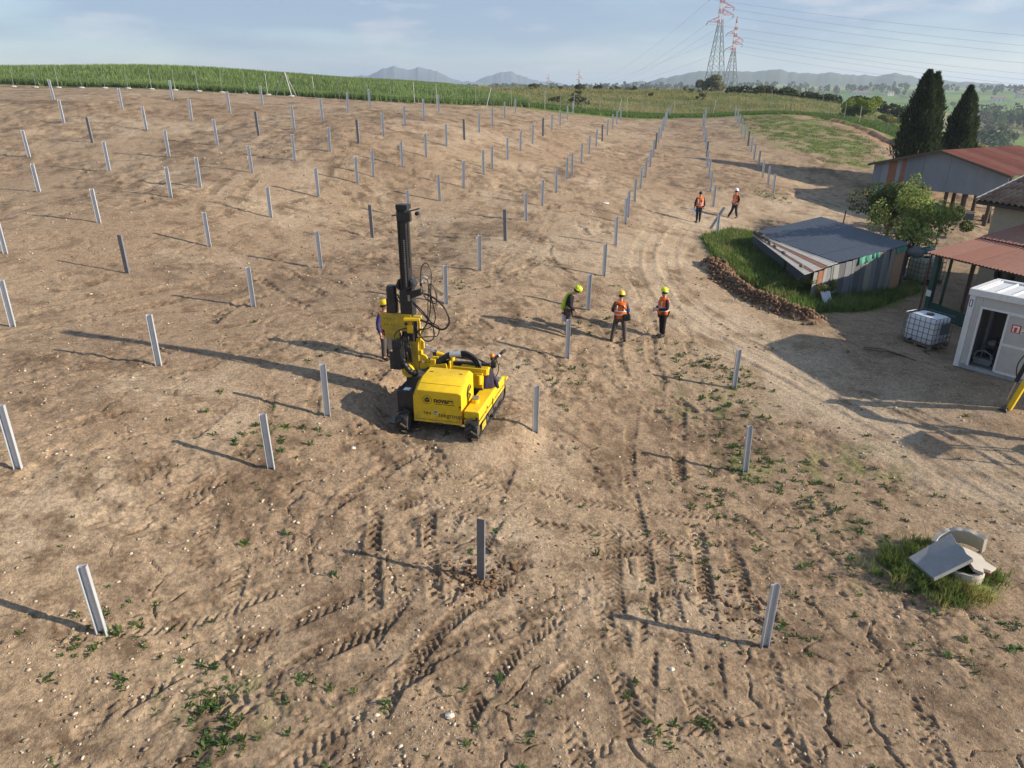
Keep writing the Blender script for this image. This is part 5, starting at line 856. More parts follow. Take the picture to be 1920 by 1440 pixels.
# lettering on the hood
def text(body, size, x, z, y=-1.1745, name='lettering', m_=None, bold=0., spacing=1.):
    cu = bpy.data.curves.new(name, 'FONT'); cu.body = body; cu.size = size; cu.extrude = .002; cu.offset = bold; cu.space_character = spacing; o = bpy.data.objects.new(name, cu); COL.objects.link(o); bpy.context.view_layer.update()
    me = bpy.data.meshes.new_from_object(o.evaluated_get(bpy.context.evaluated_depsgraph_get())); bpy.data.objects.remove(o); me.materials.clear(); me.materials.append(m_ or PRINT); q = link(name, me, ho_); q.location = (x, y, z); q.rotation_euler = (rad(90), 0, 0); return q
text('novare', .185, -.12, .885, bold=.006); [rb('small_print', (-.06 + .05 * k + (.02 if k > 3 else 0), -1.1735, .845), (.038, .003, .018), PRINT, bev=0, par=ho_) for k in range(10)]; text('tea', .145, -.40, .545, spacing=1.15); text('tekgroup', .165, -.005, .505, spacing=1.02)
m = MB(); m.tube([(-.29 + .115 * math.cos(a), -1.173, .935 + .115 * math.sin(a)) for a in np.linspace(0, 2 * math.pi, 30)], .005, 5, False); m.build('logo_ring', PRINT, ho_)
for k, pl in enumerate(([(0, .075), (.062, .04), (0, .006), (-.062, .04)], [(-.066, .03), (-.004, -.006), (-.004, -.075), (-.066, -.04)], [(.066, .03), (.004, -.006), (.004, -.075), (.066, -.04)])): MB().prism([(-.29 + a, -1.1735, .935 + b) for a, b in pl], (0, -.003, 0)).build('logo_cube_face', PRINT, ho_)
MB().cyl((-.075, -1.172, .60), (-.075, -1.176, .60), .066, n=20).build('logo_disc', mat('print_pale', (.75, .68, .45), .6), ho_); MB().tube([(-.075 + .045 * math.cos(a), -1.177, .60 + .045 * math.sin(a)) for a in np.linspace(0, 5.5, 18)], .008, 5).build('logo_swirl', PRINT, ho_); MB().cyl((-.075, -1.176, .61), (-.075, -1.179, .61), .02, n=10).build('logo_dot', PRINT, ho_)
# side boxes
fb = MB().prism([(.67, -1.2, .40), (1.06, -1.2, .40), (1.06, -1.2, .72), (1.02, -1.2, .745), (.67, -1.2, .745)], (0, 2.45, 0)).build('fender_box', YEL, rig, bevel=.012); rb('fender_tail', (1.04, 1.33, .66), (.16, .2, .05), YEL); rc('filler_neck', (.80, -.62, .745), (.80, -.62, .84), .095, YEL); rb('filler_lid', (.80, -.62, .87), (.17, .15, .07), STEEL, R=rotz(.3), bev=.02)
rb('tool_tray', (.95, .95, .775), (.16, .22, .06), STEEL, bev=.01); rb('decal', (1.064, -.5, .58), (.004, .1, .06), PRINT, bev=0); rc('knob', (.70, -1.205, .55), (.70, -1.23, .55), .02, BLK)
rb('battery_box', (-.89, -.62, .78), (.46, .95, .52), BLK, bev=.02); rb('box_lip', (-.89, -.62, 1.05), (.48, .97, .03), BLK, bev=.01); rb('label_plate', (-.90, -.93, 1.068), (.17, .17, .004), mat('plain_white_label', (.72, .73, .75), .5), bev=0); rb('rear_tank', (-.80, .15, .85), (.35, .55, .5), DUSTK, bev=.04); rc('tank_roll', (-1.0, .1, 1.1), (-.5, .28, 1.12), .09, DUSTK); rb('step_grating', (-1.28, -.75, .1), (.34, .42, .025), mat('step_mesh', (.30, .30, .30), .6, .5, (.12, .12, .12), 60, .2), R=eul(rad(12), rad(8), 0), bev=0)
# deck, boom and slide frame
rb('deck', (.1, .62, .68), (1.3, .95, .2), BLK, bev=.01); rb('swing_post', (.62, .35, .95), (.26, .3, .5), YEL, bev=.02); rb('swing_head', (.50, .42, 1.22), (.75, .22, .22), YEL, bev=.02); rc('swing_roll', (.66, .2, .9), (.66, .2, 1.15), .07, YEL)
for y_, z_ in ((.28, 1.22), (.62, 1.22)): MB().bar((.85, y_, z_), (-1.0, y_, z_ + .02), .09, .17).build('boom_beam', YEL if y_ < .5 else BLK, rig, bevel=.01)
MB().bar((.9, .45, 1.36), (-.6, .45, 1.32), .10, .10).build('boom_cover', BLK, rig, bevel=.01); rb('boom_bracket', (-.62, .45, 1.3), (.16, .52, .34), YEL, bev=.02); rb('boom_bracket', (-.15, .45, 1.34), (.05, .5, .22), YEL, bev=.01); rb('boom_wing', (-.45, .15, 1.26), (.5, .04, .2), YEL, R=eul(0, rad(-12), 0), bev=.01)
rc('slide_cylinder', (-.15, .52, 1.42), (-.62, .54, 1.52), .065, YEL); rc('slide_rod', (-.62, .54, 1.52), (-1.12, .5, 1.80), .03, CHR); rb('cylinder_clevis', (-.66, .54, 1.50), (.1, .14, .14), BLK)
# mast carriage
mx_, my_ = -1.30, .40
rc('tilt_disc', (mx_ + .02, my_ - .34, 1.12), (mx_ + .02, my_ - .18, 1.12), .17, YEL); rc('tilt_pin', (mx_ + .02, my_ - .40, 1.12), (mx_ + .02, my_ - .3, 1.12), .06, YELD); rb('carriage', (mx_ + .12, my_ - .02, 1.45), (.34, .3, .9), YELD, bev=.015)
MB().prism([(mx_ + .30, my_ - .1, 1.55), (mx_ + .42, my_ - .1, 1.72), (mx_ + .42, my_ - .1, 1.9), (mx_ + .30, my_ - .1, 2.0), (mx_ + .2, my_ - .1, 1.98), (mx_ + .2, my_ - .1, 1.5)], (0, .05, 0)).build('ear_plate', YEL, rig); MB().prism([(mx_ + .30, my_ - .12, 1.25), (mx_ + .5, my_ - .12, 1.22), (mx_ + .56, my_ - .12, 1.38), (mx_ + .46, my_ - .12, 1.52), (mx_ + .28, my_ - .12, 1.6)], (0, .05, 0)).build('ear_plate', YEL, rig); rc('ear_pin', (mx_ + .42, my_ - .2, 1.38), (mx_ + .42, my_ + .02, 1.38), .045, CHR)
rb('valve_block', (mx_ - .22, my_ - .28, 1.58), (.28, .24, .78), BLK, bev=.02); rb('valve_cover', (mx_ - .22, my_ - .41, 1.5), (.22, .03, .5), BLK, bev=.01)
for k in range(7): rc('valve_lever', (mx_ - .05 + .025 * k, my_ - .3, 1.95), (mx_ - .07 + .035 * k, my_ - .36, 2.06 + .02 * (k % 3)), .012, STEEL if k % 2 else BLK, ns=6)
for k in range(5): rb('gauge', (mx_ + .02 + .03 * (k % 2), my_ - .33, 1.55 + k * .09), (.07, .06, .06), STEEL if k % 2 else BLK, bev=.01)
# mast
ms = MB(); ms.box((mx_, my_, 2.85), (.24, .24, 5.15)); mast = ms.build('mast', BLK, rig, bevel=.012)
for s_ in (-1, 1): MB().box((mx_ + s_ * .09, my_ - .135, 4.2), (.035, .03, 2.3)).build('mast_rail', BLK, mast)
MB().box((mx_ + .125, my_ - .04, 4.55), (.012, .07, 1.4)).build('mast_slot', mat('slot_dark', (.004, .004, .004), .9), mast); ch = MB()
for k in range(26): ch.box((mx_ + .05, my_ - .128, 3.3 + k * .05), (.05, .022, .032))
ch_ = ch.build('drive_chain', STEEL, mast); ch_['kind'] = 'stuff'
rb('mast_head', (mx_ + .02, my_, 5.36), (.30, .28, .12), BLK, par=mast); rb('sheave_block', (mx_ + .08, my_ - .13, 5.14), (.36, .12, .22), BLK, par=mast); MB().bar((mx_ - .2, my_ - .24, 5.16), (mx_ + .42, my_ + .08, 5.32), .05, .03).build('head_bar', BLK, mast); rc('head_bolt', (mx_ + .36, my_ + .0, 5.2), (mx_ + .36, my_ + .1, 5.2), .05, BLK, par=mast); rb('mast_marking', (mx_ + .03, my_ - .128, 4.05), (.02, .004, .08), SILV, bev=0, par=mast); rb('mast_marking', (mx_ + .03, my_ - .128, 3.9), (.02, .004, .05), SILV, bev=0, par=mast)
slv = rb('mast_sleeve', (mx_, my_, 2.93), (.32, .32, .72), BLK, bev=.015); MB().prism([(mx_ - .16, my_ - .17, 3.28), (mx_ - .26, my_ - .17, 3.36), (mx_ - .17, my_ - .17, 3.55)], (0, .34, 0)).build('sleeve_gusset', BLK, slv); MB().prism([(mx_ + .16, my_ - .17, 3.28), (mx_ + .24, my_ - .17, 3.4), (mx_ + .16, my_ - .17, 3.55)], (0, .34, 0)).build('sleeve_gusset', BLK, slv); MB().bar((mx_ - .02, my_ - .2, 3.30), (mx_ + .22, my_ - .2, 3.40), .06, .05).build('sleeve_hinge', BLK, slv)
MB().bar((mx_ + .1, my_ - .12, 3.14), (mx_ + .42, my_ - .1, 3.26), .14, .16).build('hose_arm', BLK, slv, bevel=.015); rb('fitting', (mx_ + .12, my_ - .21, 3.1), (.06, .03, .16), STEEL, par=slv); rc('steel_elbow', (mx_ + .43, my_ - .1, 3.2), (mx_ + .43, my_ - .1, 3.42), .022, STEEL, par=slv)
# hammer and its cross frame
cf = MB(); cf.box((mx_ - .28, my_ - .16, 2.42), (.86, .1, .46)); crs = cf.build('hammer_frame', YELD, rig, bevel=.012); rb('frame_flange', (mx_ + .18, my_ - .18, 2.56), (.42, .34, .06), YEL, R=eul(0, 0, rad(10)), par=crs); rb('frame_drop', (mx_ - .42, my_ - .16, 2.08), (.4, .09, .24), YELD, par=crs); rc('frame_port', (mx_ - .0, my_ - .215, 2.4), (mx_ - .0, my_ - .225, 2.4), .045, BLK, par=crs); rb('frame_lug', (mx_ + .1, my_ - .2, 2.26), (.14, .08, .2), YEL, par=crs)
for k in range(8): rc('frame_bolt', (mx_ - .6 + .09 * (k % 4), my_ - .213, 2.35 + .16 * (k // 4)), (mx_ - .6 + .09 * (k % 4), my_ - .222, 2.35 + .16 * (k // 4)), .014, PRINT, ns=6, par=crs)
hm_ = rc('hammer', (mx_ - .42, my_ - .05, 2.6), (mx_ - .42, my_ - .05, 3.30), .135, BLK, ns=12); rc('hammer_lid', (mx_ - .42, my_ - .05, 3.30), (mx_ - .42, my_ - .05, 3.36), .135, BLK, .11, ns=12, par=hm_); rb('hammer_block', (mx_ - .42, my_ - .05, 2.82), (.24, .24, .4), BLK, par=hm_); rb('anvil', (mx_ - .52, my_ - .1, 1.88), (.14, .14, .5), STEEL); rb('anvil', (mx_ - .30, my_ - .1, 1.86), (.14, .14, .46), STEEL); rc('guide_rod', (mx_ - .2, my_ + .1, .9), (mx_ - .2, my_ + .1, 2.4), .04, BLK); rb('pile_guide', (mx_ - .42, my_ - .1, 1.3), (.3, .06, .5), DUSTK, bev=.01)
for x_ in (.11, .33): rb('lift_column', (mx_ + x_ - .02, my_ - .08, 2.05), (.055, .06, .95), YEL, bev=.008)
rc('lift_cylinder', (mx_ + .2, my_ - .06, 1.6), (mx_ + .2, my_ - .06, 2.5), .045, BLK); rb('column_foot', (mx_ + .2, my_ - .1, 1.62), (.34, .12, .12), YEL); rb('mast_foot', (mx_, my_, .32), (.26, .26, .1), STEEL)
# hoses
hx = mx_
hose([(hx + .43, my_ - .1, 3.42), (hx + .46, my_ - .12, 3.62), (hx + .62, my_ - .15, 3.6), (hx + .7, my_ - .2, 3.2), (hx + .66, my_ - .2, 2.7), (hx + .52, my_ - .2, 2.35), (hx + .26, my_ - .2, 2.2)]); hose([(hx + .40, my_ - .1, 3.40), (hx + .42, my_, 3.85), (hx + .56, my_, 3.98), (hx + .68, my_, 3.75), (hx + .68, my_ - .1, 3.2), (hx + .78, my_ - .1, 2.6), (hx + .6, my_ - .1, 2.3), (hx + .3, my_ - .1, 2.25)], .014)
hose([(hx + .44, my_ - .1, 3.22), (hx + .75, my_ - .1, 3.12), (hx + 1.05, my_ - .1, 2.85), (hx + 1.15, my_ - .1, 2.5), (hx + .95, my_ - .1, 2.28), (hx + .6, my_ - .1, 2.42), (hx + .25, my_ - .15, 2.55)], .026); hose([(hx + .18, my_ - .15, 3.0), (hx + .45, my_ - .15, 2.75), (hx + .7, my_ - .15, 2.4), (hx + .72, my_ - .15, 2.05), (hx + .5, my_ - .15, 1.95), (hx + .28, my_ - .15, 2.2), (hx + .2, my_ - .15, 2.42)]); hose([(hx + .2, my_ - .15, 2.95), (hx + .6, my_ - .1, 2.5), (hx + .85, my_ - .1, 2.35), (hx + .8, my_ - .1, 2.1), (hx + .5, my_ - .1, 2.05), (hx + .25, my_ - .1, 2.0)], .015); hose([(hx + .45, my_ - .1, 3.5), (hx + .55, my_ - .2, 3.15), (hx + .85, my_ - .2, 3.0), (hx + .84, my_ - .2, 3.35), (hx + .7, my_ - .2, 3.5), (hx + .6, my_ - .1, 3.1), (hx + .55, my_ - .1, 2.5), (hx + .35, my_ - .1, 2.1)], .014); MB().tube(spline([(hx + .44, my_ - .1, 3.50), (hx + .5, my_ - .13, 3.66), (hx + .62, my_ - .14, 3.62)], 10), .03, 8).build('hose_sleeve', SILV, rig, smooth=60)
hose([(hx - .3, my_ + .05, 3.1), (hx - .2, my_ + .0, 2.9), (hx - .12, my_ - .05, 2.5), (hx - .18, my_ - .1, 2.0), (hx - .2, my_ - .2, 1.9)], .018); hose([(hx - .32, my_ + .0, 3.0), (hx - .16, my_ + .05, 2.75), (hx - .14, my_ + .05, 2.4), (hx - .2, my_, 1.9)], .016); hose([(hx + .05, my_ - .22, 2.3), (hx - .2, my_ - .3, 2.22), (hx - .3, my_ - .32, 2.05), (hx - .25, my_ - .3, 1.9)], .015)
for k in range(5): hose([(hx - .05 + .03 * k, my_ - .33, 1.95), (hx + .05 + .03 * k, my_ - .42, 1.85), (hx + .1 + .02 * k, my_ - .4, 1.6), (hx + .06 + .03 * k, my_ - .36, 1.4)], .011)
MB().tube(spline([(hx - .12, my_ - .34, 1.45), (hx + .15, my_ - .36, 1.12), (hx + .5, my_ - .2, 1.12), (hx + .85, my_ - .1, 1.42), (hx + 1.1, my_ - .05, 1.58), (hx + 1.3, my_, 1.62)], 40), [.075 + .006 * (i % 2) for i in range(40)], 9).build('hose_wrap', HOSE, rig); MB().tube(spline([(hx + 1.12, my_ - .05, 1.60), (hx + 1.42, my_ - .02, 1.62)], 5), .082, 10).build('hose_band', SILV, rig, smooth=60)
for k in range(9):
    o_ = .035 * (k % 3) - .035; z_ = .055 * (k // 3); hose([(hx + 1.3, my_ + o_, 1.58 + z_ * .6), (hx + 1.55, my_ + o_ - .02, 1.58 + z_), (hx + 1.78 + z_, my_ + o_ - .05, 1.46 + z_ * .4), (hx + 1.86 + z_, my_ + o_ - .06, 1.22), (hx + 1.78 + z_ * .5, my_ + o_ - .05, 1.02), (hx + 1.6, my_ + o_, .95)], .018)
for k in range(4): hose([(hx + 1.0, my_ + .2, 1.42), (hx + 1.5, my_ + .22 + .03 * k, 1.40 + .02 * k), (hx + 2.0, my_ + .2, 1.36), (hx + 2.15, my_ + .1, 1.25)], .014)
# control arm with beacon
MB().tube([(.86, .62, .75), (.88, .64, 1.15), (.92, .68, 1.45)], .035, 8).build('control_post', BLK, rig, smooth=60); MB().tube([(.88, .66, 1.38), (1.0, .74, 1.50), (1.12, .82, 1.60)], [.04, .045, .04], 9).build('control_handle', BLK, rig, smooth=60); MB().tube([(1.12, .82, 1.60), (1.2, .87, 1.66)], [.05, .04], 9).build('handle_grip', DUSTK, rig, smooth=60); MB().tube([(1.03, .76, 1.525), (1.06, .78, 1.55)], .052, 10).build('handle_band', SW_, rig, smooth=60)
be = rc('beacon_base', (.90, .60, 1.45), (.90, .60, 1.53), .05, BLK); MB().ball((.90, .60, 1.57), (.062, .062, .06), 12, 6, -.6, .98).build('beacon_lens', mat('amber_lens', (.75, .20, .01), .2, spec=.6), be, smooth=60); rb('control_box', (.92, .66, 1.3), (.14, .12, .16), BLK)
hose([(.98, .7, 1.45), (1.04, .72, 1.2), (1.0, .7, 1.0), (.9, .66, .85)], .012)
# jacket thrown over the control post
jm = MB(); n_ = 18; rg_ = []
for i, (z_, r_) in enumerate(((1.28, .05), (1.24, .13), (1.12, .16), (.98, .19), (.86, .23), (.78, .22))):
    rg_.append([(r_ * (1 + .28 * math.sin(j * 2.4 + i * .5)) * math.cos(2 * math.pi * j / n_) * .95, r_ * (1 + .22 * math.cos(j * 1.9 + i)) * math.sin(2 * math.pi * j / n_) * .8, z_ - .75 - (.10 * abs(math.sin(j * .9)) if i > 3 else 0)) for j in range(n_)])
jm.rings(rg_); jk = jm.build('jacket', mat('navy_cloth', (.025, .022, .045), .9, 0, (.05, .035, .06), 9, .6), smooth=70); jw = rotz(RA) @ np.array((.80, .45, .75)) + np.array((RX, RY, RZ)); jk.location = tuple(jw); jk.rotation_euler = (0, 0, .5); tag(jk, 'dark navy jacket draped over the control post of the pile driver', 'jacket')
MB().tube([(.1, -.05, .35), (.2, -.12, .15), (.24, -.14, -.05)], [.05, .055, .045], 8).build('sleeve', MATS['navy_cloth'], jk, smooth=60)
# ------------------------------------------------------------------ people
SKIN = mat('skin', (.42, .24, .16), .6); HAIR = mat('dark_hair', (.02, .015, .012), .7); BOOT = mat('boot_leather', (.03, .025, .022), .7); REFL = mat('reflective_tape', (.62, .62, .60), .35)
def cloth(n, c): return mat('cloth_' + n, c, .9, 0, tuple(v * .7 for v in c), 14, .6, .3, 40)
ORANGE = cloth('orange', (.95, .17, .02)); LIME = cloth('lime', (.52, .72, .03)); BLACKC = cloth('black', (.018, .016, .018)); GREYT = cloth('grey_brown', (.10, .085, .08)); NAVY = cloth('navy', (.025, .03, .05)); BLUE = cloth('blue', (.03, .10, .36)); WINE = cloth('wine', (.05, .02, .022)); VIOLET = cloth('violet_blue', (.055, .05, .16)); JEAN = cloth('jeans', (.03, .04, .055))
HLIME = mat('helmet_lime', (.62, .72, .02), .3, spec=.5); HYEL = mat('helmet_yellow', (.80, .55, .02), .3, spec=.5); HWHT = mat('helmet_white', (.82, .82, .82), .3, spec=.5)
def skin_mesh(name, verts, edges, radii, material, parent=None, sub=1, root=0):
    me = bpy.data.meshes.new(name); me.from_pydata([tuple(v) for v in verts], edges, []); me.materials.append(material); o = bpy.data.objects.new(name, me); COL.objects.link(o)
    if parent is not None: o.parent = parent
    md = o.modifiers.new('skin', 'SKIN'); md.use_smooth_shade = True; md.branch_smoothing = .4
    for i, r_ in enumerate(radii):
        d = me.skin_vertices[0].data[i]; d.radius = r_ if hasattr(r_, '__len__') else (r_, r_); d.use_root = (i == root)
    s_ = o.modifiers.new('sub', 'SUBSURF'); s_.levels = sub; s_.render_levels = sub; return o
def person(label, x, y, rz, J, top, trou, vest, helmet=None, hair=False, sleeve=None, lime_half=False):
    P = dict(pel=(0, 0, .95), spi=(0, 0, 1.15), che=(0, 0, 1.36), nec=(0, -.01, 1.50), jaw=(0, -.03, 1.58), hea=(0, -.03, 1.66), cro=(0, -.02, 1.73), shL=(-.19, 0, 1.42), shR=(.19, 0, 1.42), elL=(-.26, .03, 1.14), elR=(.26, .03, 1.14), wrL=(-.27, -.06, .90), wrR=(.27, -.06, .90), hiL=(-.10, 0, .90), hiR=(.10, 0, .90), knL=(-.11, -.02, .50), knR=(.11, -.02, .50), ankL=(-.11, .02, .10), ankR=(.11, .02, .10), toeL=(-.12, -.14, .04), toeR=(.12, -.14, .04)); P.update(J); P = {k: np.array(v, float) for k, v in P.items()}
    V_ = []; E_ = []; R_ = []; ix = {}
    def av(k, p, r_, frm=None):
        ix[k] = len(V_); V_.append(p); R_.append(r_)
        if frm is not None: E_.append((ix[frm], ix[k]))
    av('pel', P['pel'], .13); av('spi', P['spi'], .12, 'pel'); av('che', P['che'], .13, 'spi'); av('nec', P['nec'], .055, 'che'); av('jaw', P['jaw'], (.062, .07), 'nec'); av('hea', P['hea'], (.075, .09), 'jaw'); av('cro', P['cro'], (.06, .07), 'hea')
    hd = P['hea'] - P['jaw']; fw = np.array((0, -1., 0)); fw = P.get('face', fw); fw = fw / np.linalg.norm(fw); sd = np.cross(fw, (0, 0, 1.)); sd /= np.linalg.norm(sd)
    nz_ = (P['jaw'] + P['hea']) / 2; av('nose', nz_ + fw * .105, .016, 'hea')
    for s_, sg in (('L', -1), ('R', 1)):
        av('ear' + s_, P['hea'] + sd * sg * .088 - (0, 0, .02), .018, 'hea')
        av('sh' + s_, P['sh' + s_], .062, 'che'); av('el' + s_, P['el' + s_], .045, 'sh' + s_); av('wr' + s_, P['wr' + s_], .03, 'el' + s_); d = P['wr' + s_] - P['el' + s_]; d /= np.linalg.norm(d); pa = P['wr' + s_] + d * .06; av('pa' + s_, pa, (.038, .026), 'wr' + s_)
        u = np.cross(d, fw); u = u / (np.linalg.norm(u) + 1e-6)
        for f_, (a, L) in enumerate(((-.030, .075), (-.010, .088), (.011, .082), (.030, .064))):
            b = pa + d * .03 + u * a; av('f%s%d' % (s_, f_), b + d * L * .4, .0095, 'pa' + s_); av('g%s%d' % (s_, f_), b + d * L * .75 + fw * L * .35, .0085, 'f%s%d' % (s_, f_))
        av('t' + s_, pa + fw * .04 + d * .0 - u * .02, .011, 'pa' + s_); av('v' + s_, pa + fw * .06 + d * .03 - u * .015, .0095, 't' + s_)
        av('hi' + s_, P['hi' + s_], .095, 'pel'); av('kn' + s_, P['kn' + s_], .06, 'hi' + s_); av('ank' + s_, P['ank' + s_], .042, 'kn' + s_); av('toe' + s_, P['toe' + s_], (.04, .03), 'ank' + s_)
    body = skin_mesh('person', V_, E_, R_, SKIN); body.location = (x, y, hz(x, y)); body.rotation_euler = (0, 0, rz); tag(body, label, 'person')
    j = ['pel2', 'spi', 'che', 'shL', 'elL', 'wrL', 'shR', 'elR', 'wrR', 'col']; Q = dict(P); Q['pel2'] = P['pel'] * .9 + P['spi'] * .1 - (0, 0, .04); Q['col'] = P['nec'] - (0, 0, .03)
    def sub_(name, ks, es, rs, m_): return skin_mesh(name, [Q[k] for k in ks], [(ks.index(a), ks.index(b)) for a, b in es], rs, m_, body)
    sub_('jacket', ['pel2', 'spi', 'che', 'col', 'shL', 'elL', 'shR', 'elR'] , [('pel2', 'spi'), ('spi', 'che'), ('che', 'col'), ('che', 'shL'), ('shL', 'elL'), ('che', 'shR'), ('shR', 'elR')], [.165, .15, .165, .075, .085, .066, .085, .066], top)
    for s_ in 'LR':
        Q['cu'] = P['wr' + s_] * .97 + P['el' + s_] * .03; Q['up'] = P['sh' + s_] * .55 + P['el' + s_] * .45; sub_('sleeve', ['up', 'el' + s_, 'cu'], [('up', 'el' + s_), ('el' + s_, 'cu')], [.074, .068, .046], (sleeve or {}).get(s_, top) if isinstance(sleeve, dict) else (sleeve or top))
    for s_ in 'LR': Q['ank' + s_] = P['ank' + s_] + (0, 0, .02)
    sub_('trousers', ['pel', 'hiL', 'knL', 'ankL', 'hiR', 'knR', 'ankR'], [('pel', 'hiL'), ('hiL', 'knL'), ('knL', 'ankL'), ('pel', 'hiR'), ('hiR', 'knR'), ('knR', 'ankR')], [.155, .115, .085, .072, .115, .085, .072], trou)
    for s_ in 'LR':
        d = P['toe' + s_] - P['ank' + s_]; q = P['toe' + s_] + d * .15; skin_mesh('boot', [P['ank' + s_] + (0, 0, .06), P['ank' + s_] - (0, 0, .03) - d * .2, q * [1, 1, 0] + (0, 0, .05)], [(0, 1), (1, 2)], [.062, (.055, .055), (.052, .042)], BOOT, body)
    if vest is not None:
        ax = P['nec'] - P['pel']; rg = []; sdv = P['shR'] - P['shL']; sdv /= np.linalg.norm(sdv); fr = np.cross(ax / np.linalg.norm(ax), sdv); fr /= np.linalg.norm(fr)
        for t, w, d in ((-.10, .215, .175), (.15, .21, .17), (.45, .215, .175), (.7, .23, .175), (.88, .215, .15), (.97, .12, .11)):
            c = P['pel'] + ax * t if t < .72 else P['che'] + (P['nec'] - P['che']) * ((t - .745) / .255)
            rg.append([c + sdv * w * math.cos(a) + fr * d * math.sin(a) for a in np.linspace(0, 2 * math.pi, 19)[:-1]])
        vm = MB(); vm.rings(rg, False); vo_ = vm.build('safety_vest', vest, body, smooth=80); md = vo_.modifiers.new('thick', 'SOLIDIFY'); md.thickness = .012
        for t0, t1 in ((.12, .19), (.34, .41)):
            bb = MB(); bb.rings([[P['pel'] + ax * t + sdv * 0.222 * math.cos(a) + fr * .182 * math.sin(a) for a in np.linspace(0, 2 * math.pi, 19)[:-1]] for t in (t0, t1)], False); bb.build('reflective_band', REFL, vo_, smooth=80)
        for sg in (-1, 1):
            bb = MB(); pts_ = [P['pel'] + ax * .42 + sdv * .12 * sg + fr * .158, P['pel'] + ax * .7 + sdv * .12 * sg + fr * .166, P['nec'] - (0, 0, .04) + sdv * .12 * sg, P['pel'] + ax * .7 + sdv * .12 * sg - fr * .166, P['pel'] + ax * .42 + sdv * .12 * sg - fr * .158]; bb.tube(pts_, .022, 5); bb.build('reflective_band', REFL, vo_)
    if lime_half:
        ax = P['nec'] - P['pel']; m_ = MB(); pts_ = [P['pel'] + (-.05, .19, -.02), P['pel'] * .55 + P['che'] * .45 + (.02, .18, 0), P['che'] + (.09, .13, .05), P['nec'] + (.05, .03, .0)]; m_.tube(spline(pts_, 12), [.075, .08, .085, .085, .08, .075, .07, .07, .065, .06, .055, .05], 8); m_.build('safety_vest', LIME, body, smooth=80)
    up = P['cro'] - P['jaw']; up /= np.linalg.norm(up); s3 = np.cross(fw, up); s3 /= np.linalg.norm(s3); f3 = np.cross(up, s3); B3 = np.stack([s3, -f3, up], 1); hc = P['hea'] + up * .035
    if hair: h_ = MB(); h_.ball((0, .008, 0), (.098, .115, .115), 14, 7, -.35, .99); h_.v = [tuple(B3 @ np.array(v) + hc) for v in h_.v]; h_.build('hair', HAIR, body, smooth=80)
    else: h_ = MB(); h_.ball((0, .02, -.03), (.094, .108, .08), 12, 6, -.5, .6); h_.v = [tuple(B3 @ np.array(v) + hc) for v in h_.v]; h_.build('hair', HAIR, body, smooth=80)
    if helmet is not None:
        h_ = MB(); h_.rings([[(rx_ * math.cos(a), ry_ * math.sin(a) - (.05 if (k == 0 and math.sin(a) < 0) else 0) * -1 * math.sin(a) * -1, z_) for a in np.linspace(0, 2 * math.pi, 21)[:-1]] for k, (rx_, ry_, z_) in enumerate(((.135, .155, .015), (.125, .145, .03), (.122, .140, .07), (.105, .12, .12), (.06, .07, .15), (.01, .01, .157)))]); h_.v = [tuple(B3 @ np.array(v) + hc) for v in h_.v]; he = h_.build('helmet', helmet, body, smooth=60)
        r_ = MB(); r_.tube([(0, .12, .075), (0, .08, .13), (0, 0, .165), (0, -.08, .13), (0, -.125, .07)], .016, 6); r_.v = [tuple(B3 @ np.array(v) + hc) for v in r_.v]; r_.build('helmet_rib', helmet, he, smooth=60)
        if helmet is HLIME: r_ = MB(); r_.tube([(-.1, .1, .05), (-.03, .06, .145), (.05, .0, .155), (.11, -.06, .06)], .012, 5); r_.v = [tuple(B3 @ np.array(v) + hc) for v in r_.v]; r_.build('helmet_mark', BLACKC, he)
    for sg in (-1, 1): e_ = MB(); e_.ball(P['hea'] + s3 * sg * .033 + f3 * -.0 + fw * .085 - up * .01, .012, 8, 4); e_.build('eye', BLACKC, body, smooth=60)
    e_ = MB(); e_.box(P['jaw'] + fw * .078 + up * .005, (.045, .012, .010), np.stack([s3, -f3, up], 1)); e_.build('mouth', mat('lips', (.28, .10, .08), .6), body); return body, P
b1, P1 = person('person looking down in black jacket and lime vest, holding a pale bucket', 1.92, 23.25, rad(80), dict(spi=(0, -.01, 1.15), che=(0, -.08, 1.35), nec=(0, -.15, 1.48), jaw=(0, -.22, 1.54), hea=(0, -.27, 1.60), cro=(0, -.29, 1.67), face=(0, -.85, -.5), shL=(-.19, -.06, 1.41), shR=(.19, -.06, 1.41), elL=(-.25, -.06, 1.12), wrL=(-.20, -.24, .96), elR=(.25, .04, 1.14), wrR=(.24, .08, .88), knL=(-.11, -.05, .5), knR=(.11, .02, .5)), BLACKC, GREYT, None, HLIME, lime_half=True)
b2, P2 = person('person seen from behind in orange vest with blue sleeve and shoulder bag', 3.72, 23.45, rad(170), dict(nec=(0, -.04, 1.50), jaw=(0, -.08, 1.57), hea=(0, -.11, 1.64), cro=(0, -.11, 1.71), face=(0, -.9, -.4), elL=(-.27, -.02, 1.14), wrL=(-.20, -.22, 1.02), elR=(.27, -.02, 1.14), wrR=(.16, -.24, 1.05), hiL=(-.11, 0, .9), hiR=(.11, 0, .9), knL=(-.17, 0, .5), knR=(.19, .04, .5), ankL=(-.20, .04, .10), ankR=(.25, .10, .10), toeL=(-.23, -.12, .04), toeR=(.28, -.05, .04)), GREYT, GREYT, ORANGE, HYEL, sleeve={'L': BLUE, 'R': BLACKC})
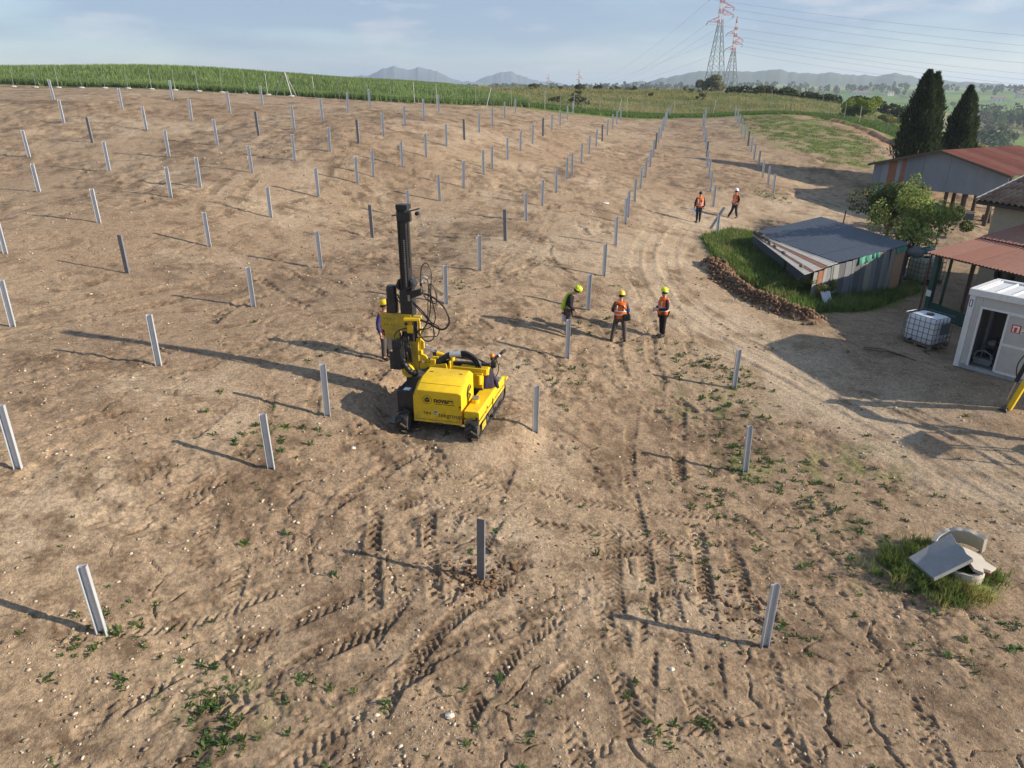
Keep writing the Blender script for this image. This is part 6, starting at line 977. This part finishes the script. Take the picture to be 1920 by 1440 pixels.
b3, P3 = person('person in lime helmet and orange vest facing left, hands held together in front', 5.38, 24.3, rad(-72), dict(elL=(-.26, .0, 1.12), wrL=(-.10, -.26, 1.10), elR=(.26, .0, 1.12), wrR=(.10, -.28, 1.08), knL=(-.08, 0, .5), knR=(.08, 0, .5), ankL=(-.08, .03, .1), ankR=(.08, .02, .1), toeL=(-.10, -.14, .04), toeR=(.10, -.15, .04)), NAVY, BLACKC, ORANGE, HLIME)
b4, P4 = person('operator with violet sleeve and orange vest standing behind the pile driver mast', -3.70, 19.71, rad(60), dict(elR=(.28, .04, 1.13), wrR=(.27, -.08, .90)), VIOLET, GREYT, ORANGE, HYEL, sleeve=VIOLET)
b5, P5 = person('bareheaded person in orange vest seen from behind, carrying a white helmet', 11.0, 42.5, rad(176), dict(knL=(-.08, 0, .5), knR=(.09, -.02, .5), ankL=(-.07, .04, .1), ankR=(.09, 0, .1), toeL=(-.09, -.12, .04), toeR=(.12, -.15, .04)), WINE, JEAN, ORANGE, None, True)
b6, P6 = person('person in white helmet and orange vest with hand on hip, standing by the leaning post', 13.95, 45.3, rad(-70), dict(elL=(-.36, .14, 1.18), wrL=(-.18, .02, 1.02), elR=(.27, .06, 1.14), wrR=(.24, -.1, .98), hiL=(-.1, 0, .9), knL=(-.12, -.10, .5), ankL=(-.14, -.34, .1), toeL=(-.16, -.50, .05), knR=(.11, .02, .5), ankR=(.12, .12, .1), toeR=(.14, -.04, .04)), BLACKC, JEAN, ORANGE, HWHT)
def held(b, P, k, dz=0, off=(0, 0, 0)): return tuple(np.array(b.location) + rotz(b.rotation_euler.z) @ (P[k] + np.array(off)) + (0, 0, dz))
m = MB(); m.tube([(0, 0, -.42), (0, 0, -.14)], [.105, .125], 14); o = m.build('bucket', mat('bucket_pale', (.55, .58, .62), .5), smooth=40, loc=held(b1, P1, 'wrR', .0, (.03, .06, -.02))); MB().tube([(-.125, 0, -.16), (-.09, 0, -.04), (0, 0, .0), (.09, 0, -.04), (.125, 0, -.16)], .008, 5).build('bail', BLACKC, o); MB().cyl((0, 0, -.145), (0, 0, -.12), .127, n=14).build('rim', mat('bucket_rim', (.16, .03, .03), .6), o, smooth=40); tag(o, 'pale bucket with dark red rim hanging from the hand of the person looking down', 'bucket')
m = MB(); m.box((0, 0, 0), (.28, .13, .22)); o = m.build('shoulder_bag', mat('bag_black', (.02, .02, .022), .7, 0, (.05, .05, .05), 9, .5), bevel=.04, loc=held(b2, P2, 'pel', .03, (-.22, .20, 0)), rot=(0, .2, rad(170)), seg=3); MB().box((0, -.06, .05), (.25, .05, .13)).build('bag_flap', mat('bag_grey', (.14, .145, .16), .7), o, bevel=.02); MB().tube([(-.1, .02, .12), (.05, .08, .42), (.24, .02, .52), (.32, -.14, .40)], .02, 6).build('bag_strap', BLACKC, o); tag(o, 'black and grey shoulder bag on the hip of the blue-sleeved person', 'bag')
m = MB(); m.box((0, 0, 0), (.14, .10, .05)); o = m.build('tablet', mat('tablet_dark', (.03, .03, .035), .4), loc=held(b2, P2, 'wrR', -.02, (-.17, -.12, 0)), bevel=.01); tag(o, 'small dark device in front of the blue-sleeved person', 'device')
m = MB(); m.tube([(0, 0, 0), (0, 0, .05), (0, 0, .1)], [.035, .05, .04], 9); o = m.build('glove_bundle', mat('glove_pale', (.5, .5, .5), .8), smooth=60, loc=held(b3, P3, 'wrL', -.05, (.10, -.10, 0)), rot=(.6, .4, 0)); tag(o, 'pale gloves held by the person in the lime helmet facing left', 'gloves')
hm2 = MB(); hm2.rings([[(rx_ * math.cos(a), ry_ * math.sin(a), z_) for a in np.linspace(0, 2 * math.pi, 19)[:-1]] for rx_, ry_, z_ in ((.135, .155, 0), (.125, .145, .02), (.12, .14, .06), (.10, .12, .11), (.05, .06, .14), (.01, .01, .146))]); o = hm2.build('helmet', HWHT, smooth=60, loc=held(b5, P5, 'wrR', -.22, (.04, 0, 0)), rot=(1.35, .2, .3)); tag(o, 'white helmet dangling from the hand of the bareheaded person', 'helmet')
# ------------------------------------------------------------------ broken concrete well rings
CPALE = mat('ring_concrete_pale', (.56, .50, .42), .9, 0, (.46, .41, .35), 6, .6, .35, 40); CGREY = mat('slab_concrete_grey', (.33, .33, .34), .9, 0, (.24, .235, .22), 4, .8, .35, 40); zr_ = hz(9.3, 12.7)
def arcshell(m, c, r_, t_, h, a0, a1, n=16, jag=0.):
    q = np.random.default_rng(3); lo_ = []; 
    for i in range(n + 1):
        a = rad(a0 + (a1 - a0) * i / n); hh = h * (1 - jag * q.random()); ca, sa = math.cos(a), math.sin(a); lo_.append([(c[0] + r_ * ca, c[1] + r_ * sa, c[2]), (c[0] + (r_ - t_) * ca, c[1] + (r_ - t_) * sa, c[2]), (c[0] + (r_ - t_) * ca, c[1] + (r_ - t_) * sa, c[2] + hh), (c[0] + r_ * ca, c[1] + r_ * sa, c[2] + hh)])
    m.rings(lo_); return m
m = MB(); arcshell(m, (0, 0, 0), .42, .07, .62, 0, 360, 24, .06); o = m.build('concrete_ring', CPALE, smooth=35, loc=(9.70, 12.62, zr_ - .27)); tag(o, 'upright pale concrete ring half hidden under the broken lids', 'concrete ring')
m = MB(); arcshell(m, (0, 0, 0), .62, .09, .46, 25, 150, 14, .12); o = m.build('ring_fragment', CPALE, smooth=35, loc=(10.0, 13.10, zr_ + .02), rot=(rad(18), rad(-12), rad(-12))); tag(o, 'curved pale ring fragment lying behind the grey slab', 'concrete ring')
sl_ = [(8.60, 12.80, -1.40), (9.68, 13.22, -1.06), (9.60, 12.27, -1.04), (8.78, 12.12, -1.42)]; c0 = np.mean(sl_, 0); m = MB(); jag = []
for k in range(4):
    p, q = np.array(sl_[k]), np.array(sl_[(k + 1) % 4]); n_ = 5 if k == 1 else 2
    for t in np.linspace(0, 1, n_, endpoint=False): jag.append(p + (q - p) * t - c0 + (np.array((-.05, 0, -.02)) * (k == 1 and 0 < t) * rng.random()))
m.prism(jag, (.02, -.02, -.075)); o = m.build('concrete_slab', CGREY, bevel=.008, loc=tuple(c0)); tag(o, 'grey rectangular concrete slab tilted over the broken rings', 'concrete slab')
pl = [(-.30, .42), (-.12, .46), (.10, .34), (.26, .12), (.22, -.06), (.32, -.26), (.10, -.36), (-.02, -.28), (-.12, -.42), (-.26, -.30), (-.18, .0)]
m = MB(); m.prism([(a, b, 0) for a, b in pl], (0, 0, -.07)); o = m.build('broken_lid', CPALE, bevel=.006, loc=(9.92, 12.62, zr_ + .45), rot=(rad(6), rad(7), rad(8))); tag(o, 'pale broken flat lid lying right of the grey slab', 'concrete lid')
m = MB(); m.box((0, 0, 0), (.3, .1, .08)); o = m.build('brick_fragment', mat('brick_red', (.25, .09, .055), .9), loc=(10.16, 12.50, zr_ + .22), rot=(.3, .2, 1.2), bevel=.01); tag(o, 'reddish brick fragment under the right edge of the pale lid', 'brick')
# ------------------------------------------------------------------ mini excavator at the right edge
ex = thing('mini_excavator', 'yellow mini excavator whose arm and bucket reach in from the right edge', 'excavator', (17.45, 17.5, hz(17.45, 17.5)), math.atan2(20.25 - 17.5, 15.4 - 17.45))
def eb(n, c, d, m_, bev=.02, R=None): return MB().box(c, d, R).build(n, m_, ex, bevel=bev)
for s_ in (-1, 1):
    m = MB(); r_, L = .22, .65; rg = []
    for k in range(28):
        s2 = k / 28 * (4 * L + 2 * math.pi * r_)
        if s2 < 2 * L: p = (-L + s2, 0)
        elif s2 < 2 * L + math.pi * r_: a = (s2 - 2 * L) / r_; p = (L + r_ * math.sin(a), r_ - r_ * math.cos(a))
        elif s2 < 4 * L + math.pi * r_: p = (L - (s2 - 2 * L - math.pi * r_), 2 * r_)
        else: a = (s2 - 4 * L - math.pi * r_) / r_; p = (-L - r_ * math.sin(a), r_ + r_ * math.cos(a))
        rg.append(p)
    m.prism([(a, s_ * .45 - .14, b) for a, b in rg], (0, .28, 0)); m.build('crawler_track', RUB, ex)
eb('undercarriage', (0, 0, .34), (1.0, .7, .2), DUSTK); eb('house', (-.25, 0, .80), (1.2, 1.0, .6), YEL, .08); eb('seat', (-.05, .0, 1.2), (.45, .45, .25), BLK, .05); eb('canopy_roof', (-.15, 0, 2.3), (1.2, 1.0, .06), BLK, .03)
for a, b in ((.4, .45), (.4, -.45), (-.7, .45), (-.7, -.45)): MB().cyl((a, b, 1.0), (a, b, 2.3), .03, n=8).build('canopy_pillar', BLK, ex)
eb('boom_base', (.62, 0, .72), (.3, .22, .4), YEL); MB().tube([(.7, 0, .85), (1.1, 0, 1.75), (1.75, 0, 2.35), (2.95, 0, 2.35)], [.13, .13, .12, .10], 4).build('boom', YEL, ex); MB().bar((2.82, 0, 2.62), (3.30, 0, .42), .14, .22).build('dipper_arm', YEL, ex, bevel=.02); MB().cyl((3.10, 0, 2.5), (3.32, 0, 1.35), .065, n=10).build('bucket_cylinder', BLK, ex, smooth=40); MB().cyl((3.32, 0, 1.35), (3.42, 0, .72), .032, n=8).build('bucket_rod', CHR, ex, smooth=40); MB().cyl((1.0, 0, 1.2), (1.5, 0, 1.8), .05, n=8).build('boom_cylinder', BLK, ex)
MB().tube(spline([(2.9, .1, 2.5), (3.15, .12, 2.45), (3.36, .12, 2.0), (3.34, .1, 1.6), (3.2, .1, 1.45)], 20), .018, 6).build('hose', HOSE, ex, smooth=60); MB().bar((3.22, 0, .8), (3.34, 0, .40), .16, .06).build('bucket_link', BLK, ex)
bk_ = [(3.30, .5), (3.50, .42), (3.56, .25), (3.50, .08), (3.30, .0), (3.08, .02), (3.10, .06), (3.28, .06), (3.44, .14), (3.48, .26), (3.42, .36), (3.28, .42)]; MB().prism([(a, -.28, b) for a, b in bk_], (0, .56, 0)).build('bucket', DUSTK, ex)
for s_ in (-.27, .27): MB().prism([(a, s_ - .01, b) for a, b in [(3.30, .5), (3.50, .42), (3.56, .25), (3.50, .08), (3.30, .0), (3.08, .02)]], (0, .02, 0)).build('bucket_side', DUSTK, ex)
for k in range(4): MB().box((3.02, -.21 + k * .14, .03), (.12, .04, .03)).build('bucket_tooth', STEEL, ex)
# ------------------------------------------------------------------ loose stones, clods and weeds
def lumps(name, label, xy, size, flat, cols, material, sink=.3):
    n = len(xy); t = (1 + 5 ** .5) / 2; oc = np.array([(-1, t, 0), (1, t, 0), (-1, -t, 0), (1, -t, 0), (0, -1, t), (0, 1, t), (0, -1, -t), (0, 1, -t), (t, 0, -1), (t, 0, 1), (-t, 0, -1), (-t, 0, 1)]) / 1.9; fc = np.array([(0, 11, 5), (0, 5, 1), (0, 1, 7), (0, 7, 10), (0, 10, 11), (1, 5, 9), (5, 11, 4), (11, 10, 2), (10, 7, 6), (7, 1, 8), (3, 9, 4), (3, 4, 2), (3, 2, 6), (3, 6, 8), (3, 8, 9), (4, 9, 5), (2, 4, 11), (6, 2, 10), (8, 6, 7), (9, 8, 1)])
    v = oc[None] * rng.uniform(.65, 1.25, (n, 12, 1)); a = rng.uniform(0, 6.28, n); c, s_ = np.cos(a)[:, None], np.sin(a)[:, None]; sx = size * rng.uniform(.8, 1.5, n); sy = size * rng.uniform(.6, 1.1, n); sz = size * flat
    X_ = v[..., 0] * sx[:, None]; Y_ = v[..., 1] * sy[:, None]; P = np.stack([X_ * c - Y_ * s_, X_ * s_ + Y_ * c, v[..., 2] * sz[:, None]], -1); z = GZ(xy[:, 0], xy[:, 1]); P += np.stack([xy[:, 0], xy[:, 1], z + sz * (1 - sink * 2) * .8], -1)[:, None]
    f = (np.arange(n)[:, None, None] * 12 + fc[None]).reshape(-1, 3); tag(link(name, npmesh(name, P.reshape(-1, 3), f, material, tint=np.repeat(cols, 12, 0))), label, None, None, 'stuff')
_gv = np.empty(len(GROUND.data.vertices) * 3, np.float32); GROUND.data.vertices.foreach_get('co', _gv); _gv = _gv.reshape(-1, 3)
_rs = np.hypot(_gv[::NT, 0], _gv[::NT, 1])
def GZ(x, y):
    """height of the finished earth surface (nearest vertex of the polar sheet)"""
    r_ = np.hypot(x, y); i = np.clip(np.searchsorted(_rs, r_), 0, len(_rs) - 1); th = np.degrees(np.arctan2(x, y)); j = np.clip(np.round((th + 51) / 102 * (NF - 1)).astype(int), 0, NF - 1); return _gv[i * NT + j, 2]
def polar(n, r0, r1, a0=-49, a1=49, p=1.6):
    u = rng.random(n); r_ = r0 * (r1 / r0) ** (u ** (1 / p)) if p else rng.uniform(r0, r1, n); a = np.radians(rng.uniform(a0, a1, n)); q = np.c_[r_ * np.sin(a), r_ * np.cos(a)]; return q[inpoly(q[:, 0], q[:, 1], DIRT)]
LUMP = mat('earth_lump', (1, 1, 1), .95, tint=True, spec=.1)
q = polar(16000, 5, 45, p=1.2); q = q[fbm(q[:, 0] / 1.1, q[:, 1] / 1.1, 501, 3) > .46]; lumps('pale_stones', 'small pale stones strewn over the bare earth', q, (.007 + .026 * rng.random(len(q)) ** 5) * (1 + np.hypot(q[:, 0], q[:, 1]) / 60), .6, rgb_jit((.46, .38, .29), len(q), .25, .05), LUMP)
q = polar(13000, 5, 45, p=1.1); q = q[fbm(q[:, 0] / 1.6, q[:, 1] / 1.6, 505, 4) > .55]; lumps('earth_clods', 'clods of earth lying over the bare field', q, (.008 + .030 * rng.random(len(q)) ** 4) * (1 + np.hypot(q[:, 0], q[:, 1]) / 60), .6, rgb_jit((.21, .155, .107), len(q), .35, .04), LUMP)
pl_ = smooth_line(PILE, .03); q = pl_[rng.integers(0, len(pl_), 2600)] + rng.normal(0, .30, (2600, 2)); lumps('spoil_clods', 'dark clods of the spoil ridge beside the shed bank', q, .03 + .075 * rng.random(len(q)) ** 2, .9, rgb_jit((.17, .105, .065), len(q), .35, .05), LUMP, .2)
q = np.vstack([np.array((ROWS[2][1][0], ROWS[2][1][1])) + rng.normal(0, .35, (140, 2)), np.array((-1.0, 11.2)) + rng.normal(0, .5, (120, 2)), np.array((4.4, 11)) + rng.normal(0, .5, (120, 2))]); lumps('turned_clods', 'dark turned clods round the nearest post feet', q, .015 + .045 * rng.random(len(q)) ** 2, .8, rgb_jit((.15, .09, .055), len(q), .3, .05), LUMP)
def weeds(name, label, xy, size, per, cols):
    n = len(xy); m = n * per; c = np.repeat(np.c_[xy, GZ(xy[:, 0], xy[:, 1])], per, 0); a = rng.uniform(0, 6.28, m); el = rng.uniform(.15, 1.15, m); L = np.repeat(size, per) * rng.uniform(.5, 1.2, m); d = np.c_[np.cos(a) * np.cos(el), np.sin(a) * np.cos(el), np.sin(el)]; w = np.c_[-np.sin(a), np.cos(a), np.zeros(m)] * (L * .16)[:, None]; st = c + rng.normal(0, 1, (m, 3)) * [1, 1, 0] * (np.repeat(size, per) * .25)[:, None]; mid = st + d * (L * .55)[:, None]; tip = st + d * L[:, None] - np.c_[np.zeros((m, 2)), L * .18]
    v = np.stack([st - w * .3, st + w * .3, mid + w, mid - w, tip], 1).reshape(-1, 3); i = np.arange(m)[:, None] * 5; f = np.concatenate([i + [0, 1, 2], i + [0, 2, 3], i + [3, 2, 4]], 0); cc = np.repeat(cols, per, 0) * (1 + rng.uniform(-.25, .25, (m, 1)))
    tag(link(name, npmesh(name, v, f, LEAFM, tint=np.repeat(cc, 5, 0))), label, None, None, 'stuff')
CL = [(-4.6, 8.05, 14, .25), (-4.2, 7.5, 20, .32), (-4.5, 7.8, 10, .6), (-6.1, 9.0, 7, .35), (-6.9, 8.5, 8, .35), (-6.6, 9.1, 6, .25), (-5.2, 9.0, 7, .4), (-3.4, 8.2, 6, .5), (-2.4, 8.6, 5, .6), (6.4, 22.6, 40, .7), (7.4, 21.9, 24, .4), (6.5, 20.2, 45, .9), (6.6, 17.6, 36, .5), (6.3, 16.3, 22, .4), (4.7, 15.2, 20, .5), (7.7, 15.4, 24, .5), (9, 16.4, 30, 1.2), (8.2, 13.6, 26, .9), (7.6, 12.4, 18, .8), (5.6, 13.4, 16, .8), (3.8, 12.4, 14, .8), (-5.4, 15.2, 14, .7), (-6.3, 14.2, 12, .8), (1.4, 20.6, 20, .6), (3.2, 24.6, 16, .7), (-1.6, 26.3, 10, .5), (-6, 19.5, 10, 1.0), (18.7, 52.8, 50, .8), (.2, 7.2, 4, .3), (2.2, 8.4, 4, .5), (-.6, 8.6, 4, .4), (8.6, 10.8, 14, .8), (10.2, 10.8, 14, .6), (5.2, 10.6, 8, .5)]
q = np.vstack([np.array((x_, y_)) + rng.normal(0, s_, (int(n_ * 1.5), 2)) for x_, y_, n_, s_ in CL] + [polar(90, 5.5, 20, p=1), polar(90, 8, 34, 5, 45, p=0)]); d_ = np.hypot(q[:, 0], q[:, 1]); sz_ = (.05 + .10 * rng.random(len(q)) ** 1.6) * np.where(d_ > 12, 1.1, 1); weeds('weeds', 'small green weeds sprouting from the bare earth', q, sz_, 12, rgb_jit((.075, .125, .035), len(q), .3, .15))
# rag and a few single stones that catch the eye
for k, (x_, y_, s_, lb) in enumerate(((-.95, 8.05, .085, 'largest white stone near the bottom centre of the field'), (-2.05, 8.0, .05, 'white stone left of the largest one near the bottom'), (-3.75, 14.9, .07, 'white stone on the earth left of the pile driver shadow'), (2.72, 9.3, .06, 'white stone in the wheel rut near the bottom right post'))):
    m = MB(); rock(m, (0, 0, 0), (s_, s_ * .7, s_ * .5), k + 20); o = m.build('white_stone', mat('white_stone', (.62, .58, .50), .9), smooth=50, loc=(x_, y_, float(GZ(np.array([x_]), np.array([y_]))[0]) + s_ * .15)); tag(o, lb, 'stone')
m = MB(); m.ball((0, 0, .03), (.22, .12, .05), 9, 4, -.6, .9); o = m.build('white_rag', mat('rag_white', (.75, .75, .76), .8), smooth=40, loc=(5.42, 42.1, hz(5.42, 42.1))); tag(o, 'white rag lying on the earth between the post rows', 'rag')
